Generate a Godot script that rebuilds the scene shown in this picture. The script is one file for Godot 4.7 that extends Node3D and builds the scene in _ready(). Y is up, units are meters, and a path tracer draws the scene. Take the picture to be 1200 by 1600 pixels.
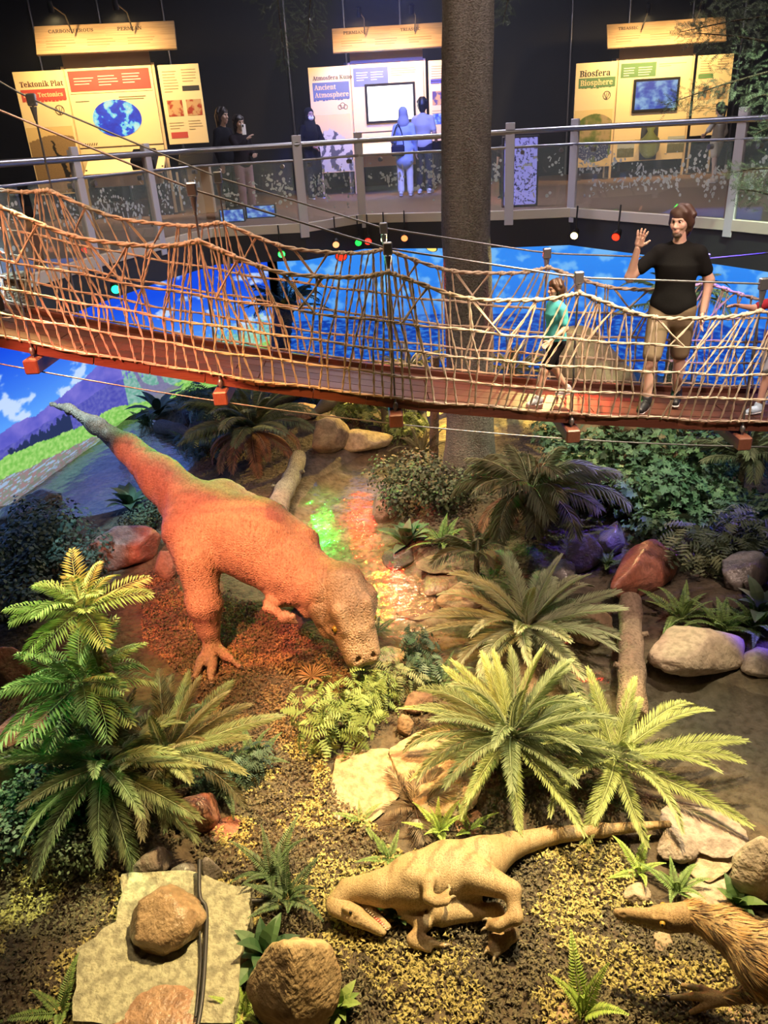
extends Node3D
# A museum hall: dinosaur pit with artificial jungle, a rope bridge above it and a balcony with display boards around it.

var M := {}
var taken := {}
var rng := RandomNumberGenerator.new()
var nz := FastNoiseLite.new()
const FLOOR := 3.5   # top of the balcony floor; the pit ground is at 0
const MOUNDS := [[-2.300, -4.900, 0.220, 0.700, 0.800], [3.100, -9.400, 0.550, 1.500, 1.500], [-2.750, -3.000, 0.200, 0.500, 0.450], [-1.200, -12.600, 0.350, 1.000, 1.000], [-3.200, -13.500, 0.350, 0.900, 1.000], [3.200, -13.200, 0.300, 2.000, 0.900], [1.250, -10.000, 0.200, 0.600, 0.700], [1.400, -6.600, 0.080, 0.500, 0.500], [0.900, -4.700, 0.120, 0.500, 0.400], [0.300, -3.400, 0.060, 0.800, 0.500], [3.600, -6.600, 0.180, 0.600, 0.500], [-4.600, -9.000, 0.150, 0.600, 0.800], [2.200, -3.900, 0.120, 0.500, 0.400]]
const STREAM := [[-0.052, -11.346, 0.387], [-0.355, -10.577, 0.576], [-0.527, -9.503, 0.686], [-0.469, -8.570, 0.632], [-0.046, -7.658, 0.593], [0.480, -6.870, 0.512], [1.016, -6.351, 0.483], [1.516, -5.986, 0.493], [1.954, -5.382, 0.514], [2.465, -4.925, 0.698], [3.112, -4.505, 0.708]]
const POND := [[-4.600, -12.000, 1.500, 2.100]]


func _ready():
	rng.seed = 20240
	nz.seed = 7
	nz.frequency = 1.0
	build_materials()
	var cam := Camera3D.new()
	cam.name = "camera"
	cam.fov = 67.38
	cam.near = 0.05
	cam.far = 80.0
	cam.transform = Transform3D(Basis(Vector3(0.998, -0.053, 0.026), Vector3(0.059, 0.897, -0.438), Vector3(-0.000, 0.438, 0.899)), Vector3(0.000, 4.600, 0.000))
	add_child(cam)
	var we := WorldEnvironment.new()
	we.name = "environment"
	var env := Environment.new()
	env.background_mode = Environment.BG_COLOR
	env.background_color = Color(0.004, 0.005, 0.008)
	env.tonemap_mode = Environment.TONE_MAPPER_LINEAR
	env.tonemap_exposure = 1.12
	env.volumetric_fog_enabled = true
	env.volumetric_fog_density = 0.0
	env.sdfgi_enabled = true
	env.ssao_enabled = true
	env.ssil_enabled = true
	we.environment = env
	add_child(we)
	build_lights()
	build_shell()
	build_terrain()
	build_balcony()
	build_screens()
	build_bridge()
	build_kiosks()
	build_rocks()
	build_logs()
	build_dinosaurs()
	build_people()
	build_plants()
	build_litter()
	build_haze()


# ------------------------------------------------------------------ light
func ceiling_spot(called, label, at: Vector3, to: Vector3, color: Color, energy: float, angle: float, size := 0.08, soft := 0.35, shine := 1.2):
	# a theatre spotlight hung from the ceiling grid: housing, lens that glows, and its light just in front of the lens
	var t := thing(called, label, "spotlight", at, 0.0, "spotlights on the ceiling grid")
	var dir := (to - at).normalized()
	var b := Basis.looking_at(dir, Vector3.UP if absf(dir.y) < 0.98 else Vector3.RIGHT)
	var m := MB.new()
	m.tube(PackedVector3Array([b.z * 0.26, b.z * 0.2, b.z * 0.06, b.z * -0.02]), [0.05, 0.09, 0.1, 0.115], 14, true)
	obj("housing", m.done(), mat("black_metal"), t)
	var y := MB.new()
	y.tube(PackedVector3Array([b.z * 0.1 + b.x * 0.11, b.z * 0.1 + b.x * 0.12 + Vector3(0, 0.25, 0), Vector3(0, 0.34, 0), b.z * 0.1 - b.x * 0.12 + Vector3(0, 0.25, 0), b.z * 0.1 - b.x * 0.11]), 0.012, 6, true)
	obj("yoke", y.done(), mat("black_metal"), t)
	var l := MB.new()
	l.disc(b.z * -0.025, -b.z, 0.095, 18)
	obj("lens", l.done(), glow(color, shine), t)
	var s := SpotLight3D.new()
	s.name = "beam"
	s.light_color = color
	s.light_energy = energy
	s.spot_angle = angle
	s.spot_angle_attenuation = soft
	s.spot_range = 40.0
	s.spot_attenuation = 2.0
	s.light_size = size
	s.shadow_enabled = true
	t.add_child(s)
	s.transform = Transform3D(b, b.z * -0.08)


func build_lights():
	# general house light: two long soft boxes high over the pit
	for a in [[Vector3(-1.6, 8.2, -5.2), Color(1.0, 0.86, 0.68), 20.0, "warm soft ceiling panel over the left of the pit"], [Vector3(2.4, 8.2, -7.0), Color(0.97, 0.9, 0.88), 20.0, "neutral soft ceiling panel over the right of the pit"], [Vector3(0.8, 8.4, -13.6), Color(0.9, 0.88, 0.95), 28.0, "cool soft ceiling panel over the far balcony"]]:
		var t := thing("ceiling_panel_light", a[3], "light", a[0], 0.0, "soft ceiling panels")
		var m := MB.new()
		m.box(Vector3(0, 0.05, 0), Vector3(2.2, 0.08, 0.7))
		obj("frame", m.done(), mat("black_metal"), t)
		var d := MB.new()
		d.box(Vector3(0, 0.0, 0), Vector3(2.1, 0.02, 0.6))
		obj("diffuser", d.done(), glow(a[1], 0.8), t)
		var l := AreaLight3D.new()
		l.name = "panel_light"
		l.area_size = Vector2(2.1, 0.6)
		l.light_color = a[1]
		l.light_energy = a[2]
		l.area_range = 40.0
		l.area_attenuation = 2.0
		l.shadow_enabled = true
		t.add_child(l)
		l.transform = Transform3D(Basis(Vector3.RIGHT, -PI / 2), Vector3(0, -0.03, 0))
	var n := "theatre_spotlight"
	ceiling_spot(n, "warm white theatre spotlight aimed at the lying dinosaur", Vector3(1.6, 7.6, -5.6), Vector3(0.5, 0, -3.5), Color(1.0, 0.86, 0.6), 150, 20)
	ceiling_spot(n, "warm white theatre spotlight aimed at the cycads", Vector3(3.0, 7.6, -5.0), Vector3(1.2, 0.4, -5.2), Color(1.0, 0.94, 0.78), 62, 18)
	ceiling_spot(n, "red theatre spotlight aimed at the tyrannosaur", Vector3(-3.2, 6.6, -1.2), Vector3(-1.7, 1.25, -6.9), Color(1.0, 0.53, 0.42), 135, 11, 0.06, 0.25)
	ceiling_spot(n, "amber theatre spotlight aimed at the tyrannosaur head", Vector3(-1.8, 7.6, -3.2), Vector3(-0.7, 0.4, -5.6), Color(1.0, 0.72, 0.42), 80, 15)
	ceiling_spot(n, "white theatre spotlight aimed at the left palms", Vector3(-3.2, 7.4, -6.4), Vector3(-2.5, 0.6, -4.9), Color(0.97, 1.0, 0.7), 110, 11)
	ceiling_spot(n, "yellow spotlight under the balcony aimed at the pale sand", Vector3(2.6, 2.75, -14.6), Vector3(2.7, 0, -12.9), Color(1.0, 0.84, 0.42), 40, 45, 0.06, 0.8)
	ceiling_spot(n, "yellow spotlight under the balcony aimed at the stones of the stream's head", Vector3(1.15, 2.75, -14.6), Vector3(-0.1, 0, -12.3), Color(1.0, 0.84, 0.42), 40, 40, 0.06, 0.8)
	ceiling_spot(n, "red spotlight deep under the balcony aimed at the stream", Vector3(-0.5, 2.7, -14.6), Vector3(-0.2, 0, -9.4), Color(1.0, 0.1, 0.05), 8, 6, 0.03, 0.5, 5.0)
	ceiling_spot(n, "green spotlight deep under the balcony aimed at the stream", Vector3(-1.35, 2.85, -14.5), Vector3(-0.6, 0, -9.6), Color(0.08, 1.0, 0.2), 8, 8, 0.03, 0.5, 5.0)
	ceiling_spot(n, "green theatre spotlight aimed at the left palms", Vector3(-3.4, 7.4, -3.2), Vector3(-2.45, 0.5, -4.75), Color(0.1, 1.0, 0.4), 12, 7)
	ceiling_spot(n, "violet theatre spotlight aimed at the rocks at the right edge", Vector3(5.4, 7.4, -5.4), Vector3(3.8, 0.3, -6.7), Color(0.4, 0.3, 1.0), 150, 9)
	ceiling_spot(n, "violet theatre spotlight aimed at the upright rocks", Vector3(4.2, 7.6, -6.0), Vector3(2.3, 0.2, -7.9), Color(0.36, 0.26, 1.0), 130, 4.5)
	ceiling_spot(n, "teal theatre spotlight aimed at the bushes by the meadow screen", Vector3(-3.2, 7.6, -5.6), Vector3(-4.4, 0.3, -8.6), Color(0.65, 0.9, 1.0), 95, 13)
	ceiling_spot(n, "amber theatre spotlight aimed at the rapids", Vector3(2.4, 7.6, -4.6), Vector3(0.5, 0, -7.2), Color(1.0, 0.7, 0.45), 40, 8)
	ceiling_spot(n, "pale green theatre spotlight aimed at the ivy", Vector3(4.6, 7.8, -6.6), Vector3(3.0, 0.6, -9.6), Color(0.9, 1.0, 0.8), 55, 16)
	ceiling_spot(n, "soft white theatre spotlight aimed at the stream", Vector3(-2.6, 7.8, -8.4), Vector3(-0.2, 0, -8.6), Color(1.0, 0.9, 0.74), 90, 15)
	ceiling_spot(n, "orange theatre spotlight aimed at the left end of the rope bridge", Vector3(-3.6, 7.4, -2.8), Vector3(-2.2, 3.2, -6.1), Color(1.0, 0.62, 0.45), 38, 18)
	ceiling_spot(n, "pale theatre spotlight aimed at the right end of the rope bridge", Vector3(2.8, 7.6, -2.4), Vector3(2.0, 2.8, -6.1), Color(1.0, 0.86, 0.78), 45, 17)
	ceiling_spot(n, "blue theatre spotlight aimed at the middle display boards", Vector3(0.6, 8.0, -12.6), Vector3(0.5, 4.6, -17.6), Color(0.25, 0.38, 1.0), 60, 20)


# ------------------------------------------------------------------ naming
func numbered(called: String) -> String:
	if not taken.has(called):
		taken[called] = 0
		return called
	taken[called] += 1
	return "%s_%03d" % [called, taken[called]]


func thing(called, label, category, at := Vector3.ZERO, turn := 0.0, group := "") -> Node3D:
	var o := Node3D.new()
	o.name = numbered(called)
	add_child(o)
	o.position = at
	o.rotation.y = turn
	tag(o, label, category, group)
	return o


func tag(o, label, category, group := ""):
	o.set_meta("label", label)
	o.set_meta("category", category)
	if group:
		o.set_meta("group", group)
	return o


func obj(called: String, mesh: Mesh, m: Material, parent: Node = null, at := Transform3D()) -> MeshInstance3D:
	var o := MeshInstance3D.new()
	o.mesh = mesh
	o.material_override = m
	o.transform = at
	if parent == null:
		o.name = numbered(called)
		add_child(o)
	else:
		o.name = called
		parent.add_child(o, true)
	return o


func struct(called: String, mesh: Mesh, m: Material, label := "") -> MeshInstance3D:
	var o := obj(called, mesh, m)
	o.set_meta("kind", "structure")
	if label:
		o.set_meta("label", label)
	return o


# ------------------------------------------------------------------ mesh builder
class MB:
	var v := PackedVector3Array()
	var n := PackedVector3Array()
	var uv := PackedVector2Array()
	var c := PackedColorArray()
	var ix := PackedInt32Array()
	var col := Color.WHITE

	func pt(p: Vector3, q: Vector3, t := Vector2.ZERO) -> int:
		v.append(p)
		n.append(q)
		uv.append(t)
		c.append(col)
		return v.size() - 1

	func tri(a: Vector3, b: Vector3, d: Vector3):
		var q := (d - a).cross(b - a).normalized()
		var k := pt(a, q)
		pt(b, q)
		pt(d, q)
		ix.append_array([k, k + 1, k + 2])

	func quad(a: Vector3, b: Vector3, d: Vector3, e: Vector3):   # seen clockwise from the front: a top left, b top right, d bottom right, e bottom left
		var q := (d - a).cross(b - a).normalized()
		if q.length_squared() < 0.5:
			q = (e - a).cross(d - a).normalized()
		var k := pt(a, q, Vector2(0, 0))
		pt(b, q, Vector2(1, 0))
		pt(d, q, Vector2(1, 1))
		pt(e, q, Vector2(0, 1))
		ix.append_array([k, k + 1, k + 2, k, k + 2, k + 3])

	func box(at: Vector3, size: Vector3, b := Basis(), ch := 0.0):
		var s := size * 0.5
		if ch > 0.0:
			# chamfered: three nested boxes' faces joined through a small convex hull of 24 points
			for ax in 3:
				for sg in [-1.0, 1.0]:
					var u := Vector3.ZERO
					var w := Vector3.ZERO
					var q := Vector3.ZERO
					q[ax] = s[ax] * sg
					u[(ax + 1) % 3] = s[(ax + 1) % 3] - ch
					w[(ax + 2) % 3] = s[(ax + 2) % 3] - ch
					if sg > 0:
						quad(at + b * (q - u + w), at + b * (q + u + w), at + b * (q + u - w), at + b * (q - u - w))
					else:
						quad(at + b * (q + u + w), at + b * (q - u + w), at + b * (q - u - w), at + b * (q + u - w))
			for ax in 3:   # edges along ax
				var a1 := (ax + 1) % 3
				var a2 := (ax + 2) % 3
				for s1 in [-1.0, 1.0]:
					for s2 in [-1.0, 1.0]:
						var e := Vector3.ZERO
						e[ax] = s[ax] - ch
						var p := Vector3.ZERO
						p[a1] = s[a1] * s1
						p[a2] = (s[a2] - ch) * s2
						var r := Vector3.ZERO
						r[a1] = (s[a1] - ch) * s1
						r[a2] = s[a2] * s2
						if s1 * s2 > 0:
							quad(at + b * (p + e), at + b * (p - e), at + b * (r - e), at + b * (r + e))
						else:
							quad(at + b * (p - e), at + b * (p + e), at + b * (r + e), at + b * (r - e))
			for sx in [-1.0, 1.0]:
				for sy in [-1.0, 1.0]:
					for sz in [-1.0, 1.0]:
						var e := Vector3(sx, sy, sz)
						var a1 := at + b * (e * Vector3(s.x, s.y - ch, s.z - ch))
						var a2 := at + b * (e * Vector3(s.x - ch, s.y, s.z - ch))
						var a3 := at + b * (e * Vector3(s.x - ch, s.y - ch, s.z))
						if sx * sy * sz > 0:
							tri(a1, a3, a2)
						else:
							tri(a1, a2, a3)
			return
		var x := b.x * s.x
		var y := b.y * s.y
		var z := b.z * s.z
		quad(at - x + y + z, at + x + y + z, at + x - y + z, at - x - y + z)
		quad(at + x + y - z, at - x + y - z, at - x - y - z, at + x - y - z)
		quad(at + x + y + z, at + x + y - z, at + x - y - z, at + x - y + z)
		quad(at - x + y - z, at - x + y + z, at - x - y + z, at - x - y - z)
		quad(at - x + y - z, at + x + y - z, at + x + y + z, at - x + y + z)
		quad(at - x - y + z, at + x - y + z, at + x - y - z, at - x - y - z)

	func disc(at: Vector3, q: Vector3, r: float, sides: int):
		var x := q.cross(Vector3.UP if absf(q.y) < 0.9 else Vector3.RIGHT).normalized()
		var y := q.cross(x)
		var k := pt(at, q, Vector2(0.5, 0.5))
		for i in sides + 1:
			var a := TAU * i / sides
			pt(at + (x * cos(a) + y * sin(a)) * r, q, Vector2(0.5 + 0.5 * cos(a), 0.5 + 0.5 * sin(a)))
		for i in sides:
			ix.append_array([k, k + 2 + i, k + 1 + i])

	func tube(path: PackedVector3Array, radius, sides: int, cap := false, squash := 1.0):
		var many: bool = radius is Array or radius is PackedFloat32Array
		var last := path.size() - 1
		var side := Vector3.ZERO
		var first := v.size()
		var run := 0.0
		for i in path.size():
			var dir: Vector3 = (path[mini(i + 1, last)] - path[maxi(i - 1, 0)]).normalized()
			if side == Vector3.ZERO:
				side = dir.cross(Vector3.UP if absf(dir.y) < 0.9 else Vector3.RIGHT).normalized()
			side = (side - dir * side.dot(dir)).normalized()
			var other := dir.cross(side)
			var rr: float = radius[i] if many else radius
			if i > 0:
				run += path[i].distance_to(path[i - 1])
			for k in sides + 1:
				var a := TAU * k / sides
				var q := side * cos(a) + other * sin(a) * squash
				pt(path[i] + q * rr, q.normalized(), Vector2(float(k) / sides, run))
		for i in last:
			for k in sides:
				var a := first + i * (sides + 1) + k
				ix.append_array([a, a + sides + 1, a + 1, a + 1, a + sides + 1, a + sides + 2])
		if cap:
			for e in [0, last]:
				var q: Vector3 = (path[0] - path[1]).normalized() if e == 0 else (path[last] - path[last - 1]).normalized()
				var o := pt(path[e], q)
				for k in sides + 1:
					pt(v[first + e * (sides + 1) + k], q)
				for k in sides:
					if e == 0:
						ix.append_array([o, o + 1 + k, o + 2 + k])
					else:
						ix.append_array([o, o + 2 + k, o + 1 + k])

	func ball(at: Vector3, size: Vector3, sides := 10, rows := 6, b := Basis()):
		var k := v.size()
		for j in rows + 1:
			var e := PI * j / rows
			for i in sides + 1:
				var a := TAU * i / sides
				var q := Vector3(sin(e) * cos(a), cos(e), sin(e) * sin(a))
				pt(at + b * (q * size), (b * (q / size)).normalized(), Vector2(float(i) / sides, float(j) / rows))
		for j in rows:
			for i in sides:
				var a := k + j * (sides + 1) + i
				ix.append_array([a, a + sides + 1, a + 1, a + 1, a + sides + 1, a + sides + 2])

	func add(o: MB, t: Transform3D):
		var k := v.size()
		for i in o.v.size():
			v.append(t * o.v[i])
			n.append((t.basis * o.n[i]).normalized())
		uv.append_array(o.uv)
		c.append_array(o.c)
		for i in o.ix:
			ix.append(i + k)

	func done() -> ArrayMesh:
		var a := []
		a.resize(Mesh.ARRAY_MAX)
		a[Mesh.ARRAY_VERTEX] = v
		a[Mesh.ARRAY_NORMAL] = n
		a[Mesh.ARRAY_TEX_UV] = uv
		a[Mesh.ARRAY_COLOR] = c
		a[Mesh.ARRAY_INDEX] = ix
		var m := ArrayMesh.new()
		m.add_surface_from_arrays(Mesh.PRIMITIVE_TRIANGLES, a)
		return m


# tapered capsules joined by a smooth minimum, meshed as surface nets
# a bone is [from, to, radius, radius, squash axis or null, squash, carve]
func blob(m: MB, bones: Array, cell: float, k: float, tint = null):
	var lo := Vector3.INF
	var hi := -Vector3.INF
	var most := 1.0
	for b in bones:
		if b.size() > 6 and b[6]:
			continue
		var r: float = maxf(b[2], b[3]) + cell * 2.5
		lo = lo.min(b[0] - Vector3.ONE * r).min(b[1] - Vector3.ONE * r)
		hi = hi.max(b[0] + Vector3.ONE * r).max(b[1] + Vector3.ONE * r)
		if b.size() > 5:
			most = maxf(most, b[5])
	var nx := int((hi.x - lo.x) / cell) + 2
	var ny := int((hi.y - lo.y) / cell) + 2
	var nzz := int((hi.z - lo.z) / cell) + 2
	var nxy := nx * ny
	var f := PackedFloat32Array()
	f.resize(nxy * nzz)
	f.fill(10.0)
	for b in bones:
		var a: Vector3 = b[0]
		var ab: Vector3 = b[1] - a
		var il := 1.0 / maxf(ab.length_squared(), 1e-9)
		var ra: float = b[2]
		var dr: float = b[3] - ra
		var sq: bool = b.size() > 5 and b[4] != null
		var ax := Vector3.ZERO
		var q := 0.0
		if sq:
			ax = (b[4] as Vector3).normalized()
			q = b[5] - 1.0
		var carve: bool = b.size() > 6 and b[6]
		var far := k + cell * 1.5
		var g := maxf(ra, b[3]) + far
		var p0 := ((a.min(b[1]) - Vector3.ONE * g - lo) / cell)
		var p1 := ((a.max(b[1]) + Vector3.ONE * g - lo) / cell)
		for z in range(maxi(0, int(p0.z)), mini(nzz, int(p1.z) + 1)):
			for y in range(maxi(0, int(p0.y)), mini(ny, int(p1.y) + 1)):
				var at := z * nxy + y * nx
				for x in range(maxi(0, int(p0.x)), mini(nx, int(p1.x) + 1)):
					var p := Vector3(lo.x + x * cell - a.x, lo.y + y * cell - a.y, lo.z + z * cell - a.z)
					var t := clampf(p.dot(ab) * il, 0.0, 1.0)
					p -= ab * t
					if sq:
						p += ax * (p.dot(ax) * q)
					var d := p.length() - ra - dr * t
					if d > far:
						continue
					var e := f[at + x]
					if carve:
						var hc := maxf(k - absf(-d - e), 0.0)
						f[at + x] = maxf(-d, e) + hc * hc * 0.25 / k
					else:
						var h := maxf(k - absf(d - e), 0.0)
						f[at + x] = minf(d, e) - h * h * 0.25 / k
	var ids := PackedInt32Array()
	ids.resize(nxy * nzz)
	ids.fill(-1)
	var lim := cell * 2.2 * most
	var cells := PackedInt32Array()
	for z in nzz - 1:
		for y in ny - 1:
			var at := z * nxy + y * nx
			for x in nx - 1:
				var i := at + x
				var f0 := f[i]
				if f0 > lim or f0 < -lim:
					continue
				var f1 := f[i + 1]
				var f2 := f[i + nx]
				var f3 := f[i + nx + 1]
				var f4 := f[i + nxy]
				var f5 := f[i + nxy + 1]
				var f6 := f[i + nxy + nx]
				var f7 := f[i + nxy + nx + 1]
				var inside := int(f0 < 0.0) + int(f1 < 0.0) + int(f2 < 0.0) + int(f3 < 0.0) + int(f4 < 0.0) + int(f5 < 0.0) + int(f6 < 0.0) + int(f7 < 0.0)
				if inside == 0 or inside == 8:
					continue
				var s := Vector3.ZERO
				var w := 0
				if (f0 < 0.0) != (f1 < 0.0):
					s += Vector3(f0 / (f0 - f1), 0, 0); w += 1
				if (f2 < 0.0) != (f3 < 0.0):
					s += Vector3(f2 / (f2 - f3), 1, 0); w += 1
				if (f4 < 0.0) != (f5 < 0.0):
					s += Vector3(f4 / (f4 - f5), 0, 1); w += 1
				if (f6 < 0.0) != (f7 < 0.0):
					s += Vector3(f6 / (f6 - f7), 1, 1); w += 1
				if (f0 < 0.0) != (f2 < 0.0):
					s += Vector3(0, f0 / (f0 - f2), 0); w += 1
				if (f1 < 0.0) != (f3 < 0.0):
					s += Vector3(1, f1 / (f1 - f3), 0); w += 1
				if (f4 < 0.0) != (f6 < 0.0):
					s += Vector3(0, f4 / (f4 - f6), 1); w += 1
				if (f5 < 0.0) != (f7 < 0.0):
					s += Vector3(1, f5 / (f5 - f7), 1); w += 1
				if (f0 < 0.0) != (f4 < 0.0):
					s += Vector3(0, 0, f0 / (f0 - f4)); w += 1
				if (f1 < 0.0) != (f5 < 0.0):
					s += Vector3(1, 0, f1 / (f1 - f5)); w += 1
				if (f2 < 0.0) != (f6 < 0.0):
					s += Vector3(0, 1, f2 / (f2 - f6)); w += 1
				if (f3 < 0.0) != (f7 < 0.0):
					s += Vector3(1, 1, f3 / (f3 - f7)); w += 1
				var p := lo + (Vector3(x, y, z) + s / w) * cell
				var q := Vector3(f1 + f3 + f5 + f7 - f0 - f2 - f4 - f6, f2 + f3 + f6 + f7 - f0 - f1 - f4 - f5, f4 + f5 + f6 + f7 - f0 - f1 - f2 - f3).normalized()
				if tint != null:
					m.col = tint.call(p, q)
				ids[i] = m.pt(p, q)
				cells.append(i)
	for i in cells:
		var inn := f[i] < 0.0
		for e in 3:
			var step: int = [1, nx, nxy][e]
			var s1: int = [nx, nxy, 1][e]
			var s2: int = [nxy, 1, nx][e]
			if i - s1 - s2 < 0 or i + step >= f.size():
				continue
			if inn == (f[i + step] < 0.0):
				continue
			var a := ids[i - s1 - s2]
			var b := ids[i - s2]
			var d := ids[i]
			var g := ids[i - s1]
			if a < 0 or b < 0 or d < 0 or g < 0:
				continue
			if inn:
				m.ix.append_array([a, d, b, a, g, d])
			else:
				m.ix.append_array([a, b, d, a, d, g])


# ------------------------------------------------------------------ terrain
func ground(x: float, z: float) -> float:
	var y := 0.0
	for a in MOUNDS:
		var u: float = (x - a[0]) / a[3]
		var w: float = (z - a[1]) / a[4]
		var e := u * u + w * w
		if e < 9.0:
			y += a[2] * exp(-e)
	var best := 9.0
	for i in STREAM.size() - 1:
		var a: Array = STREAM[i]
		var b: Array = STREAM[i + 1]
		var dx: float = b[0] - a[0]
		var dz: float = b[1] - a[1]
		var t := clampf(((x - a[0]) * dx + (z - a[1]) * dz) / (dx * dx + dz * dz), 0.0, 1.0)
		best = minf(best, Vector2(x - a[0] - dx * t, z - a[1] - dz * t).length() - (a[2] + (b[2] - a[2]) * t))
	for a in POND:
		best = minf(best, (Vector2((x - a[0]) / a[2], (z - a[1]) / a[3]).length() - 1.0) * minf(a[2], a[3]))
	var k := clampf((best + 0.12) / 0.3, 0.0, 1.0)
	k = k * k * (3.0 - 2.0 * k)
	return y * k - 0.14 * (1.0 - k)


func on_ground(p: Vector3, lift := 0.0) -> Vector3:
	return Vector3(p.x, ground(p.x, p.z) + lift, p.z)


func build_terrain():
	var m := MB.new()
	var x0 := -7.5
	var z0 := -17.0
	var st := 0.1
	var w := 161
	var d := 165
	for j in d:
		for i in w:
			var x := x0 + i * st
			var z := z0 + j * st
			var y := ground(x, z)
			var under := clampf((-0.02 - y) / 0.08, 0.0, 1.0)
			var e := nz.get_noise_2d(x * 3.0, z * 3.0)
			var g := nz.get_noise_2d(x * 0.7 + 30.0, z * 0.7)
			var soil := Color(0.085, 0.06, 0.04).lerp(Color(0.13, 0.1, 0.06), clampf(e + 0.5, 0, 1))
			if z < -11.9 and x > 0.6:   # pale sand laid behind the bridge
				soil = Color(0.5, 0.4, 0.2).lerp(Color(0.4, 0.33, 0.19), clampf(e + 0.5, 0, 1))
			var bed := Color(0.36, 0.25, 0.15).lerp(Color(0.2, 0.23, 0.11), clampf(g * 1.6 + 0.5, 0, 1)).lerp(Color(0.55, 0.46, 0.32), clampf(e * 2.0 - 0.1, 0, 1))
			bed = bed.lerp(Color(0.09, 0.085, 0.08), 0.75 * smoothstep(1.7, 2.3, x) * smoothstep(-7.0, -6.0, z))
			m.col = soil.lerp(bed, under)
			y += e * 0.02 + nz.get_noise_2d(x * 9.0, z * 9.0) * 0.012
			m.pt(Vector3(x, y, z), Vector3.UP, Vector2(x, z))
	for j in d - 1:
		for i in w - 1:
			var a := j * w + i
			m.ix.append_array([a, a + 1, a + w, a + 1, a + w + 1, a + w])
	for j in d:
		for i in w:
			var a := j * w + i
			var dx := m.v[j * w + mini(i + 1, w - 1)] - m.v[j * w + maxi(i - 1, 0)]
			var dz := m.v[mini(j + 1, d - 1) * w + i] - m.v[maxi(j - 1, 0) * w + i]
			m.n[a] = dz.cross(dx).normalized()
	struct("floor", m.done(), mat("soil"), "uneven brown earth and stream bed of the pit")
	# water: a sheet that lies in the stream bed and the pond
	var s := MB.new()
	s.quad(Vector3(-7.0, -0.035, -16.9), Vector3(5.5, -0.035, -16.9), Vector3(5.5, -0.035, -3.6), Vector3(-7.0, -0.035, -3.6))
	var wo := obj("stream_water", s.done(), mat("water"))
	wo.set_meta("kind", "stuff")
	tag(wo, "shallow brown and green water of the stream and pools", "water")


# ------------------------------------------------------------------ materials
func noise_tex(freq: float, size: int, kind := FastNoiseLite.TYPE_SIMPLEX_SMOOTH, octaves := 4, normal := false, bump := 4.0, seed_ := 1, ramp = null, jitter := 1.0) -> NoiseTexture2D:
	var f := FastNoiseLite.new()
	f.noise_type = kind
	f.frequency = freq
	f.fractal_octaves = octaves
	f.seed = seed_
	if kind == FastNoiseLite.TYPE_CELLULAR:
		f.cellular_return_type = FastNoiseLite.RETURN_DISTANCE2_SUB
		f.fractal_type = FastNoiseLite.FRACTAL_NONE if octaves == 1 else FastNoiseLite.FRACTAL_FBM
		f.cellular_jitter = jitter
	var t := NoiseTexture2D.new()
	t.width = size
	t.height = size
	t.seamless = true
	t.noise = f
	t.as_normal_map = normal
	t.bump_strength = bump
	if ramp != null:
		var g := Gradient.new()
		g.offsets = ramp[0]
		g.colors = ramp[1]
		t.color_ramp = g
	return t


func std(color: Color, rough := 0.8, metal := 0.0) -> StandardMaterial3D:
	var m := StandardMaterial3D.new()
	m.albedo_color = color
	m.roughness = rough
	m.metallic = metal
	m.vertex_color_use_as_albedo = true
	return m


func glow(color: Color, e: float) -> StandardMaterial3D:
	var m := std(Color(0.1, 0.1, 0.1), 0.5)
	m.emission_enabled = true
	m.emission = color
	m.emission_energy_multiplier = e
	return m


func mat(k: String) -> StandardMaterial3D:
	return M[k]


func tri(m: StandardMaterial3D, scale: float, world := false) -> StandardMaterial3D:
	m.uv1_triplanar = true
	m.uv1_world_triplanar = world
	m.uv1_scale = Vector3.ONE * scale
	return m


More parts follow.
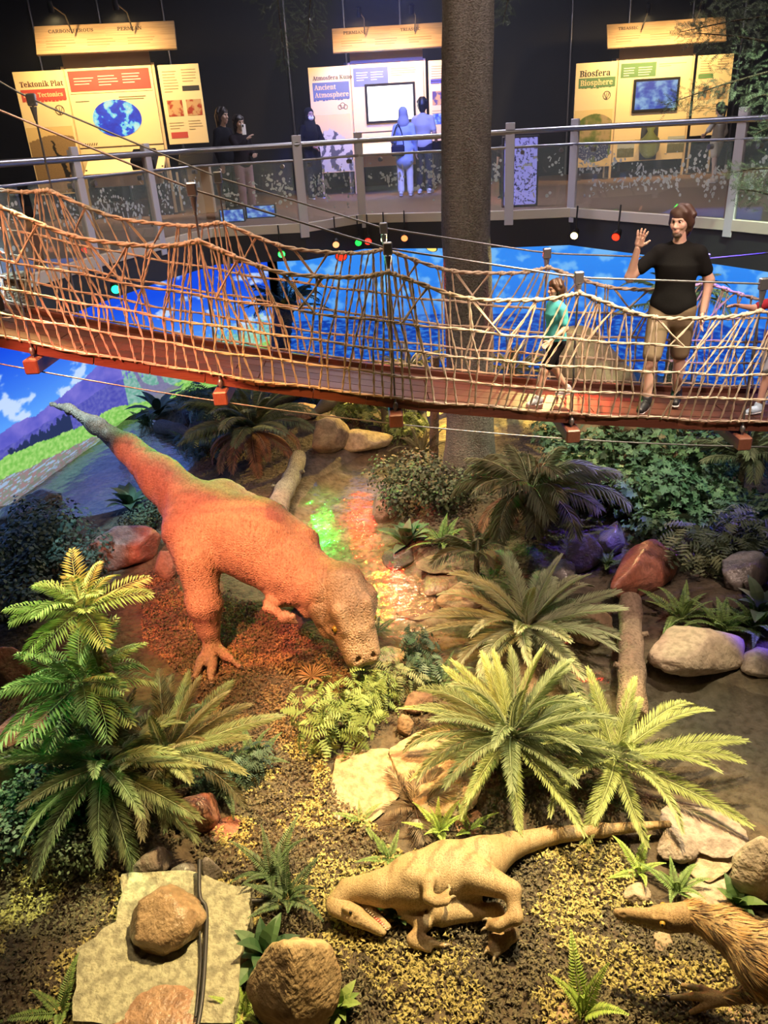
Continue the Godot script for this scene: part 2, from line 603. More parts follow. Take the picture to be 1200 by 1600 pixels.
func build_materials():
	M["black_metal"] = std(Color(0.08, 0.08, 0.09), 0.45, 0.4)
	var grain := noise_tex(0.02, 512, FastNoiseLite.TYPE_SIMPLEX_SMOOTH, 5, false, 1, 3, [PackedFloat32Array([0, 0.5, 1]), PackedColorArray([Color(0.62, 0.6, 0.58), Color(0.9, 0.9, 0.9), Color(1, 1, 1)])])
	var rough_n := noise_tex(0.03, 512, FastNoiseLite.TYPE_SIMPLEX_SMOOTH, 5, true, 10.0, 4)
	var scales := noise_tex(0.03, 512, FastNoiseLite.TYPE_CELLULAR, 1, true, 14.0, 5)
	var fine := noise_tex(0.012, 512, FastNoiseLite.TYPE_SIMPLEX_SMOOTH, 5, true, 8.0, 8)
	var e: StandardMaterial3D
	e = tri(std(Color.WHITE, 0.95), 0.9, true)
	e.albedo_texture = grain
	e.normal_enabled = true
	e.normal_texture = rough_n
	M["soil"] = e
	e = tri(std(Color(0.2, 0.17, 0.11, 0.22), 0.1), 0.5, true)
	e.transparency = BaseMaterial3D.TRANSPARENCY_ALPHA
	e.normal_enabled = true
	e.normal_texture = fine
	e.normal_scale = 0.22
	M["water"] = e
	e = tri(std(Color.WHITE, 0.85), 1.6)
	e.albedo_texture = noise_tex(0.012, 512, FastNoiseLite.TYPE_SIMPLEX_SMOOTH, 6, false, 1, 11, [PackedFloat32Array([0.0, 0.38, 0.5, 0.68, 1.0]), PackedColorArray([Color(0.72, 0.7, 0.68), Color(0.84, 0.82, 0.79), Color(0.93, 0.91, 0.88), Color(1, 0.98, 0.95), Color(0.88, 0.85, 0.8)])])
	e.normal_enabled = true
	e.normal_texture = rough_n
	e.normal_scale = 0.9
	M["rock"] = e
	e = e.duplicate()
	e.roughness = 0.32
	M["wet_rock"] = e
	e = tri(std(Color.WHITE, 0.62), 3.0)
	e.albedo_texture = grain
	e.normal_enabled = true
	e.normal_texture = scales
	e.normal_scale = 1.0
	M["skin_scales"] = e
	e = tri(std(Color.WHITE, 0.7), 6.0)
	e.albedo_texture = grain
	e.normal_enabled = true
	e.normal_texture = scales
	e.normal_scale = 0.4
	M["skin_raptor"] = e
	M["plumage"] = std(Color.WHITE, 0.85)
	e = std(Color.WHITE, 0.6)
	e.backlight_enabled = true
	e.backlight = Color(0.3, 0.34, 0.16)
	M["leaf"] = e
	M["litter"] = std(Color.WHITE, 0.85)
	e = tri(std(Color.WHITE, 0.9), 2.2)
	e.albedo_texture = grain
	e.normal_enabled = true
	e.normal_texture = noise_tex(0.035, 512, FastNoiseLite.TYPE_SIMPLEX_SMOOTH, 4, true, 22.0, 9)
	M["bark"] = e
	e = std(Color.WHITE, 0.42)
	e.albedo_texture = wood_tex()
	M["wood"] = e
	M["rope"] = std(Color.WHITE, 0.95)
	M["rope"].metallic_specular = 0.2
	M["steel"] = std(Color(0.62, 0.62, 0.64), 0.32, 0.85)
	M["steel_paint"] = std(Color(0.8, 0.8, 0.84), 0.5, 0.1)
	M["cable"] = std(Color(0.45, 0.45, 0.46), 0.4, 0.7)
	e = std(Color(0.85, 0.95, 0.95, 0.06), 0.02)
	e.transparency = BaseMaterial3D.TRANSPARENCY_ALPHA
	M["glass"] = e
	M["frost"] = std(Color(0.8, 0.82, 0.84), 0.6)
	M["plain"] = std(Color.WHITE, 0.75)
	M["satin"] = std(Color.WHITE, 0.45)
	M["gloss"] = std(Color.WHITE, 0.2)
	e = tri(std(Color.WHITE, 0.92), 9.0)
	e.normal_enabled = true
	e.normal_texture = fine
	e.normal_scale = 0.5
	e.metallic_specular = 0.15
	M["cloth"] = e
	e = std(Color.WHITE, 0.55)
	e.subsurf_scatter_enabled = true
	e.subsurf_scatter_strength = 0.1
	M["human_skin"] = e
	M["hair"] = std(Color.WHITE, 0.5)


func wood_tex() -> ImageTexture:
	var im := Image.create(256, 256, false, Image.FORMAT_RGB8)
	for y in 256:
		for x in 256:
			var g := 0.5 + 0.5 * nz.get_noise_2d(x * 0.09, y * 0.006) + 0.35 * nz.get_noise_2d(x * 0.4, y * 0.012)
			im.set_pixel(x, y, Color(0.72, 0.68, 0.64).lerp(Color(1, 1, 1), clampf(g, 0, 1)))
	return ImageTexture.create_from_image(im)



# ------------------------------------------------------------------ the hall
func prism(m: MB, poly: PackedVector2Array, y0: float, y1: float):
	var t := Geometry2D.triangulate_polygon(poly)
	for i in range(0, t.size(), 3):
		var p := [poly[t[i]], poly[t[i + 1]], poly[t[i + 2]]]
		if (p[1] - p[0]).cross(p[2] - p[0]) < 0.0:
			p.reverse()
		m.tri(Vector3(p[0].x, y1, p[0].y), Vector3(p[1].x, y1, p[1].y), Vector3(p[2].x, y1, p[2].y))
		m.tri(Vector3(p[0].x, y0, p[0].y), Vector3(p[2].x, y0, p[2].y), Vector3(p[1].x, y0, p[1].y))
	var ccw := Geometry2D.is_polygon_clockwise(poly)
	for i in poly.size():
		var a := poly[i]
		var b := poly[(i + 1) % poly.size()]
		if not ccw:
			m.quad(Vector3(b.x, y1, b.y), Vector3(a.x, y1, a.y), Vector3(a.x, y0, a.y), Vector3(b.x, y0, b.y))
		else:
			m.quad(Vector3(a.x, y1, a.y), Vector3(b.x, y1, b.y), Vector3(b.x, y0, b.y), Vector3(a.x, y0, a.y))


func one_box(at: Vector3, size: Vector3, b := Basis(), ch := 0.0, color := Color.WHITE) -> ArrayMesh:
	var m := MB.new()
	m.col = color
	m.box(at, size, b, ch)
	return m.done()


func build_shell():
	var dark := Color(0.02, 0.021, 0.026)
	struct("wall_back", one_box(Vector3(0, 4.3, -21.2), Vector3(26, 9.6, 0.4), Basis(), 0.0, dark), mat("plain"))
	struct("wall_left", one_box(Vector3(-12.2, 4.3, -8.5), Vector3(0.4, 9.6, 26), Basis(), 0.0, dark), mat("plain"))
	struct("wall_right", one_box(Vector3(12.2, 4.3, -8.5), Vector3(0.4, 9.6, 26), Basis(), 0.0, dark), mat("plain"))
	struct("wall_front", one_box(Vector3(0, 4.3, 4.2), Vector3(26, 9.6, 0.4), Basis(), 0.0, dark), mat("plain"))
	struct("ceiling", one_box(Vector3(0, 9.0, -8.5), Vector3(26, 0.3, 26), Basis(), 0.0, Color(0.015, 0.015, 0.018)), mat("plain"))
	struct("floor_1", one_box(Vector3(0, -0.6, -8.5), Vector3(26, 0.2, 26), Basis(), 0.0, Color(0.05, 0.05, 0.05)), mat("plain"), "concrete floor under the pit")
	# aluminium tubes that hang down the back wall
	for a in [[-7.3729921557031926, 0.03], [-5.830525340246281, 0.03], [-4.368219191839747, 0.03], [-1.6154210659404866, 0.035], [-0.25362267894590834, 0.035], [1.0400353695636722, 0.025], [5.034505551514574, 0.025], [6.37487819915768, 0.035], [7.852980698386229, 0.025], [9.069081149814396, 0.025]]:
		var m := MB.new()
		m.tube(PackedVector3Array([Vector3(a[0], 3.5, -20.9), Vector3(a[0], 6.0, -20.9), Vector3(a[0], 8.85, -20.9)]), a[1], 8)
		var o := struct("trim_%d" % (1 + taken.get("tubes", 0)), m.done(), mat("steel"), "bright aluminium tube hanging against the black back wall")
		taken["tubes"] = 1 + taken.get("tubes", 0)


const EDGE := [[-3.9, -5.0], [-3.62, -7.83], [-3.44, -8.47], [-3.2, -9.5], [-2.76, -10.93], [-2.3, -12.1], [-0.92, -12.0], [-0.06, -12.9], [2.1, -12.06], [2.99, -11.95], [4.23, -9.45], [4.9, -7.8], [5.2, -6.2]]


func build_balcony():
	var inner := PackedVector2Array()
	for e in EDGE:
		inner.append(Vector2(e[0], e[1]))
	var poly := PackedVector2Array(inner)
	poly.append_array([Vector2(11.9, -6.2), Vector2(11.9, -20.9), Vector2(-11.9, -20.9), Vector2(-11.9, -5.0)])
	var m := MB.new()
	m.col = Color(0.17, 0.1, 0.065)
	prism(m, poly, FLOOR - 0.06, FLOOR)
	struct("floor_2", m.done(), mat("plain"), "brown balcony floor around the pit")
	# pale edge trim and dark fascia follow the edge
	var f := MB.new()
	f.col = Color(0.028, 0.03, 0.036)
	prism(f, poly, FLOOR - 0.5, FLOOR - 0.07)
	struct("trim_40", f.done(), mat("plain"), "dark fascia and slab of the balcony")
	var k := 0
	for i in inner.size() - 1:
		var a := Vector3(inner[i].x, FLOOR - 0.045, inner[i].y)
		var b := Vector3(inner[i + 1].x, FLOOR - 0.045, inner[i + 1].y)
		var dir := (b - a).normalized()
		var t := MB.new()
		t.col = Color(0.6, 0.56, 0.5)
		var out := dir.cross(Vector3.UP)
		t.box((a + b) * 0.5 + out * -0.02, Vector3(a.distance_to(b) + 0.03, 0.13, 0.07), Basis(dir, Vector3.UP, dir.cross(Vector3.UP)), 0.006)
		struct("trim_%d" % (41 + k), t.done(), mat("satin"), "pale edge beam of the balcony floor")
		k += 1
	# posts, rails and glass of the balustrade
	var posts := [0, 1, 3, 4, 6, 7, 8, 9, 10, 12]
	var rail := thing("balcony_railing", "steel and glass railing curving along the balcony edge", "railing", Vector3(0, FLOOR, 0))
	for i in posts:
		var p := Vector3(inner[i].x, 0, inner[i].y)
		var nxt := Vector3(inner[mini(i + 1, inner.size() - 1)].x, 0, inner[mini(i + 1, inner.size() - 1)].y)
		var prv := Vector3(inner[maxi(i - 1, 0)].x, 0, inner[maxi(i - 1, 0)].y)
		var dir := (nxt - prv).normalized()
		var b := Basis(dir, Vector3.UP, dir.cross(Vector3.UP))
		var q := MB.new()
		q.col = Color(0.95, 0.95, 1.0)
		var lean := Basis(dir, 0.0)
		q.box(p + Vector3(0, 0.5, 0), Vector3(0.13, 1.36, 0.035), lean * b, 0.005)
		q.box(p + Vector3(0, 0.5, 0) - b.z * 0.05, Vector3(0.05, 1.3, 0.05), lean * b)
		obj("post", q.done(), mat("steel_paint"), rail)
	var top := PackedVector3Array()
	var mid := PackedVector3Array()
	for e in inner:
		top.append(Vector3(e.x, 1.06, e.y))
		mid.append(Vector3(e.x, 0.86, e.y))
	var h := MB.new()
	h.tube(top, 0.038, 10, true)
	obj("handrail", h.done(), mat("steel"), rail)
	h = MB.new()
	h.tube(mid, 0.018, 8, true)
	obj("rail", h.done(), mat("steel"), rail)
	for i in inner.size() - 1:
		var a := Vector3(inner[i].x, 0, inner[i].y)
		var b := Vector3(inner[i + 1].x, 0, inner[i + 1].y)
		var dir := (b - a).normalized()
		var w := a.distance_to(b) - 0.18
		var c := (a + b) * 0.5
		var face := Basis(dir, Vector3.UP, dir.cross(Vector3.UP))
		var g := MB.new()
		g.box(c + Vector3(0, 0.44, 0), Vector3(w, 0.82, 0.012), face)
		var pane := obj("glass_pane", g.done(), mat("glass"), rail)
		# printed bubbles and bone shapes, and the round glass clamps
		var d := MB.new()
		var cover := nz.get_noise_1d(i * 7.3)
		for s in int(w * 170):
			var x := rng.randf_range(-0.5, 0.5) * w
			var y := rng.randfn(0.5, 0.13)
			var r := rng.randf_range(0.008, 0.028)
			if y < 0.1 or y > 0.76 or absf(x) > w * 0.5 - 0.04:
				continue
			if nz.get_noise_2d(x * 1.3 + i * 9.0, y * 2.0) < -0.05:
				continue
			var at := c + dir * x + Vector3(0, y, 0) + face.z * -0.0085
			if rng.randf() < 0.22:
				var ang := rng.randf() * PI
				d.box(at, Vector3(r * 2.8, r * 0.7, 0.001), face * Basis(Vector3.BACK, ang))
			else:
				d.disc(at, -face.z, r, 9)
		if d.v.size() > 0:
			var pr := obj("printed_bubbles", d.done(), mat("frost"), pane)
			pr.set_meta("kind", "stuff")
		for sx in [-0.38, 0.38]:
			var q := MB.new()
			q.tube(PackedVector3Array([c + dir * w * sx + Vector3(0, 0.79, 0) - face.z * 0.03, c + dir * w * sx + Vector3(0, 0.79, 0) + face.z * 0.03]), 0.03, 12, true)
			obj("glass_clamp", q.done(), mat("steel"), rail)
	# coloured spotlights under the balcony edge
	var lamps := [[Vector2(525, 383), Color(1.0, 0.62, 0.4), 0.4, "small dim peach spotlight under the balcony, leftmost of its row"], [Vector2(560, 380), Color(0.1, 1.0, 0.25), 1.2, "small green spotlight under the balcony beside the red one"], [Vector2(575, 378), Color(1.0, 0.08, 0.05), 12.0, "small bright red spotlight under the balcony in the middle of the row"], [Vector2(600, 375), Color(1.0, 0.92, 0.75), 0.8, "small white spotlight under the balcony right of the red one"], [Vector2(632, 373), Color(1.0, 0.55, 0.3), 0.4, "small orange spotlight under the balcony next to the tree trunk"], [Vector2(440, 398), Color(0.1, 1.0, 0.2), 12.0, "small vivid green spotlight under the balcony above the rope net"], [Vector2(181, 453), Color(0.1, 1.0, 0.6), 3.0, "teal green spotlight under the left balcony behind the rope net"], [Vector2(897, 369), Color(1.0, 0.9, 0.55), 9.0, "bright warm white spotlight under the balcony right of the trunk"], [Vector2(962, 371), Color(1.0, 0.12, 0.05), 4.0, "small red spotlight under the balcony near the waving man"]]
	var spots := [Vector3(-0.480, 3.183, -12.100), Vector3(-0.148, 3.151, -12.450), Vector3(0.001, 3.155, -12.500), Vector3(0.247, 3.181, -12.400), Vector3(0.557, 3.193, -12.300), Vector3(-1.263, 3.142, -11.700), Vector3(-3.018, 3.140, -9.420), Vector3(2.928, 3.189, -11.450), Vector3(3.293, 3.234, -10.700)]
	for i in lamps.size():
		var at: Vector3 = spots[i]
		var to := (Vector3(-0.1, 0.6, -5.5) - at).normalized()
		if i == 6:
			to = (Vector3(-0.4, 1.6, -3.0) - at).normalized()
		var t := thing("fascia_spotlight", lamps[i][3], "spotlight", at, 0.0, "coloured spotlights under the balcony edge")
		var bb := Basis.looking_at(to)
		var q := MB.new()
		q.tube(PackedVector3Array([to * -0.16, to * -0.1, to * -0.01]), [0.035, 0.05, 0.06], 12, true)
		obj("housing", q.done(), mat("black_metal"), t)
		q = MB.new()
		q.tube(PackedVector3Array([to * -0.08, to * -0.1 + Vector3(0, 0.12, 0), to * -0.2 + Vector3(0, 0.3, -0.05)]), 0.012, 6)
		obj("bracket", q.done(), mat("black_metal"), t)
		q = MB.new()
		q.disc(to * 0.002, to, 0.05, 14)
		obj("lens", q.done(), glow(lamps[i][1], 1.5 + 1.2 * lamps[i][2]), t)
		var s := SpotLight3D.new()
		s.name = "beam"
		s.light_color = lamps[i][1]
		s.light_energy = lamps[i][2] * 1.2
		s.spot_angle = 32.0
		s.spot_angle_attenuation = 0.4
		s.spot_range = 30.0
		s.spot_attenuation = 2.0
		s.light_size = 0.05
		s.shadow_enabled = true
		t.add_child(s)
		s.transform = Transform3D(bb, to * 0.03)


# ------------------------------------------------------------------ projection screens
func screen_strip(pts: Array, y0: float, y1: float, thick: float) -> MB:
	var m := MB.new()
	var total := 0.0
	for i in pts.size() - 1:
		total += Vector2(pts[i][0], pts[i][1]).distance_to(Vector2(pts[i + 1][0], pts[i + 1][1]))
	var run := 0.0
	for i in pts.size() - 1:
		var a := Vector3(pts[i][0], 0, pts[i][1])
		var b := Vector3(pts[i + 1][0], 0, pts[i + 1][1])
		var l := a.distance_to(b)
		var q := (b - a).cross(Vector3.UP).normalized() * -1.0
		if q.dot(Vector3(0, 0, -6) - a) < 0:
			q = -q
		var k := m.pt(a + Vector3(0, y1, 0), q, Vector2(run / total, 0))
		m.pt(b + Vector3(0, y1, 0), q, Vector2((run + l) / total, 0))
		m.pt(b + Vector3(0, y0, 0), q, Vector2((run + l) / total, 1))
		m.pt(a + Vector3(0, y0, 0), q, Vector2(run / total, 1))
		m.ix.append_array([k, k + 1, k + 2, k, k + 2, k + 3])
		run += l
	return m


func at_line(pts: Array, x: float) -> float:
	for i in pts.size() - 1:
		if x <= pts[i + 1][0]:
			return lerpf(pts[i][1], pts[i + 1][1], clampf((x - pts[i][0]) / (pts[i + 1][0] - pts[i][0]), 0, 1))
	return pts[-1][1]


func meadow_tex() -> ImageTexture:
	var w := 512
	var h := 256
	var im := Image.create(w, h, false, Image.FORMAT_RGB8)
	var ridge := [[0.0, 0.9], [0.2, 0.98], [0.3, 1.05], [0.4, 1.02], [0.49, 1.1], [0.63, 1.3], [0.7, 1.25], [0.8, 1.0], [1.0, 0.8]]
	var low := [[0.0, 0.75], [0.25, 0.82], [0.4, 0.82], [0.52, 0.8], [0.62, 0.86], [0.72, 0.7], [1.0, 0.6]]
	var grass := [[0.0, 0.75], [0.29, 0.7], [0.38, 0.6], [0.5, 0.44], [0.6, 0.42], [0.68, 0.3], [0.78, 0.42], [0.88, 0.7], [1.0, 0.95]]
	var bank := [[0.0, 0.5], [0.27, 0.42], [0.38, 0.3], [0.5, 0.18], [0.6, 0.06], [0.72, -0.05], [1.0, -0.1]]
	for j in h:
		for i in w:
			var u := i / float(w)
			var y := 3.3 * (1.0 - j / float(h))
			var e := nz.get_noise_2d(u * 18.0, y * 3.0)
			var e2 := nz.get_noise_2d(u * 70.0, y * 12.0)
			var c := Color(0.38, 0.66, 1.0).lerp(Color(0.08, 0.3, 0.9), clampf((y - 1.0) / 1.1, 0, 1))
			var cloud := smoothstep(0.12, 0.4, nz.get_noise_2d(u * 9.0 + 3.0, y * 2.4) + 0.3 * e - 0.22 * (y - 1.3))
			c = c.lerp(Color(0.86, 0.92, 1.0), cloud * 0.85)
			if y < at_line(ridge, u) + e * 0.04:
				c = Color(0.36, 0.36, 0.78).lerp(Color(0.5, 0.46, 0.84), clampf(0.5 + e, 0, 1))
			if y < at_line(low, u) + e * 0.03:
				c = Color(0.3, 0.3, 0.7).lerp(Color(0.42, 0.42, 0.75), clampf(0.5 + e2, 0, 1))
			var tree := nz.get_noise_2d(u * 55.0, 4.0)
			if u > 0.3 and u < 0.47 and y < 0.74 + tree * 0.12 and y > 0.5:
				c = Color(0.16, 0.2, 0.36)
			if u > 0.64 and y < 0.7 + 0.9 * absf(nz.get_noise_2d(u * 60.0, 2.0)) + 0.25 * e2 + 0.4 * smoothstep(0.8, 0.9, u):
				c = c.lerp(Color(0.46, 0.78, 0.55).lerp(Color(0.66, 0.86, 0.7), clampf(0.5 + e2 * 2.0, 0, 1)), 0.75)
			if y < at_line(grass, u) + e2 * 0.03:
				c = Color(0.46, 0.74, 0.3).lerp(Color(0.7, 0.88, 0.5), clampf(0.5 + e2, 0, 1))
			if y < at_line(bank, u) + e * 0.05:
				c = Color(0.62, 0.5, 0.52).lerp(Color(0.5, 0.56, 0.5), clampf(0.5 + e2 * 1.5, 0, 1))
				if nz.get_noise_2d(u * 20.0, y * 26.0) > 0.2:
					c = Color(0.62, 0.72, 0.85)
			# a long-necked animal with a young one, painted in the distance
			var q := Vector2((u - 0.715) * 9.2, y)
			for b in [[-0.42, 0.95, -0.3, 0.62, 0.03, 0.05], [-0.3, 0.62, -0.1, 0.4, 0.05, 0.13], [-0.1, 0.4, 0.22, 0.38, 0.14, 0.12], [0.22, 0.4, 0.58, 0.3, 0.08, 0.015], [-0.12, 0.35, -0.16, 0.1, 0.06, 0.04], [0.02, 0.35, 0.02, 0.08, 0.06, 0.04], [0.2, 0.35, 0.24, 0.06, 0.06, 0.04], [0.1, 0.7, 0.16, 0.45, 0.04, 0.08], [0.1, 0.7, 0.02, 0.74, 0.04, 0.03]]:
				var a := Vector2(b[0], b[1])
				var ab := Vector2(b[2], b[3]) - a
				var t := clampf((q - a).dot(ab) / ab.length_squared(), 0, 1)
				if (q - a - ab * t).length() < lerpf(b[4], b[5], t):
					c = c.lerp(Color(0.5, 0.42, 0.62), 0.75)
					break
			im.set_pixel(i, j, c)
	return ImageTexture.create_from_image(im)


func sea_tex() -> ImageTexture:
	var w := 768
	var h := 192
	var im := Image.create(w, h, false, Image.FORMAT_RGB8)
	for j in h:
		for i in w:
			var u := i / float(w)
			var y := 3.3 * (1.0 - j / float(h))
			var e := nz.get_noise_2d(u * 26.0, y * 2.2)
			var c := Color(0.08, 0.36, 0.85).lerp(Color(0.2, 0.56, 0.98), clampf(y / 2.2, 0, 1))
			c = c.lerp(Color(0.55, 0.8, 1.0), clampf(0.75 * smoothstep(0.1, 0.5, e + 0.1) * smoothstep(0.9, 1.8, y), 0, 1))
			if y < 1.25:
				var wv := nz.get_noise_2d(u * 60.0, y * 16.0)
				c = Color(0.06, 0.24, 0.66).lerp(Color(0.25, 0.55, 0.9), clampf(wv * 1.6 + 0.3, 0, 1))
			# pale long necks rising from the water
			for b in [[0.17, 1.2, 0.165, 2.2, 0.11], [0.2, 1.2, 0.205, 1.95, 0.12], [0.235, 1.15, 0.23, 1.85, 0.09]]:
				var px: float = (u - lerpf(b[0], b[2], clampf((y - b[1]) / (b[3] - b[1]), 0, 1))) * 16.0
				if y > b[1] - 0.1 and y < b[3] and absf(px) < b[4] * (1.6 - 0.9 * (y - b[1])):
					c = c.lerp(Color(0.5, 0.72, 0.98), 0.4)
			im.set_pixel(i, j, c)
	return ImageTexture.create_from_image(im)


func build_screens():
	var left := [[-6.3, -8.0], [-5.75, -10.4], [-5.0, -14.0], [-3.9, -15.8], [-2.1, -16.55]]
	var right := [[-1.9, -16.6], [1.0, -16.6], [5.0, -15.6], [7.6, -13.0], [8.4, -9.0]]
	var n := 0
	for a in [[left, meadow_tex(), "curved projection wall showing a blue sky, violet hills and a meadow", 0.9], [right, sea_tex(), "curved projection wall showing a blue sea and sky", 0.85]]:
		var t := thing("projection_screen", a[2], "screen", Vector3.ZERO)
		var e := std(Color(0.05, 0.05, 0.05), 0.6)
		e.emission_enabled = true
		e.emission_texture = a[1]
		e.emission_energy_multiplier = a[3]
		obj("screen_picture", screen_strip(a[0], -0.15, 3.3, 0.0).done(), e, t)
		var b := MB.new()
		for i in a[0].size() - 1:
			var p := Vector3(a[0][i][0], 1.4, a[0][i][1])
			var q := Vector3(a[0][i + 1][0], 1.4, a[0][i + 1][1])
			var dir := (q - p).normalized()
			var out := dir.cross(Vector3.UP)
			if out.dot(Vector3(0, 1.4, -6) - p) > 0:
				out = -out
			b.col = Color(0.03, 0.03, 0.035)
			b.box((p + q) * 0.5 + out * 0.07, Vector3(p.distance_to(q) + 0.05, 3.4, 0.1), Basis(dir, Vector3.UP, dir.cross(Vector3.UP)))
			var l := AreaLight3D.new()
			l.name = "screen_light"
			l.area_size = Vector2(p.distance_to(q) * 0.9, 2.6)
			l.light_color = Color(0.45, 0.6, 1.0) if n == 0 else Color(0.12, 0.4, 1.0)
			l.light_energy = 0.5 * p.distance_to(q)
			l.area_range = 30.0
			l.area_attenuation = 2.0
			l.shadow_enabled = true
			t.add_child(l)
			l.transform = Transform3D(Basis.looking_at(-out), (p + q) * 0.5 - out * 0.03)
		obj("backing", b.done(), mat("plain"), t)
		n += 1


# ------------------------------------------------------------------ rope bridge
func deck_y(x: float) -> float:
	return 2.69 - 0.1763 * (x - 0.14) + 0.0159 * (x - 0.14) * (x - 0.14)


const HANG := [-4.0, -2.59, -1.21, 0.14, 1.55, 2.95, 4.35]


func rail_y(x: float, far: bool) -> float:
	var top := [4.75, 4.32, 4.0, 3.71, 3.48, 3.27, 3.1]
	for i in HANG.size() - 1:
		if x <= HANG[i + 1]:
			var t: float = (x - HANG[i]) / (HANG[i + 1] - HANG[i])
			return lerpf(top[i], top[i + 1], t) - 0.5 * t * (1.0 - t) + (0.03 if far else 0.0)
	return top[-1]


func strand(m: MB, path: PackedVector3Array, r: float, twist: float, phase: float):
	# two strands laid round each other
	for s in 2:
		var p := PackedVector3Array()
		var run := 0.0
		for i in path.size():
			if i > 0:
				run += path[i].distance_to(path[i - 1])
			var dir := (path[mini(i + 1, path.size() - 1)] - path[maxi(i - 1, 0)]).normalized()
			var x := dir.cross(Vector3.BACK).normalized()
			var y := dir.cross(x)
			var a := phase + run * twist + PI * s
			p.append(path[i] + (x * cos(a) + y * sin(a)) * r * 0.85)
		m.tube(p, r, 4)


func build_bridge():
	var br := thing("rope_bridge", "suspended rope bridge with knotted net sides and red-brown plank deck", "bridge", Vector3.ZERO)
	var z_near := -5.9
	var z_far := -6.8
	var x0 := -3.8
	var x1 := 4.45
	# planks run along the bridge, five side by side
	for i in 6:
		for j in 5:
			var a := x0 + (x1 - x0) * i / 6.0 + (0.1 if j % 2 else -0.1)
			var b := x0 + (x1 - x0) * (i + 1) / 6.0 + (0.1 if j % 2 else -0.1)
			a = maxf(a, x0)
			b = minf(b, x1)
			var m := MB.new()
			m.col = Color(0.13, 0.048, 0.03).lerp(Color(0.08, 0.032, 0.022), rng.randf())
			var z := lerpf(z_near - 0.09, z_far + 0.09, j / 4.0)
			var n := 5
			for s in n:
				var xa := lerpf(a + 0.004, b - 0.004, s / float(n))
				var xb := lerpf(a + 0.004, b - 0.004, (s + 1) / float(n))
				var hw := 0.085
				var ya := deck_y(xa)
				var yb := deck_y(xb)
				var p := [Vector3(xa, ya, z - hw), Vector3(xb, yb, z - hw), Vector3(xb, yb, z + hw), Vector3(xa, ya, z + hw)]
				var dn := Vector3(0, -0.04, 0)
				m.quad(p[0], p[1], p[2], p[3])
				m.quad(p[3], p[2], p[2] + dn, p[3] + dn)
				m.quad(p[1], p[0], p[0] + dn, p[1] + dn)
				m.quad(p[3] + dn, p[2] + dn, p[1] + dn, p[0] + dn)
				if s == 0:
					m.quad(p[0], p[3], p[3] + dn, p[0] + dn)
				if s == n - 1:
					m.quad(p[2], p[1], p[1] + dn, p[2] + dn)
			for q in m.uv.size():
				m.uv[q] = Vector2(m.v[q].z * 6.0 + j * 0.3, m.v[q].x * 0.5 + i * 0.37)
			obj("plank", m.done(), mat("wood"), br)
	for z in [z_near + 0.02, z_far - 0.02]:
		for i in 4:
			var m := MB.new()
			m.col = Color(0.13, 0.045, 0.03)
			for s in 5:
				var xa := lerpf(x0, x1, (i + s / 5.0) / 4.0)
				var xb := lerpf(x0, x1, (i + (s + 1) / 5.0) / 4.0)
				var dir := Vector3(xb - xa, deck_y(xb) - deck_y(xa), 0).normalized()
				m.box(Vector3((xa + xb) * 0.5, (deck_y(xa) + deck_y(xb)) * 0.5 + 0.005, z), Vector3(xb - xa + 0.004, 0.08, 0.05), Basis(dir, Vector3.BACK.cross(dir), Vector3.BACK))
			for q in m.uv.size():
				m.uv[q] = Vector2(m.v[q].y * 5.0, m.v[q].x * 0.5)
			obj("edge_beam", m.done(), mat("wood"), br)
	for x in HANG:
		var y: float = deck_y(x) - 0.11
		var m := MB.new()
		m.col = Color(0.18, 0.07, 0.045)
		m.box(Vector3(x, y - 0.0, -6.35), Vector3(0.11, 0.11, 1.22), Basis(), 0.01)
		obj("cross_beam", m.done(), mat("wood"), br)
		for z in [z_near + 0.1, z_far - 0.1]:
			var top: float = rail_y(x, z < -6.3)
			var cab: float = top + 0.1 + 0.035 * (x - 1.4) * (x - 1.4)
			var q := MB.new()
			q.tube(PackedVector3Array([Vector3(x, y + 0.05, z - 0.03), Vector3(x, y + 0.6, z - 0.06), Vector3(x, cab, z - 0.06)]), 0.009, 5)
			q.ball(Vector3(x, y + 0.1, z - 0.03), Vector3(0.022, 0.035, 0.022), 8, 5)
			obj("hanger_rod", q.done(), mat("cable"), br)
			q = MB.new()
			q.box(Vector3(x, cab, z - 0.06), Vector3(0.07, 0.09, 0.045), Basis(), 0.008)
			q.tube(PackedVector3Array([Vector3(x, cab - 0.05, z - 0.06), Vector3(x, cab - 0.15, z - 0.06)]), [0.028, 0.012], 8, true)
			obj("cable_clamp", q.done(), mat("steel"), br)
	for z in [z_near + 0.04, z_far - 0.16]:
		var main := PackedVector3Array()
		var low := PackedVector3Array()
		for i in 41:
			var x := lerpf(-4.2, 4.45, i / 40.0)
			var kk := 0.0
			for j in HANG.size() - 1:
				if x >= HANG[j] and x <= HANG[j + 1]:
					var t: float = (x - HANG[j]) / (HANG[j + 1] - HANG[j])
					var ca: float = rail_y(HANG[j], z < -6.3) + 0.1 + 0.035 * (HANG[j] - 1.4) ** 2
					var cb: float = rail_y(HANG[j + 1], z < -6.3) + 0.1 + 0.035 * (HANG[j + 1] - 1.4) ** 2
					kk = lerpf(ca, cb, t)
			if kk == 0.0:
				kk = rail_y(x, z < -6.3) + 0.1 + 0.035 * (x - 1.4) ** 2
			main.append(Vector3(x, kk, z))
			low.append(Vector3(x, deck_y(x) - 0.16, z + 0.03))
		var m := MB.new()
		m.tube(main, 0.008, 6)
		obj("suspension_cable", m.done(), mat("cable"), br)
		m = MB.new()
		m.tube(low, 0.006, 5)
		obj("lower_cable", m.done(), mat("cable"), br)
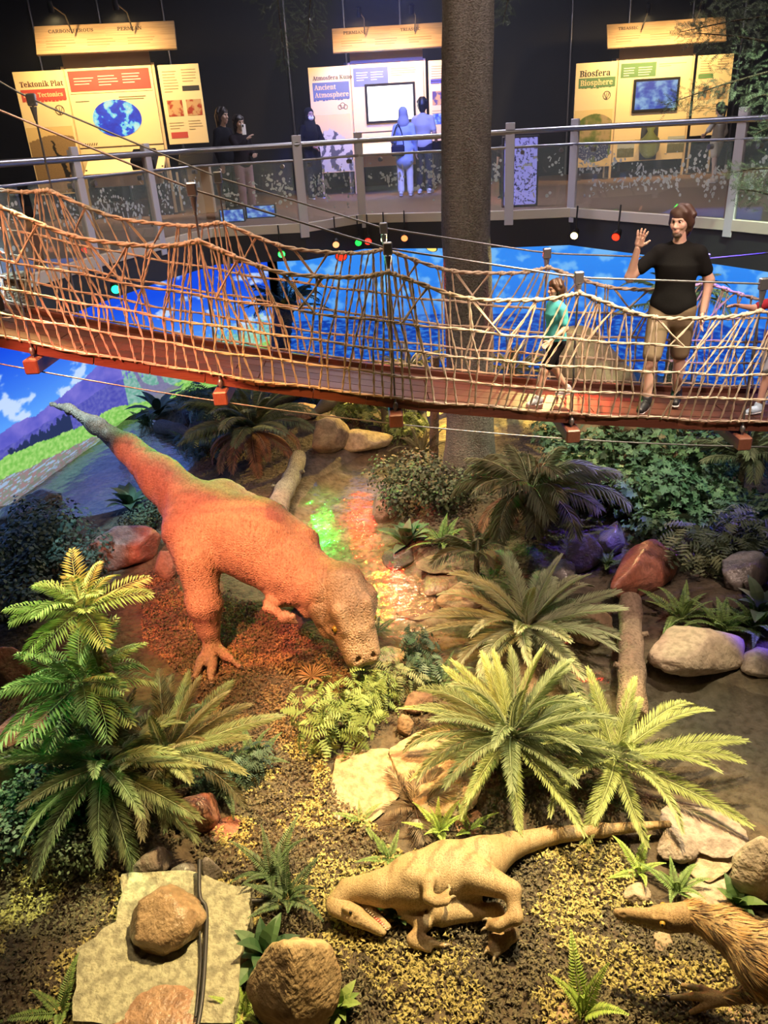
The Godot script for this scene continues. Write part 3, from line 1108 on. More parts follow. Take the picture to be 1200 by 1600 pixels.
	# nets
	for side in 2:
		var far := side == 1
		var z: float = z_far if far else z_near
		var out := -1.0 if far else 1.0
		var rope_c := Color(0.43, 0.34, 0.255)
		# rows: handrail, four net ropes, foot rope
		var frac := [1.0, 0.7, 0.47, 0.25, 0.03]
		for r in 5:
			var m := MB.new()
			m.col = rope_c
			var p := PackedVector3Array()
			for i in 121:
				var x := lerpf(x0, x1, i / 120.0)
				p.append(net_point(x, frac[r], z, out, far, true))
			if r == 0:
				strand(m, p, 0.0115, 60.0, 0.0)
			else:
				strand(m, p, 0.0068, 70.0, r)
			obj("handrail_rope" if r == 0 else "net_rope", m.done(), mat("rope"), br)
		var n := 100
		for i in n:
			var x := lerpf(x0 + 0.06, x1 - 0.05, (i + rng.randf_range(-0.22, 0.22)) / (n - 1.0))
			var near_h := 99.0
			for hx in HANG:
				if absf(hx - x) < absf(near_h - x):
					near_h = hx
			var pull := clampf((near_h - x), -0.3, 0.3) * rng.randf_range(0.35, 0.75) + rng.randf_range(-0.05, 0.05)
			if x > 0.6:
				pull += 0.12
			var m := MB.new()
			m.col = rope_c.lerp(Color(0.52, 0.43, 0.34), rng.randf() * 0.6)
			var jit := [rng.randf_range(-0.03, 0.03), rng.randf_range(-0.03, 0.03), rng.randf_range(-0.03, 0.03)]
			var keys := [[0.03, 0.0], [0.25, jit[0] + pull * 0.1], [0.47, jit[1] + pull * 0.22], [0.7, jit[2] + pull * 0.5], [1.0, pull]]
			var p := PackedVector3Array()
			for k in 4:
				for s in 5:
					var t := s / 5.0
					var off := lerpf(keys[k][1], keys[k + 1][1], t)
					p.append(net_point(x + off, lerpf(keys[k][0], keys[k + 1][0], t), z, out, far, false))
			p.append(net_point(x + pull, 1.0, z, out, far, false))
			strand(m, p, 0.0055, 34.0, rng.randf() * TAU)
			for k in 5:
				var q := net_point(x + keys[k][1], keys[k][0], z, out, far, k > 0)
				var s := 0.022 if k == 4 else 0.0145
				m.ball(q, Vector3(s * 0.8, s, s), 6, 4)
			obj("net_cord", m.done(), mat("rope"), br)
		# loose diagonal cords that tie the sagging handrail between the hangers
		for h in HANG.size() - 1:
			for s in 3:
				var xa: float = lerpf(HANG[h], HANG[h + 1], 0.2 + 0.22 * s)
				var xb: float = xa + (0.22 if s % 2 else -0.2)
				if xa < x0 or xb > x1:
					continue
				var m := MB.new()
				m.col = rope_c
				strand(m, PackedVector3Array([net_point(xa, 1.0, z, out, far, false), net_point((xa + xb) * 0.5, 0.85, z, out, far, false), net_point(xb, 0.7, z, out, far, false)]), 0.0065, 30.0, 0.0)
				obj("tie_cord", m.done(), mat("rope"), br)
	# landing at the right end, outside the picture
	var l := MB.new()
	l.col = Color(0.3, 0.1, 0.06)
	l.box(Vector3(5.15, 2.06, -6.4), Vector3(1.4, 0.12, 2.0))
	for sx in [4.6, 5.7]:
		for sz in [-5.6, -7.2]:
			l.box(Vector3(sx, 0.95, sz), Vector3(0.16, 2.1, 0.16))
	struct("floor_3", l.done(), mat("wood"), "timber landing at the right end of the rope bridge")
	# wooden gate post of the bridge at the left landing
	var p := thing("gate_post", "brown weathered timber post at the left end of the rope bridge", "post", Vector3(-3.058, 3.174, -7.000))
	var m := MB.new()
	m.col = Color(0.3, 0.2, 0.13)
	m.tube(PackedVector3Array([Vector3(-0.06, -0.05, 0), Vector3(-0.05, 0.25, 0), Vector3(-0.02, 0.5, 0)]), [0.13, 0.115, 0.11], 12, true)
	obj("timber", m.done(), mat("bark"), p)
	m = MB.new()
	m.col = Color(0.36, 0.26, 0.17)
	m.tube(PackedVector3Array([Vector3(-0.02, 0.5, 0), Vector3(-0.02, 0.53, 0)]), [0.13, 0.12], 12, true)
	obj("cap", m.done(), mat("bark"), p)


func net_point(x: float, fr: float, z: float, out: float, far: bool, sag: bool) -> Vector3:
	var lo := deck_y(x) + 0.03
	var hi := rail_y(x, far)
	var wob := 0.006 * sin(x * 9.0 + fr * 11.0) if sag else 0.0
	var y := lo + fr * 0.9 if fr <= 0.7 else lerpf(lo + 0.63, hi, (fr - 0.7) / 0.3)
	return Vector3(x, y + wob, z + out * (0.06 + 0.05 * sin(fr * PI) + 0.03 * fr + 0.015 * sin(x * 5.0 + fr * 4.0)))



# ------------------------------------------------------------------ display boards
func text(called: String, words: String, size: float, color: Color, parent: Node, at: Vector3, serif := true, bold := 0.0, width_scale := 1.0) -> MeshInstance3D:
	var f := SystemFont.new()
	f.font_names = PackedStringArray(["Droid Serif" if serif else "Droid Sans"])
	f.font_weight = 700 if bold > 0.0 else 400
	var t := TextMesh.new()
	t.text = words
	t.font = f
	t.font_size = 48
	t.pixel_size = size / 48.0
	t.depth = 0.004
	t.horizontal_alignment = HORIZONTAL_ALIGNMENT_LEFT
	t.vertical_alignment = VERTICAL_ALIGNMENT_CENTER
	var e := std(color, 0.7)
	return obj(called, t, e, parent, Transform3D(Basis().scaled(Vector3(width_scale, 1, 1)), at))


func flat(m: MB, x: float, y: float, w: float, h: float, z: float, c: Color):
	m.col = c
	m.box(Vector3(x + w * 0.5, y - h * 0.5, z), Vector3(w, h, 0.003))


func lines(m: MB, x: float, y: float, w: float, n: int, c: Color, gap := 0.034, z := 0.018):
	for i in n:
		flat(m, x, y - i * gap, w * (rng.randf_range(0.82, 1.0) if i < n - 1 else rng.randf_range(0.4, 0.8)), 0.012, z, c)


func picture(called: String, tex: Texture2D, x: float, y: float, w: float, h: float, z: float, parent: Node, glowing := 0.0, oval := false) -> MeshInstance3D:
	var m := MB.new()
	if oval:
		m.disc(Vector3(0, 0, 0), Vector3.BACK, 0.5, 36)
		for i in m.v.size():
			m.uv[i] = Vector2(m.v[i].x + 0.5, 0.5 - m.v[i].y)
			m.v[i] = Vector3(x + w * (m.v[i].x + 0.5), y + h * (m.v[i].y - 0.5), z)
	else:
		m.quad(Vector3(x, y, z), Vector3(x + w, y, z), Vector3(x + w, y - h, z), Vector3(x, y - h, z))
	var e := std(Color.WHITE if glowing == 0.0 else Color(0.05, 0.05, 0.05), 0.6)
	if glowing > 0.0:
		e.emission_enabled = true
		e.emission_texture = tex
		e.emission_energy_multiplier = glowing
	else:
		e.albedo_texture = tex
	return obj(called, m.done(), e, parent)


func paint(w: int, h: int, f: Callable) -> ImageTexture:
	var im := Image.create(w, h, false, Image.FORMAT_RGB8)
	for j in h:
		for i in w:
			im.set_pixel(i, j, f.call((i + 0.5) / w, (j + 0.5) / h))
	return ImageTexture.create_from_image(im)


func crack_pic(u: float, v: float) -> Color:
	var top := 0.12 + 0.1 * (1.0 - sin(u * 2.6)) + 0.02 * nz.get_noise_2d(u * 9.0, 1.0)
	if v < top:
		return Color(0.86, 0.74, 0.5)
	var c := Color(0.5, 0.4, 0.26).lerp(Color(0.62, 0.5, 0.33), 0.5 + 0.8 * nz.get_noise_2d(u * 40.0, v * 60.0))
	var x := 0.5 + 0.36 * (v - 0.2) + 0.08 * nz.get_noise_2d(v * 7.0, 3.0)
	var wd := 0.02 + 0.13 * maxf(0.0, v - 0.2) * (0.6 + nz.get_noise_2d(v * 12.0, 9.0))
	if v > 0.2 and absf(u - x) < wd:
		c = Color(0.05, 0.035, 0.02)
	return c


func world_pic(u: float, v: float) -> Color:
	var e := nz.get_noise_2d(u * 2.4 + 2.0, v * 1.8) + 0.3 * nz.get_noise_2d(u * 7.0, v * 6.0)
	var c := Color(0.02, 0.16, 0.72).lerp(Color(0.05, 0.4, 0.95), clampf(0.5 + e, 0, 1))
	if e > 0.12:
		c = Color(0.35, 0.8, 0.95).lerp(Color(0.8, 0.95, 0.9), clampf((e - 0.12) * 3.0, 0, 1))
	return c


func peak_pic(u: float, v: float) -> Color:
	var top := 0.22 + 0.5 * absf(u - 0.42) + 0.05 * nz.get_noise_2d(u * 12.0, 2.0)
	if v < top:
		return Color(0.9, 0.8, 0.58).lerp(Color(0.82, 0.8, 0.74), v)
	var e := nz.get_noise_2d(u * 3.0 + v * 2.0, v * 3.0 - u * 1.5)
	return Color(0.78, 0.78, 0.76) if e > -0.1 else Color(0.32, 0.33, 0.36)


func globe_pic(u: float, v: float) -> Color:
	var p := Vector2(u - 0.55, (v - 0.5) * 1.45)
	if p.length() > 0.62:
		return Color(0.88, 0.77, 0.53)
	var e := nz.get_noise_2d(u * 2.0 + 8.0, v * 2.5) + 0.35 * nz.get_noise_2d(u * 6.0, v * 7.0)
	if v > 0.62 and e < 0.25:
		return Color(0.08, 0.14, 0.36).lerp(Color(0.8, 0.8, 0.78), clampf(nz.get_noise_2d(u * 18.0, v * 22.0) * 2.0, 0, 1))
	return Color(0.66, 0.58, 0.42).lerp(Color(0.34, 0.42, 0.16), clampf(0.5 + e * 1.6, 0, 1))


func reef_pic(u: float, v: float) -> Color:
	var e := nz.get_noise_2d(u * 3.0, v * 2.5)
	return Color(0.16, 0.3, 0.75).lerp(Color(0.6, 0.78, 0.95), clampf(0.5 + e * 1.3, 0, 1))


func field_pic(u: float, v: float) -> Color:
	var e := nz.get_noise_2d(u * 12.0, v * 12.0)
	if v < 0.45 + 0.1 * e:
		return Color(0.7, 0.72, 0.7)
	return Color(0.3, 0.34, 0.16).lerp(Color(0.5, 0.44, 0.28), clampf(0.5 + e, 0, 1))


func build_kiosks():
	var cream := Color(0.84, 0.66, 0.37)
	var ink := Color(0.12, 0.08, 0.05)
	var kinds := [
		{at = Vector3(-4.42, FLOOR, -15.8), turn = 0.12, base = 4.02, label = "cream plate tectonics display boards with red bands and an oval world map", col = Color(0.5, 0.06, 0.05), a = "Tektonik Plat", b = ["Plate Tectonics"], head = ["CARBONIFEROUS", "PERMIAN"], lift = 0.0},
		{at = Vector3(0.6, FLOOR, -18.3), turn = 0.0, base = 4.02, label = "cream ancient atmosphere display boards around a bright white television", col = Color(0.12, 0.17, 0.33), a = "Atmosfera Kuno", b = ["Ancient", "Atmosphere"], head = ["PERMIAN", "TRIASSIC"], lift = 0.0},
		{at = Vector3(6.19, FLOOR, -18.3), turn = -0.08, base = 3.9, label = "cream biosphere display boards with a television and a globe picture", col = Color(0.1, 0.2, 0.08), a = "Biosfera", b = ["Biosphere"], head = ["TRIASSIC", "JURASSIC"], lift = -0.2}]
	for k in 3:
		var d: Dictionary = kinds[k]
		var t := thing("display_board", d.label, "display board", d.at, d.turn)
		var lift: float = d.lift
		var y0 := 0.45 + lift
		var y1 := 2.45 + lift
		# side panel with the title
		var sx := -1.62
		obj("title_panel", one_box(Vector3(sx + 0.41, (y0 + y1) * 0.5, 0), Vector3(0.84, y1 - y0, 0.03), Basis(), 0.004, cream), mat("satin"), t)
		var pic: ImageTexture = [paint(96, 128, crack_pic), paint(96, 128, peak_pic), paint(96, 128, globe_pic)][k]
		picture("photo", pic, sx + 0.01, y0 + 1.12, 0.8, 1.1, 0.017, t)
		text("title", d.a, [0.115, 0.105, 0.16][k], d.col.lerp(ink, 0.5), t, Vector3(sx + 0.07, y1 - 0.2, 0.018), true, 1.0, 0.95)
		var bm := MB.new()
		flat(bm, sx + 0.06, y1 - 0.28, 0.76, 0.18 if k != 1 else 0.32, 0.017, d.col)
		for i in 12:   # torn edge of the banner
			flat(bm, sx + 0.06 + i * 0.063, y1 - (0.455 if k != 1 else 0.595), 0.05, rng.randf_range(0.008, 0.03), 0.017, d.col)
		obj("banner", bm.done(), mat("plain"), t)
		for i in d.b.size():
			text("title", d.b[i], [0.097, 0.125, 0.145][k], Color(0.9, 0.8, 0.6), t, Vector3(sx + 0.09, y1 - 0.37 - i * 0.14, 0.021), true, 1.0, 0.92)
		var ic := MB.new()
		ic.col = ink
		var cx := sx + 0.66
		var cy := y1 - (0.62 if k != 1 else 0.72)
		if k == 1:
			for e in [[0.0, 0.0, 0.05], [-0.06, -0.03, 0.04], [0.06, -0.03, 0.04]]:
				var ring := PackedVector3Array()
				for i in 19:
					ring.append(Vector3(cx + e[0] + cos(TAU * i / 18) * e[2], cy + e[1] + sin(TAU * i / 18) * e[2], 0.02))
				ic.tube(ring, 0.005, 4)
		else:
			var ring := PackedVector3Array()
			for i in 25:
				ring.append(Vector3(cx + cos(TAU * i / 24) * 0.075, cy + sin(TAU * i / 24) * 0.075, 0.02))
			ic.tube(ring, 0.006, 4)
			for a in 3:
				ic.tube(PackedVector3Array([Vector3(cx, cy - 0.07, 0.02), Vector3(cx + (a - 1) * 0.03, cy - 0.01, 0.02), Vector3(cx + (a - 1) * 0.05, cy + 0.045, 0.02)]), 0.005, 4)
		obj("icon", ic.done(), mat("plain"), t)
		# posts
		for px in [-0.86, -0.78, 0.78]:
			obj("post", one_box(Vector3(px, (0.0 + y1) * 0.5, -0.03), Vector3(0.05, y1 + 0.1, 0.05), Basis(), 0.004, Color(0.7, 0.52, 0.3) if px != -0.86 else Color(0.04, 0.04, 0.04)), mat("satin"), t)
		for px in [-1.5, -0.9, 0.9, 1.35]:
			obj("leg", one_box(Vector3(px, 0.35, -0.06), Vector3(0.04, 0.7, 0.04), Basis(), 0.004, Color(0.5, 0.4, 0.28)), mat("satin"), t)
			obj("foot_plate", one_box(Vector3(px, 0.01, 0.02), Vector3(0.12, 0.02, 0.3), Basis(), 0.004, Color(0.06, 0.06, 0.06)), mat("satin"), t)
		# centre panels
		obj("centre_panel", one_box(Vector3(0, y1 - 0.62, 0), Vector3(1.5, 1.26, 0.03), Basis(), 0.004, cream), mat("satin"), t)
		obj("lower_panel", one_box(Vector3(0, y1 - 1.6, 0), Vector3(1.5, 0.66, 0.03), Basis(), 0.004, cream), mat("satin"), t)
		var g := MB.new()
		if k == 0:
			flat(g, -0.7, y1 - 0.03, 1.4, 0.32, 0.017, d.col)
			lines(g, -0.62, y1 - 0.14, 0.34, 3, Color(0.85, 0.6, 0.5), 0.045, 0.02)
			lines(g, -0.2, y1 - 0.12, 0.34, 4, Color(0.85, 0.6, 0.5), 0.045, 0.02)
			lines(g, 0.22, y1 - 0.1, 0.34, 4, Color(0.85, 0.6, 0.5), 0.045, 0.02)
			lines(g, -0.66, y1 - 0.5, 0.5, 1, ink)
			lines(g, 0.1, y1 - 0.46, 0.55, 2, ink)
			flat(g, -0.72, y1 - 0.38, 1.44, 0.006, 0.017, ink)
			picture("world_map_screen", paint(128, 80, world_pic), -0.42, y1 - 0.5, 0.86, 0.6, 0.02, t, 0.9, true)
		else:
			flat(g, -0.7, y1 - 0.06, 0.72, 0.34 if k == 1 else 0.26, 0.017, d.col)
			lines(g, -0.64, y1 - 0.14, 0.24, 4, Color(0.75, 0.72, 0.66), 0.045, 0.02)
			lines(g, -0.34, y1 - 0.14, 0.28, 4, Color(0.75, 0.72, 0.66), 0.045, 0.02)
			lines(g, 0.08, y1 - 0.1, 0.56, 4 if k == 1 else 2, Color(0.4, 0.3, 0.16), 0.04)
			var tw := 1.05 if k == 1 else 0.95
			var th := 0.74 if k == 1 else 0.62
			var tx := -0.48 if k == 1 else -0.42
			var ty := y1 - 0.36
			obj("television", one_box(Vector3(tx + tw * 0.5, ty - th * 0.5, 0.03), Vector3(tw, th, 0.06), Basis(), 0.008, Color(0.02, 0.02, 0.022)), mat("gloss"), t)
			var white := func(_u, _v): return Color(1, 1, 1)
			picture("television_screen", paint(8, 8, white) if k == 1 else paint(96, 64, reef_pic), tx + 0.05, ty - 0.05, tw - 0.1, th - 0.1, 0.062, t, 2.6 if k == 1 else 0.7)
			if k == 1:
				var l := AreaLight3D.new()
				l.name = "television_light"
				l.area_size = Vector2(tw - 0.1, th - 0.1)
				l.light_energy = 1.6
				l.light_color = Color(0.9, 0.95, 1.0)
				l.area_range = 20.0
				l.area_attenuation = 2.0
				l.shadow_enabled = true
				t.add_child(l)
				l.transform = Transform3D(Basis(Vector3.UP, PI), Vector3(tx + tw * 0.5, ty - th * 0.5, 0.075))
		for i in 7:   # slanted hazard marks
			g.col = ink
			var hx := (-0.68 if k == 0 else 0.35) + i * 0.04
			g.box(Vector3(hx, y1 - 1.2, 0.018), Vector3(0.016, 0.05, 0.003), Basis(Vector3.BACK, -0.5))
		flat(g, -0.74, y1 - 1.25, 1.48, 0.012, 0.02, Color(0.1, 0.07, 0.05))
		lines(g, -0.3, y1 - 1.5, 0.7, 1, Color(0.5, 0.38, 0.2))
		obj("print", g.done(), mat("plain"), t).set_meta("kind", "stuff")
		# sloping desk below the centre (first two boards) or pictures (third)
		if k == 2:
			picture("photo", paint(48, 40, field_pic), -0.66, y1 - 1.52, 0.36, 0.32, 0.019, t)
			picture("photo", paint(48, 40, field_pic), 0.4, y1 - 1.48, 0.36, 0.32, 0.019, t)
			obj("dark_card", one_box(Vector3(0.0, y1 - 1.55, 0.02), Vector3(0.36, 0.72, 0.01), Basis(), 0.0, Color(0.06, 0.07, 0.09)), mat("satin"), t)
			var fl := MB.new()
			fl.col = Color(0.2, 0.24, 0.1)
			fl.tube(PackedVector3Array([Vector3(0, y1 - 1.88, 0.1), Vector3(0, y1 - 1.84, 0.1), Vector3(0, y1 - 1.74, 0.1), Vector3(0, y1 - 1.62, 0.1), Vector3(0, y1 - 1.5, 0.1), Vector3(0, y1 - 1.42, 0.1), Vector3(0, y1 - 1.36, 0.1), Vector3(0, y1 - 1.3, 0.1), Vector3(0, y1 - 1.2, 0.1)]), [0.05, 0.12, 0.2, 0.22, 0.19, 0.1, 0.06, 0.09, 0.05], 18, true)
			obj("glass_flask", fl.done(), mat("gloss"), t)
		else:
			var desk := MB.new()
			desk.col = cream
			desk.box(Vector3(0.05, 0.86, 0.34), Vector3(1.4, 0.03, 0.62), Basis(Vector3.RIGHT, 0.35), 0.004)
			obj("sloping_desk", desk.done(), mat("satin"), t)
			var ds := MB.new()
			for s in [-0.62, 0.72]:
				ds.col = Color(0.05, 0.05, 0.05)
				ds.box(Vector3(s, 0.42, 0.3), Vector3(0.03, 0.84, 0.4))
			obj("desk_support", ds.done(), mat("satin"), t)
		# right panel
		var rx := 0.86
		var rh := 1.28 if k == 0 else 1.5
		obj("side_panel", one_box(Vector3(rx + 0.36, y1 - rh * 0.5, 0), Vector3(0.72, rh, 0.03), Basis(), 0.004, cream), mat("satin"), t)
		var s2 := MB.new()
		lines(s2, rx + 0.06, y1 - 0.1, 0.26, 8, Color(0.4, 0.3, 0.16), 0.045)
		lines(s2, rx + 0.4, y1 - 0.08, 0.26, 5, Color(0.4, 0.3, 0.16), 0.045)
		flat(s2, rx + 0.38 if k == 0 else rx + 0.04, y1 - 0.34, 0.3, 0.08, 0.018, [Color(0.03, 0.03, 0.03), Color(0.1, 0.1, 0.4), Color(0.12, 0.3, 0.1)][k])
		lines(s2, rx + 0.06, y1 - 0.92, 0.26, 3, Color(0.4, 0.3, 0.16), 0.045)
		lines(s2, rx + 0.4, y1 - 0.9, 0.26, 4, Color(0.4, 0.3, 0.16), 0.045)
		if k == 0:
			flat(s2, rx + 0.06, y1 - 1.08, 0.3, 0.1, 0.018, d.col)
		obj("print", s2.done(), mat("plain"), t).set_meta("kind", "stuff")
		for i in 2:
			var pf := func(u, v): return Color(0.75, 0.6, 0.42).lerp([Color(0.6, 0.2, 0.1), Color(0.3, 0.25, 0.5), Color(0.2, 0.2, 0.2)][k], smoothstep(-0.1, 0.25, nz.get_noise_2d(u * 1.6 + i * 5.0, v * 1.6 + k * 3.0)))
			picture("photo", paint(32, 32, pf), rx + 0.07 + i * 0.34, y1 - 0.56, 0.27, 0.26, 0.019, t)
			if k == 1:
				picture("photo", paint(32, 24, reef_pic), rx + 0.07 + i * 0.34, y1 - 0.98, 0.27, 0.2, 0.02, t)
		# roof board with engraved words and two track spotlights
		var tilt := Basis(Vector3.RIGHT, -0.5)
		var rb := MB.new()
		rb.col = Color(0.4, 0.28, 0.165)
		rb.box(Vector3(0.0, 0, 0), Vector3(2.35, 0.5, 0.05), Basis(), 0.006)
		for i in rb.uv.size():
			rb.uv[i] = Vector2(rb.v[i].y * 1.4, rb.v[i].x * 0.6)
		var roof := obj("header_board", rb.done(), mat("wood"), t, Transform3D(tilt, Vector3(0.1, y1 + 0.42, 0.22)))
		for i in 2:
			text("engraving", d.head[i], 0.085, Color(0.1, 0.06, 0.03), roof, Vector3(-0.95 + i * 1.15, 0.14, 0.027), true, 1.0)
		var en := MB.new()
		for i in 3:
			lines(en, -1.0 + i * 0.68, -0.02, 0.5, 3, Color(0.16, 0.1, 0.05), 0.05, 0.027)
		obj("engraving", en.done(), mat("plain"), roof).set_meta("kind", "stuff")
		obj("header_backboard", one_box(Vector3(0.0, y1 + 0.12, -0.02), Vector3(1.5, 0.2, 0.03), Basis(), 0.0, Color(0.4, 0.28, 0.17)), mat("satin"), t)
		for i in 2:
			var tx := -0.42 + i * 1.0
			var tl := MB.new()
			var dirv := Vector3(0.0, -0.8, -0.6).normalized()
			tl.tube(PackedVector3Array([Vector3(tx - 0.1, y1 + 0.84, 1.24), Vector3(tx - 0.1, y1 + 0.7, 1.18)]), [0.045, 0.05], 10, true)
			tl.tube(PackedVector3Array([Vector3(tx - 0.1, y1 + 0.8, 1.22), Vector3(tx, y1 + 0.72, 0.7), Vector3(tx, y1 + 0.5, 0.36)]), 0.012, 6)
			obj("track_spotlight", tl.done(), mat("black_metal"), t)
			var s := SpotLight3D.new()
			s.name = "track_beam"
			s.light_color = [Color(1.0, 0.85, 0.58), Color(1.0, 0.82, 0.55), Color(1.0, 0.85, 0.58)][k]
			s.light_energy = [6.0, 5.4, 6.0][k]
			s.spot_angle = 62
			s.spot_angle_attenuation = 0.8
			s.spot_range = 12.0
			s.spot_attenuation = 2.0
			s.light_size = 0.04
			s.shadow_enabled = true
			t.add_child(s)
			s.transform = Transform3D(Basis.looking_at(Vector3(0, -0.75, -0.7)), Vector3(tx - 0.1, y1 + 0.66, 1.15))
	# touch screens on stands, lit drawing board and low blue screens
	var ts := thing("touchscreen_lectern", "black touchscreen lectern beside the plate tectonics boards", "lectern", Vector3(-2.9779941962019416, FLOOR, -15.3))
	obj("stand", one_box(Vector3(0, 0.42, 0), Vector3(0.4, 0.84, 0.2), Basis(), 0.01, Color(0.6, 0.45, 0.26)), mat("satin"), ts)
	obj("screen_bezel", one_box(Vector3(0, 0.95, 0.05), Vector3(0.62, 0.05, 0.42), Basis(Vector3.RIGHT, 0.7), 0.01, Color(0.02, 0.02, 0.025)), mat("gloss"), ts)
	var lt := thing("black_lectern", "small black sloping lectern behind the leaning railing post", "lectern", Vector3(-3.3869248972711703, FLOOR, -13.2))
	obj("stand", one_box(Vector3(0, 0.45, 0), Vector3(0.12, 0.9, 0.1), Basis(), 0.006, Color(0.04, 0.04, 0.04)), mat("satin"), lt)
	obj("top", one_box(Vector3(0, 0.98, 0), Vector3(0.36, 0.16, 0.34), Basis(Vector3.RIGHT, 0.5), 0.01, Color(0.03, 0.03, 0.03)), mat("satin"), lt)
	var lb := thing("lit_drawing_board", "glowing pale violet board with line drawings right of the tree trunk", "sign", Vector3(2.400, 3.500, -12.302) + Vector3(0, 0, -0.5))
	var sketch := func(u, v): return Color(0.62, 0.6, 0.95) if absf(nz.get_noise_2d(u * 3.0, v * 6.0)) > 0.05 else Color(0.1, 0.09, 0.2)
	obj("case", one_box(Vector3(0, 0.5, -0.05), Vector3(0.56, 1.0, 0.06), Basis(), 0.01, Color(0.05, 0.05, 0.06)), mat("satin"), lb)
	picture("lit_screen", paint(48, 80, sketch), -0.25, 0.97, 0.5, 0.94, -0.015, lb, 0.7)
	for a in [[Vector3(-1.728, 3.500, -13.142), 0.5, "low glowing blue screen on the balcony floor left of the masked visitor"], [Vector3(-2.127, 3.500, -12.671), 0.4, "low glowing blue screen on the balcony floor behind the two seated visitors"]]:
		var fs := thing("floor_screen", a[2], "screen", a[0] + Vector3(0, 0.0, -0.45))
		obj("case", one_box(Vector3(0, 0.1, 0), Vector3(a[1], 0.2, 0.1), Basis(), 0.008, Color(0.04, 0.04, 0.05)), mat("satin"), fs)
		picture("lit_screen", paint(32, 16, reef_pic), -a[1] * 0.45, 0.185, a[1] * 0.9, 0.17, 0.053, fs, 0.8)


# ------------------------------------------------------------------ rocks
func rock_mesh(size: Vector3, seed_: int, sharp: float, c1: Color, c2: Color, sub := 3) -> ArrayMesh:
	var r := RandomNumberGenerator.new()
	r.seed = seed_ * 77 + 5
	var v := PackedVector3Array()
	var ph := (1.0 + sqrt(5.0)) / 2.0
	for a in [[-1, ph, 0], [1, ph, 0], [-1, -ph, 0], [1, -ph, 0], [0, -1, ph], [0, 1, ph], [0, -1, -ph], [0, 1, -ph], [ph, 0, -1], [ph, 0, 1], [-ph, 0, -1], [-ph, 0, 1]]:
		v.append(Vector3(a[0], a[1], a[2]).normalized())
	var ix := [0, 11, 5, 0, 5, 1, 0, 1, 7, 0, 7, 10, 0, 10, 11, 1, 5, 9, 5, 11, 4, 11, 10, 2, 10, 7, 6, 7, 1, 8, 3, 9, 4, 3, 4, 2, 3, 2, 6, 3, 6, 8, 3, 8, 9, 4, 9, 5, 2, 4, 11, 6, 2, 10, 8, 6, 7, 9, 8, 1]
	for s in sub:
		var mid := {}
		var nix := []
		for i in range(0, ix.size(), 3):
			var e := []
			for k in 3:
				var a: int = ix[i + k]
				var b: int = ix[i + (k + 1) % 3]
				var key := mini(a, b) * 100000 + maxi(a, b)
				if not mid.has(key):
					mid[key] = v.size()
					v.append(((v[a] + v[b]) * 0.5).normalized())
				e.append(mid[key])
			nix.append_array([ix[i], e[0], e[2], ix[i + 1], e[1], e[0], ix[i + 2], e[2], e[1], e[0], e[1], e[2]])
		ix = nix
	var planes := []
	for i in 9:
		var q := Vector3(r.randf_range(-1, 1), r.randf_range(-0.5, 1), r.randf_range(-1, 1)).normalized()
		planes.append([q, r.randf_range(0.62, 0.86)])
	var off := r.randf() * 100.0
	var p := PackedVector3Array()
	for q in v:
		var d := 1.0 + 0.16 * nz.get_noise_3d(q.x * 1.2 + off, q.y * 1.2, q.z * 1.2)
		for pl in planes:
			var k: float = q.dot(pl[0])
			if k > 0.1:
				d = minf(d, lerpf(d, pl[1] / k, sharp) if pl[1] / k < d else d)
		d += 0.045 * nz.get_noise_3d(q.x * 3.6 + off, q.y * 3.6, q.z * 3.6) + 0.018 * nz.get_noise_3d(q.x * 11.0 + off, q.y * 11.0, q.z * 11.0)
		p.append(q * d)
	# scale to the asked size: bottom flattened on the ground
	var lo := Vector3.INF
	var hi := -Vector3.INF
	for q in p:
		lo = lo.min(q)
		hi = hi.max(q)
	var m := MB.new()
	for i in p.size():
		var u := (p[i] - lo) / (hi - lo)
		var y := (u.y * 1.18 - 0.18)
		var w := Vector3((u.x - 0.5) * size.x, y * size.y, (u.z - 0.5) * size.z)
		m.col = c1.lerp(c2, clampf(0.5 + 1.1 * nz.get_noise_3d(w.x * 3.0 + off, w.y * 3.0, w.z * 3.0), 0, 1))
		m.pt(w, Vector3.ZERO)
	for i in range(0, ix.size(), 3):
		var a: int = ix[i]
		var b: int = ix[i + 1]
		var c: int = ix[i + 2]
		var q := (m.v[c] - m.v[a]).cross(m.v[b] - m.v[a])
		var out := (m.v[a] + m.v[b] + m.v[c]) / 3.0 - Vector3(0, size.y * 0.4, 0)
		if q.dot(out) < 0:
			m.ix.append_array([a, c, b])
			q = -q
		else:
			m.ix.append_array([a, b, c])
		m.n[a] += q
		m.n[b] += q
		m.n[c] += q
	for i in m.n.size():
		m.n[i] = m.n[i].normalized()
	return m.done()


func rock(label: String, at: Vector3, size: Vector3, turn: float, seed_: int, c1: Color, c2: Color, wet := false, sharp := 0.9, group := ""):
	var o := obj("rock", rock_mesh(size, seed_, sharp, c1, c2), mat("wet_rock" if wet else "rock"))
	o.position = at + Vector3(0, -0.01, 0)
	o.rotation.y = turn
	tag(o, label, "rock", group)


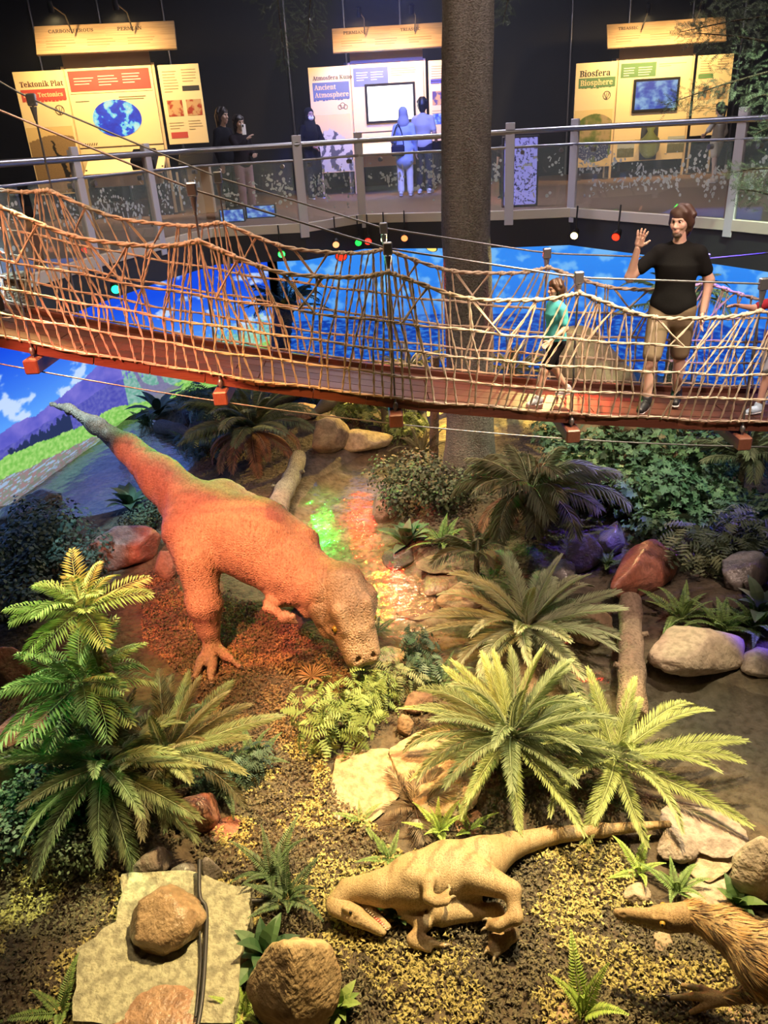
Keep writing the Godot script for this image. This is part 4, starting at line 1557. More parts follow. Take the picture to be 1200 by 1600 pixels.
func build_rocks():
	var tan1 := Color(0.42, 0.33, 0.2)
	var tan2 := Color(0.56, 0.46, 0.3)
	var red1 := Color(0.3, 0.13, 0.1)
	var red2 := Color(0.44, 0.25, 0.2)
	var grey1 := Color(0.14, 0.13, 0.13)
	var grey2 := Color(0.28, 0.26, 0.25)
	var pink1 := Color(0.46, 0.28, 0.2)
	rock("large tan boulder in front near the lying dinosaur's snout", Vector3(-0.669, 0.003, -2.759), Vector3(0.543, 0.705, 0.461), 0.2, 1, Color(0.46, 0.34, 0.19), Color(0.58, 0.46, 0.28), false, 0.8)
	rock("triangular tan boulder with white flecks on the concrete slab", Vector3(-1.521, 0.120, -3.267), Vector3(0.464, 0.274, 0.417), 0.5, 2, Color(0.36, 0.25, 0.15), Color(0.42, 0.32, 0.2), true)
	rock("reddish brown boulder cut off by the lower left edge", Vector3(-1.474, 0.120, -2.709), Vector3(0.504, 0.060, 0.403), 0.0, 3, Color(0.34, 0.2, 0.13), Color(0.38, 0.26, 0.17), true, 0.6)
	rock("pink and grey rock behind the upper left palm", Vector3(-3.265, 0.001, -8.486), Vector3(0.955, 0.430, 0.573), 0.3, 4, red1, red2, true)
	rock("yellow lit flat rock at the head of the stream", Vector3(-0.275, 0.051, -11.793), Vector3(0.998, 0.308, 0.599), 0.1, 5, Color(0.44, 0.35, 0.18), tan2)
	rock("rough brown rock left of the yellow flat one", Vector3(-0.788, 0.129, -11.689), Vector3(0.772, 0.528, 0.541), 0.7, 6, Color(0.24, 0.17, 0.1), tan1)
	rock("pinkish rock behind the dark fern by the stream", Vector3(-1.360, 0.344, -12.586), Vector3(0.765, 0.264, 0.459), 0.2, 7, pink1, Color(0.5, 0.34, 0.26))
	rock("upright violet rock with a red glint behind the pale cycad", Vector3(2.223, 0.085, -7.543), Vector3(0.448, 0.446, 0.313), 0.4, 8, grey1, grey2, true)
	rock("violet rock behind the upright one, below the ivy", Vector3(2.623, 0.154, -7.775), Vector3(0.443, 0.338, 0.310), 0.9, 9, grey1, grey2, true)
	rock("low violet rock under the fronds of the pale cycad", Vector3(1.962, 0.053, -7.383), Vector3(0.429, 0.198, 0.301), 1.4, 10, grey1, grey2, true)
	rock("long red wet rock sloping down to the log", Vector3(2.772, 0.061, -7.139), Vector3(1.35, 0.46, 0.5), 0.72, 11, Color(0.42, 0.15, 0.1), Color(0.5, 0.23, 0.17), true)
	rock("pale pink boulder on the edge of the right pool", Vector3(2.842, 0.005, -5.836), Vector3(0.988, 0.345, 0.642), 0.1, 13, Color(0.4, 0.3, 0.24), Color(0.5, 0.4, 0.32), false, 0.8)
	rock("pale boulder cut off by the right edge beside the pool", Vector3(3.395, 0.007, -5.681), Vector3(0.472, 0.171, 0.378), 0.6, 14, Color(0.36, 0.3, 0.28), Color(0.46, 0.38, 0.34))
	rock("violet rock at the right edge below the ferns", Vector3(3.754, 0.149, -6.885), Vector3(0.605, 0.343, 0.423), 0.5, 15, grey1, grey2, true)
	rock("dark rock at the foot of the meadow screen", Vector3(-4.991, 0.051, -9.643), Vector3(0.662, 0.296, 0.397), 0.0, 16, grey1, grey2, true)
	rock("second dark rock in the pool by the meadow screen", Vector3(-5.095, -0.140, -10.510), Vector3(0.573, 0.327, 0.344), 0.8, 17, grey1, grey2, true)
	rock("brown rock at the left edge beside the green palm", Vector3(-3.672, 0.001, -6.070), Vector3(0.368, 0.479, 0.258), 0.4, 18, red1, Color(0.26, 0.18, 0.14), true)
	rock("mottled rock at the left edge below the green palm", Vector3(-3.286, 0.022, -5.355), Vector3(0.481, 0.142, 0.385), 1.1, 19, red1, red2, true)
	rock("shiny dark red rock at the left edge", Vector3(-3.022, 0.068, -4.631), Vector3(0.354, 0.384, 0.248), 0.6, 20, grey1, red1, true)
	rock("reddish rock between the left cycads", Vector3(-1.541, 0.033, -4.224), Vector3(0.359, 0.256, 0.251), 0.1, 21, red1, red2, true)
	rock("small red-brown rock right of the left cycads", Vector3(-1.329, 0.013, -4.138), Vector3(0.262, 0.056, 0.210), 0.9, 22, red1, red2)
	rock("grey stone under the fronds of the left cycad", Vector3(-1.789, 0.022, -3.831), Vector3(0.293, 0.177, 0.205), 0.4, 23, grey1, Color(0.28, 0.22, 0.18))
	rock("dark wet stone left of the black hose", Vector3(-1.556, 0.010, -3.761), Vector3(0.188, 0.114, 0.150), 1.0, 24, grey1, grey2, true)
	rock("rounded grey stone right of the black hose", Vector3(-1.359, 0.005, -3.730), Vector3(0.168, 0.219, 0.135), 0.2, 25, grey1, grey2, true)
	rock("flat beige slab left of the crack beneath the fern", Vector3(-0.252, 0.001, -4.517), Vector3(0.631, 0.076, 0.757), 0.2, 26, Color(0.44, 0.34, 0.2), Color(0.5, 0.41, 0.26), false, 0.85)
	rock("large flat beige slab under the big green cycad", Vector3(0.336, 0.031, -4.580), Vector3(0.762, 0.094, 0.991), 0.15, 27, Color(0.42, 0.33, 0.19), Color(0.5, 0.41, 0.26), false, 0.85)
	rock("white chalky stone at the end of the beige slab", Vector3(-0.452, 0.001, -4.297), Vector3(0.220, 0.026, 0.198), 0.3, 28, Color(0.55, 0.5, 0.42), Color(0.6, 0.56, 0.5))
	rock("dark brown stone above the crack in the slabs", Vector3(0.196, 0.001, -5.396), Vector3(0.285, 0.166, 0.228), 0.5, 29, Color(0.17, 0.1, 0.07), Color(0.26, 0.17, 0.12))
	rock("small pointed brown stone at the top of the crack", Vector3(0.078, 0.003, -5.096), Vector3(0.186, 0.197, 0.149), 1.2, 30, Color(0.26, 0.17, 0.1), Color(0.34, 0.24, 0.15))
	rock("small grey stone beside the bright green fern", Vector3(0.120, 0.012, -4.036), Vector3(0.150, 0.088, 0.135), 0.3, 31, Color(0.22, 0.22, 0.22), Color(0.3, 0.3, 0.28))
	rock("pinkish flat stone above the lying dinosaur's back", Vector3(0.500, 0.015, -4.072), Vector3(0.260, 0.031, 0.260), 0.7, 32, pink1, Color(0.48, 0.32, 0.22))
	rock("tan stone beside the feathered raptor's snout", Vector3(1.507, 0.010, -3.390), Vector3(0.185, 0.098, 0.148), 0.2, 33, Color(0.4, 0.32, 0.24), Color(0.48, 0.4, 0.3))
	rock("small tan stone under the feathered raptor's jaw", Vector3(1.573, 0.004, -3.078), Vector3(0.159, 0.043, 0.127), 0.9, 34, Color(0.36, 0.27, 0.18), Color(0.44, 0.34, 0.23))
	rock("brown stone at the bottom edge next to the lone fern", Vector3(0.869, 0.004, -2.652), Vector3(0.238, 0.029, 0.190), 0.4, 35, Color(0.34, 0.22, 0.13), Color(0.42, 0.3, 0.19))
	rock("grey violet boulder below the yellow-green cycad", Vector3(1.894, 0.064, -3.695), Vector3(0.330, 0.136, 0.264), 0.2, 36, Color(0.3, 0.25, 0.22), Color(0.42, 0.36, 0.32))
	rock("tan boulder with a hollow right of the stepping stones", Vector3(2.058, 0.060, -3.585), Vector3(0.347, 0.044, 0.312), 1.0, 37, Color(0.4, 0.3, 0.2), Color(0.5, 0.4, 0.28))
	rock("round boulder with swirling grain at the right edge", Vector3(2.277, 0.024, -3.395), Vector3(0.351, 0.455, 0.281), 0.1, 38, Color(0.32, 0.28, 0.23), Color(0.44, 0.38, 0.31), false, 0.35)
	rock("long sloping stone along the bank of the right pool", Vector3(2.106, 0.110, -3.810), Vector3(0.583, 0.070, 0.466), -0.4, 39, Color(0.34, 0.28, 0.25), Color(0.4, 0.34, 0.3))
	rock("speckled stone slab behind the feathered raptor's head", Vector3(1.965, 0.018, -3.374), Vector3(0.461, 0.055, 0.461), 0.3, 40, Color(0.4, 0.33, 0.25), Color(0.48, 0.4, 0.3))
	rock("brown stone by the red reflections of the stream", Vector3(0.621, -0.094, -7.653), Vector3(0.668, 0.111, 0.535), 0.4, 41, Color(0.28, 0.17, 0.1), Color(0.38, 0.25, 0.15), true)
	rock("grey bank stone below the dark bush beside the stream", Vector3(0.031, -0.140, -9.456), Vector3(0.402, 0.446, 0.281), 0.3, 42, Color(0.24, 0.22, 0.18), Color(0.3, 0.27, 0.22), true)
	rock("dark green bank stone under the broad-leaved plant", Vector3(0.166, -0.140, -8.325), Vector3(0.556, 0.133, 0.445), 0.9, 43, Color(0.12, 0.13, 0.12), Color(0.2, 0.2, 0.18), true)
	rock("brown bank rock right of the pale cycad's crown", Vector3(2.003, -0.004, -6.337), Vector3(0.447, 0.336, 0.357), 0.2, 44, Color(0.26, 0.18, 0.11), Color(0.34, 0.25, 0.16))
	rock("small tan stone below the feathered raptor's claws", Vector3(1.884, 0.000, -2.623), Vector3(0.182, 0.022, 0.164), 0.7, 45, Color(0.36, 0.26, 0.18), Color(0.42, 0.32, 0.22))
	rock("grey rock at the tyrannosaur's heel", Vector3(-2.600, 0.000, -7.997), Vector3(0.304, 0.387, 0.243), 0.7, 46, Color(0.28, 0.22, 0.18), Color(0.34, 0.26, 0.2))
	rock("low brown rock in the rapids right of the stream", Vector3(0.328, -0.140, -7.199), Vector3(0.569, 0.068, 0.455), 0.6, 47, Color(0.28, 0.18, 0.11), Color(0.38, 0.26, 0.17), true)
	rock("brown rock on the bank between the rapids and the pale cycad", Vector3(0.857, -0.078, -7.267), Vector3(0.642, 0.097, 0.514), 1.0, 48, Color(0.3, 0.2, 0.12), Color(0.4, 0.29, 0.18))
	rock("flat brown rock at the foot of the low dark palm", Vector3(0.645, -0.000, -7.886), Vector3(0.606, 0.073, 0.485), 0.1, 49, Color(0.22, 0.16, 0.1), Color(0.32, 0.23, 0.15))
	rock("pale chalky stone in the water at the tyrannosaur's snout", Vector3(-0.020, 0.000, -6.190), Vector3(0.347, 0.042, 0.278), 0.5, 50, Color(0.5, 0.4, 0.28), Color(0.6, 0.5, 0.36), true)
	# cast concrete slab at the lower left
	var s := MB.new()
	var poly := PackedVector2Array([Vector2(-1.96, -2.72), Vector2(-2.08, -3.18), Vector2(-1.88, -3.35), Vector2(-1.95, -3.71), Vector2(-1.49, -3.71), Vector2(-1.03, -3.54), Vector2(-1.02, -3.39), Vector2(-1.04, -3.05), Vector2(-1.02, -2.67)])
	s.col = Color(0.38, 0.39, 0.28)
	var rough := PackedVector2Array()
	for i in poly.size():
		for k in 7:
			var q := poly[i].lerp(poly[(i + 1) % poly.size()], k / 7.0)
			rough.append(q + Vector2(nz.get_noise_2d(q.x * 6.0, q.y * 6.0), nz.get_noise_2d(q.x * 6.0 + 40.0, q.y * 6.0)) * 0.03)
	if Geometry2D.triangulate_polygon(rough).is_empty():
		rough = poly
	prism(s, rough, -0.1, 0.13)
	for i in s.v.size():
		s.v[i].y += 0.06 * nz.get_noise_2d(s.v[i].x * 2.0, s.v[i].z * 2.0) if s.v[i].y > 0 else 0.0
	tag(obj("concrete_slab", s.done(), mat("rock")), "pale greenish concrete slab at the lower left with a hose across it", "slab")


# ------------------------------------------------------------------ tree trunk, logs, hose
func build_logs():
	var t := thing("tree", "tall grey tree trunk rising in front of the balcony", "tree", Vector3(1.219, 0.294, -9.849))
	var m := MB.new()
	var p := PackedVector3Array()
	var rr := []
	for i in 34:
		var y := -0.1 + 9.0 * i / 33.0
		p.append(Vector3(0.02 * sin(y * 1.3), y, 0.02 * cos(y)))
		rr.append(0.315 + 0.1 * exp(-y * 3.0) - 0.006 * y)
	m.tube(p, rr, 26)
	for i in m.v.size():
		var q := m.v[i]
		m.c[i] = Color(0.15, 0.125, 0.105).lerp(Color(0.23, 0.2, 0.175), clampf(0.5 + nz.get_noise_3d(q.x * 5.0, q.y * 1.6, q.z * 5.0), 0, 1))
		m.v[i] += m.n[i] * 0.02 * nz.get_noise_3d(q.x * 9.0, q.y * 2.5, q.z * 9.0)
	obj("trunk", m.done(), mat("bark"), t)
	# leaning grey log behind the tyrannosaur's back
	log_between("grey mossy log leaning behind the tyrannosaur's back", Vector3(-1.453, 0.120, -9.382), Vector3(-1.264, 0.184, -11.163) , 0.15, 0.12, Color(0.24, 0.22, 0.17))
	log_between("brown log standing over the pool at the foot of the red rock", Vector3(2.023, 0.020, -5.100), Vector3(2.405, 0.314, -6.446), 0.13, 0.11, Color(0.24, 0.17, 0.12))
	log_between("dark fallen log along the meadow screen", Vector3(-3.561, 0.060, -13.574), Vector3(-1.467, 0.267, -14.394), 0.2, 0.14, Color(0.08, 0.07, 0.06))
	log_between("dark root lying beside the fallen log", Vector3(-4.022, 0.020, -13.487), Vector3(-2.632, 0.209, -12.027), 0.14, 0.08, Color(0.08, 0.065, 0.055))
	log_between("slim ringed palm stem left of the tree trunk", Vector3(0.819, 0.030, -11.029) + Vector3(0, -0.05, 0), Vector3(0.868, 1.694, -10.900), 0.07, 0.06, Color(0.3, 0.22, 0.15), true)
	# hose over the slab
	var h := MB.new()
	h.col = Color(0.03, 0.03, 0.03)
	var hp := PackedVector3Array([Vector3(-1.400, 0.225, -3.709), Vector3(-1.357, 0.192, -3.460), Vector3(-1.304, 0.172, -3.379), Vector3(-1.263, 0.171, -3.156), Vector3(-1.220, 0.170, -2.798), Vector3(-1.219, 0.160, -2.592)])
	h.tube(smooth(hp, 6), 0.014, 8, true)
	tag(obj("hose", h.done(), mat("satin")), "black hose running down over the concrete slab", "hose")
	var h2 := MB.new()
	h2.col = Color(0.03, 0.03, 0.03)
	h2.tube(smooth(PackedVector3Array([Vector3(-1.410, 0.205, -3.701), Vector3(-1.354, 0.172, -3.382), Vector3(-1.272, 0.171, -3.032), Vector3(-1.237, 0.170, -2.691)]), 6), 0.007, 6, true)
	tag(obj("thin_cable", h2.done(), mat("satin")), "thin black cable beside the hose on the slab", "cable")
	var h3 := MB.new()
	h3.col = Color(0.025, 0.025, 0.025)
	h3.tube(smooth(PackedVector3Array([Vector3(-1.248, 0.103, -3.560), Vector3(-1.130, 0.103, -3.489), Vector3(-1.003, 0.084, -3.480), Vector3(-0.881, 0.067, -3.515)]), 6), 0.016, 8, true)
	tag(obj("drain_pipe", h3.done(), mat("satin")), "dark curved pipe at the top of the concrete slab", "pipe")


func smooth(p: PackedVector3Array, n: int) -> PackedVector3Array:
	var o := PackedVector3Array()
	for i in p.size() - 1:
		for k in n:
			o.append(p[i].cubic_interpolate(p[i + 1], p[maxi(i - 1, 0)], p[mini(i + 2, p.size() - 1)], k / float(n)))
	o.append(p[-1])
	return o


func log_between(label: String, a: Vector3, b: Vector3, ra: float, rb: float, c: Color, ringed := false):
	var t := thing("slim_palm" if ringed else "log", label, "palm" if ringed else "log", a)
	var m := MB.new()
	var p := PackedVector3Array()
	var rr := []
	for i in 25:
		var k := i / 24.0
		p.append((b - a) * k + Vector3(0, 0.03 * sin(k * 7.0), 0))
		rr.append(lerpf(ra, rb, k) * (1.0 + (0.1 * (i % 2) if ringed else 0.07 * sin(k * 23.0))))
	m.col = c
	m.tube(p, rr, 14, true)
	for i in m.v.size():
		m.c[i] = c.lerp(c * 1.6, clampf(0.5 + nz.get_noise_3dv(m.v[i] * 6.0 + a), 0, 1))
	obj("bark", m.done(), mat("bark"), t)
	if not ringed:
		for s in 2:
			var q := p[8 + s * 8]
			var st := MB.new()
			st.col = c
			var side := (b - a).normalized().cross(Vector3.UP).normalized() * (1 if s else -1)
			st.tube(PackedVector3Array([q, q + side * ra * 1.2 + Vector3(0, ra * 0.5, 0)]), [ra * 0.3, ra * 0.2], 8, true)
			obj("branch_stub", st.done(), mat("bark"), t)



# ------------------------------------------------------------------ dinosaurs
func claw(parent: Node, a: Vector3, dir: Vector3, length: float, r: float, c := Color(0.05, 0.04, 0.035), called := "claw"):
	var m := MB.new()
	m.col = c
	var d := dir.normalized()
	m.tube(PackedVector3Array([a, a + d * length * 0.5, a + (d + Vector3(0, -0.35, 0)) * length * 0.85, a + (d + Vector3(0, -0.75, 0)) * length]), [r, r * 0.75, r * 0.4, r * 0.05], 7)
	obj(called, m.done(), mat("gloss"), parent)


func build_dinosaurs():
	build_tyrannosaur()
	build_lying_raptor()
	build_feathered_raptor()
	build_background_dinosaurs()


func build_tyrannosaur():
	var t := thing("tyrannosaur", "large reddish brown tyrannosaur bending its head down to the ground by the stream", "dinosaur", Vector3.ZERO)
	var fw := Vector3(0.86, 0, 0.51)
	var sd := Vector3(0.51, 0, -0.86)
	var tint := func(p: Vector3, q: Vector3) -> Color:
		var e := nz.get_noise_3d(p.x * 2.4, p.y * 2.4, p.z * 2.4)
		var g := nz.get_noise_3d(p.x * 11.0, p.y * 11.0, p.z * 11.0)
		var c := Color(0.4, 0.265, 0.18).lerp(Color(0.31, 0.21, 0.15), clampf(0.5 + e * 1.2, 0, 1))
		c = c.lerp(Color(0.5, 0.33, 0.22), clampf(g * 1.4, 0, 1))
		var ring := 0.5 + 0.5 * sin(p.z * 90.0 + p.y * 60.0)   # horny scutes across the toes
		if p.y < 0.2:
			c = c.lerp(Color(0.28, 0.19, 0.12), ring * 0.35)
		return c
	var hip := Vector3(-1.828, 1.245, -6.950)
	var mid := Vector3(-1.274, 1.101, -6.700)
	var chest := Vector3(-0.908, 0.890, -6.420)
	var neck := Vector3(-0.595, 0.823, -6.200)
	var nape := Vector3(-0.416, 0.758, -6.060)
	var b := [
		[Vector3(-3.625, 2.125, -8.300), Vector3(-3.384, 2.097, -8.160), 0.03, 0.045], [Vector3(-3.384, 2.097, -8.160), Vector3(-3.063, 1.955, -7.980), 0.045, 0.085], [Vector3(-3.063, 1.955, -7.980), Vector3(-2.688, 1.764, -7.740), 0.085, 0.135],
		[Vector3(-2.688, 1.764, -7.740), Vector3(-2.295, 1.529, -7.400), 0.135, 0.225], [Vector3(-2.295, 1.529, -7.400), hip, 0.225, 0.34, sd, 1.12],
		[hip, mid, 0.36, 0.42, sd, 1.1], [mid, chest, 0.42, 0.33, sd, 1.08], [chest, neck, 0.31, 0.25], [neck, nape, 0.245, 0.215],
		[hip + sd * -0.2 + Vector3(0, -0.05, 0), Vector3(-1.837, 1.028, -6.550), 0.27, 0.2], [Vector3(-1.837, 1.028, -6.550), Vector3(-1.798, 0.599, -6.380), 0.2, 0.165], [Vector3(-1.798, 0.599, -6.380), Vector3(-1.799, 0.365, -6.360), 0.16, 0.1],
		[Vector3(-1.799, 0.365, -6.360), Vector3(-1.781, 0.136, -6.314), 0.1, 0.085],
		# far leg, stepping forward
		[hip + sd * 0.3, Vector3(-1.02, 0.98, -7.0), 0.3, 0.2], [Vector3(-1.02, 0.98, -7.0), Vector3(-1.18, 0.5, -7.22), 0.18, 0.12], [Vector3(-1.18, 0.5, -7.22), Vector3(-0.98, 0.12, -7.18), 0.1, 0.08],
		[Vector3(-0.98, 0.1, -7.18), Vector3(-0.66, 0.05, -7.05), 0.06, 0.04], [Vector3(-0.98, 0.1, -7.18), Vector3(-0.7, 0.05, -7.22), 0.06, 0.04],
		# far shoulder bulge along the back
		[Vector3(-1.025, 1.135, -6.780), Vector3(-0.774, 1.131, -6.620), 0.17, 0.13],
		# arm
		[chest + sd * -0.2 + Vector3(-0.06, -0.2, 0), Vector3(-1.138, 0.699, -6.120), 0.075, 0.048], [Vector3(-1.138, 0.699, -6.120), Vector3(-0.980, 0.660, -5.980), 0.042, 0.03], [Vector3(-0.980, 0.660, -5.980), Vector3(-0.860, 0.628, -5.920), 0.026, 0.016], [Vector3(-0.980, 0.660, -5.980), Vector3(-0.874, 0.713, -5.920), 0.024, 0.015],
		[chest + sd * 0.16 + Vector3(0.05, -0.25, 0.05), Vector3(-0.779, 0.624, -6.120), 0.08, 0.05], [Vector3(-0.779, 0.624, -6.120), Vector3(-0.657, 0.590, -6.050), 0.04, 0.025],
		# folds of skin behind the neck and along the belly
		[Vector3(-0.989, 0.954, -6.180), Vector3(-0.813, 1.127, -6.300), 0.05, 0.05], [Vector3(-0.914, 0.776, -6.120), Vector3(-0.713, 0.983, -6.100), 0.045, 0.03]]
	# toes
	var foot := Vector3(-1.782, 0.126, -6.306)
	var toes := [Vector3(-1.903, 0.057, -5.961), Vector3(-1.718, 0.057, -5.848), Vector3(-1.498, 0.036, -6.108)]
	var fb := []
	for e in toes:
		var k: Vector3 = foot.lerp(e, 0.55) + Vector3(0, 0.035, 0)
		fb.append([foot + Vector3(0, 0.03, 0), k, 0.07, 0.052])
		fb.append([k, e, 0.052, 0.032])
	fb.append([foot, Vector3(-1.914, 0.032, -6.603), 0.05, 0.03])
	fb.append([Vector3(-1.799, 0.365, -6.360), foot + Vector3(0, 0.03, 0), 0.1, 0.085])
	var m := MB.new()
	blob(m, fb, 0.013, 0.03, tint)
	blob(m, b, 0.026, 0.1, tint)
	# wrinkles pressed into the skin of neck and flank
	for i in m.v.size():
		var p := m.v[i]
		var along := p.dot(fw)
		var w := absf(nz.get_noise_3d(along * 7.0, p.y * 3.0, p.dot(sd) * 3.0))
		m.v[i] -= m.n[i] * 0.02 * (1.0 - smoothstep(0.0, 0.16, w))
	# head: a finer net of its own
	var nose := Vector3(-0.265, 0.345, -5.700)
	var base := nape
	var hf := (nose - base).normalized()
	var hs := hf.cross(Vector3(0, 1, 0)).normalized()
	var hu := hs.cross(hf)
	var L := (nose - base).length()
	var at := func(f: float, u: float, s: float) -> Vector3: return base + hf * (f * L) + hu * u + hs * s
	var hb := [[at.call(-0.22, 0.0, 0.0), at.call(0.12, 0.02, 0.0), 0.225, 0.2], [at.call(0.1, 0.03, 0.0), at.call(0.55, 0.05, 0.0), 0.19, 0.125]]
	for s in [-1.0, 1.0]:
		hb.append_array([[at.call(0.5, 0.02, 0.07 * s), at.call(0.92, 0.0, 0.06 * s), 0.12, 0.105], [at.call(0.2, 0.17, 0.13 * s), at.call(0.5, 0.13, 0.12 * s), 0.07, 0.045],
			[at.call(0.02, -0.06, 0.18 * s), at.call(0.32, -0.09, 0.17 * s), 0.145, 0.115], [at.call(0.25, -0.14, 0.1 * s), at.call(0.88, -0.11, 0.06 * s), 0.1, 0.07], [at.call(0.5, 0.09, 0.06 * s), at.call(0.85, 0.085, 0.045 * s), 0.035, 0.025]])
	for s in [-1.0, 1.0]:
		hb.append_array([[at.call(0.42, 0.07, 0.27 * s), at.call(0.5, 0.06, 0.24 * s), 0.075, 0.05, null, 1.0, true], [at.call(0.34, -0.06, 0.3 * s), at.call(0.95, -0.06, 0.19 * s), 0.035, 0.028, null, 1.0, true], [at.call(0.98, 0.07, 0.07 * s), at.call(1.0, 0.06, 0.08 * s), 0.022, 0.018, null, 1.0, true]])
	for q in hb:   # a heavy skull
		if q.size() < 7:
			q[2] *= 1.1
			q[3] *= 1.1
	blob(m, hb, 0.0125, 0.045, tint)
	obj("body", m.done(), mat("skin_scales"), t)
	for s in [-1.0, 1.0]:
		var e := MB.new()
		e.col = Color(0.32, 0.2, 0.03)
		e.ball(at.call(0.43, 0.07, 0.185 * s), Vector3.ONE * 0.032, 12, 8)
		e.col = Color(0.01, 0.01, 0.01)
		e.ball(at.call(0.435, 0.072, 0.205 * s), Vector3.ONE * 0.017, 8, 6)
		obj("eye", e.done(), mat("gloss"), t)
	for e in toes:
		claw(t, e, Vector3(e.x - foot.x, -0.02, e.z - foot.z), 0.07, 0.026)


func build_lying_raptor():
	var t := thing("lying_raptor", "tan striped small dinosaur lying dead on its side on the leafy ground", "dinosaur", Vector3.ZERO)
	var tint := func(p: Vector3, q: Vector3) -> Color:
		var e := nz.get_noise_3d(p.x * 6.0, p.y * 6.0, p.z * 6.0)
		var c := Color(0.52, 0.37, 0.185).lerp(Color(0.6, 0.45, 0.25), clampf(0.5 + e, 0, 1))
		var back := smoothstep(0.1, 0.8, -q.z * 0.8 + 0.6 * q.y)
		var st := smoothstep(0.25, 0.75, sin(p.x * 48.0 + p.z * 22.0 + e * 3.0))
		if p.x > -0.12 and p.x < 0.55:
			c = c.lerp(Color(0.2, 0.13, 0.07), back * st * 0.9)
		if p.x >= 0.55:
			c = c.lerp(Color(0.4, 0.26, 0.12), 0.3 + 0.35 * smoothstep(0.6, 0.9, sin(p.x * 60.0)))
		return c.lerp(Color(0.42, 0.25, 0.1), back * 0.45)
	var b := [
		[Vector3(-0.144, 0.244, -3.395), Vector3(0.044, 0.254, -3.422), 0.11, 0.17], [Vector3(0.044, 0.254, -3.422), Vector3(0.279, 0.258, -3.480), 0.17, 0.195, Vector3.UP, 1.1], [Vector3(0.279, 0.258, -3.480), Vector3(0.522, 0.240, -3.562), 0.19, 0.155, Vector3.UP, 1.1],
		[Vector3(0.522, 0.240, -3.562), Vector3(0.745, 0.159, -3.734), 0.15, 0.088], [Vector3(0.745, 0.159, -3.734), Vector3(1.041, 0.093, -3.856), 0.085, 0.062], [Vector3(1.041, 0.093, -3.856), Vector3(1.412, 0.084, -3.882), 0.06, 0.046], [Vector3(1.412, 0.084, -3.882), Vector3(1.861, 0.174, -3.825), 0.046, 0.024],
		[Vector3(-0.377, 0.189, -3.435), Vector3(-0.144, 0.244, -3.395), 0.075, 0.11], [Vector3(-0.441, 0.155, -3.389), Vector3(-0.365, 0.180, -3.431), 0.07, 0.075],
		# upper arm and lower arm
		[Vector3(0.034, 0.374, -3.375), Vector3(0.140, 0.387, -3.330), 0.06, 0.042], [Vector3(0.140, 0.387, -3.330), Vector3(0.134, 0.370, -3.207), 0.038, 0.03], [Vector3(0.134, 0.370, -3.207), Vector3(0.188, 0.369, -3.190), 0.03, 0.02], [Vector3(0.188, 0.369, -3.190), Vector3(0.271, 0.366, -3.264), 0.018, 0.014], [Vector3(0.179, 0.368, -3.179), Vector3(0.268, 0.361, -3.204), 0.016, 0.012], [Vector3(0.171, 0.367, -3.171), Vector3(0.246, 0.349, -3.176), 0.015, 0.011],
		[Vector3(-0.013, 0.149, -3.288), Vector3(0.104, 0.129, -3.215), 0.055, 0.044], [Vector3(0.104, 0.129, -3.215), Vector3(0.021, 0.100, -3.133), 0.04, 0.03], [Vector3(0.021, 0.100, -3.133), Vector3(0.128, 0.111, -3.110), 0.028, 0.018], [Vector3(0.021, 0.090, -3.131), Vector3(0.216, 0.099, -3.079), 0.026, 0.016], [Vector3(0.031, 0.088, -3.106), Vector3(0.123, 0.076, -3.063), 0.02, 0.014],
		# upper leg
		[Vector3(0.417, 0.319, -3.407), Vector3(0.656, 0.345, -3.245), 0.12, 0.06], [Vector3(0.656, 0.345, -3.245), Vector3(0.657, 0.275, -3.112), 0.048, 0.042], [Vector3(0.657, 0.275, -3.112), Vector3(0.545, 0.238, -3.095), 0.042, 0.034], [Vector3(0.545, 0.238, -3.095), Vector3(0.504, 0.204, -3.156), 0.028, 0.018], [Vector3(0.554, 0.218, -3.100), Vector3(0.487, 0.182, -3.122), 0.028, 0.018],
		# lower leg
		[Vector3(0.390, 0.159, -3.369), Vector3(0.214, 0.145, -3.263), 0.1, 0.075], [Vector3(0.214, 0.145, -3.263), Vector3(0.561, 0.140, -3.262), 0.07, 0.045], [Vector3(0.561, 0.140, -3.262), Vector3(0.639, 0.107, -3.123), 0.04, 0.036], [Vector3(0.639, 0.107, -3.123), Vector3(0.509, 0.100, -3.110), 0.036, 0.026], [Vector3(0.629, 0.096, -3.113), Vector3(0.484, 0.085, -3.047), 0.032, 0.022], [Vector3(0.590, 0.084, -3.066), Vector3(0.519, 0.071, -3.017), 0.026, 0.018]]
	var m := MB.new()
	blob(m, b, 0.0145, 0.035, tint)
	var hb := [[Vector3(-0.444, 0.155, -3.362), Vector3(-0.331, 0.160, -3.269), 0.085, 0.06, Vector3.UP, 1.35], [Vector3(-0.331, 0.160, -3.269), Vector3(-0.168, 0.135, -3.172), 0.058, 0.03], [Vector3(-0.350, 0.151, -3.405), Vector3(-0.226, 0.148, -3.307), 0.036, 0.026], [Vector3(-0.226, 0.148, -3.307), Vector3(-0.123, 0.138, -3.196), 0.026, 0.016], [Vector3(-0.393, 0.217, -3.285), Vector3(-0.328, 0.209, -3.242), 0.022, 0.016],
		[Vector3(-0.358, 0.233, -3.240), Vector3(-0.355, 0.228, -3.239), 0.02, 0.02, null, 1.0, true], [Vector3(-0.264, 0.194, -3.280), Vector3(-0.131, 0.165, -3.148), 0.008, 0.016, null, 1.0, true], [Vector3(-0.195, 0.166, -3.142), Vector3(-0.187, 0.162, -3.141), 0.006, 0.006, null, 1.0, true]]
	blob(m, hb, 0.0075, 0.018, tint)
	obj("body", m.done(), mat("skin_raptor"), t)
	var e := MB.new()
	e.col = Color(0.34, 0.24, 0.08)
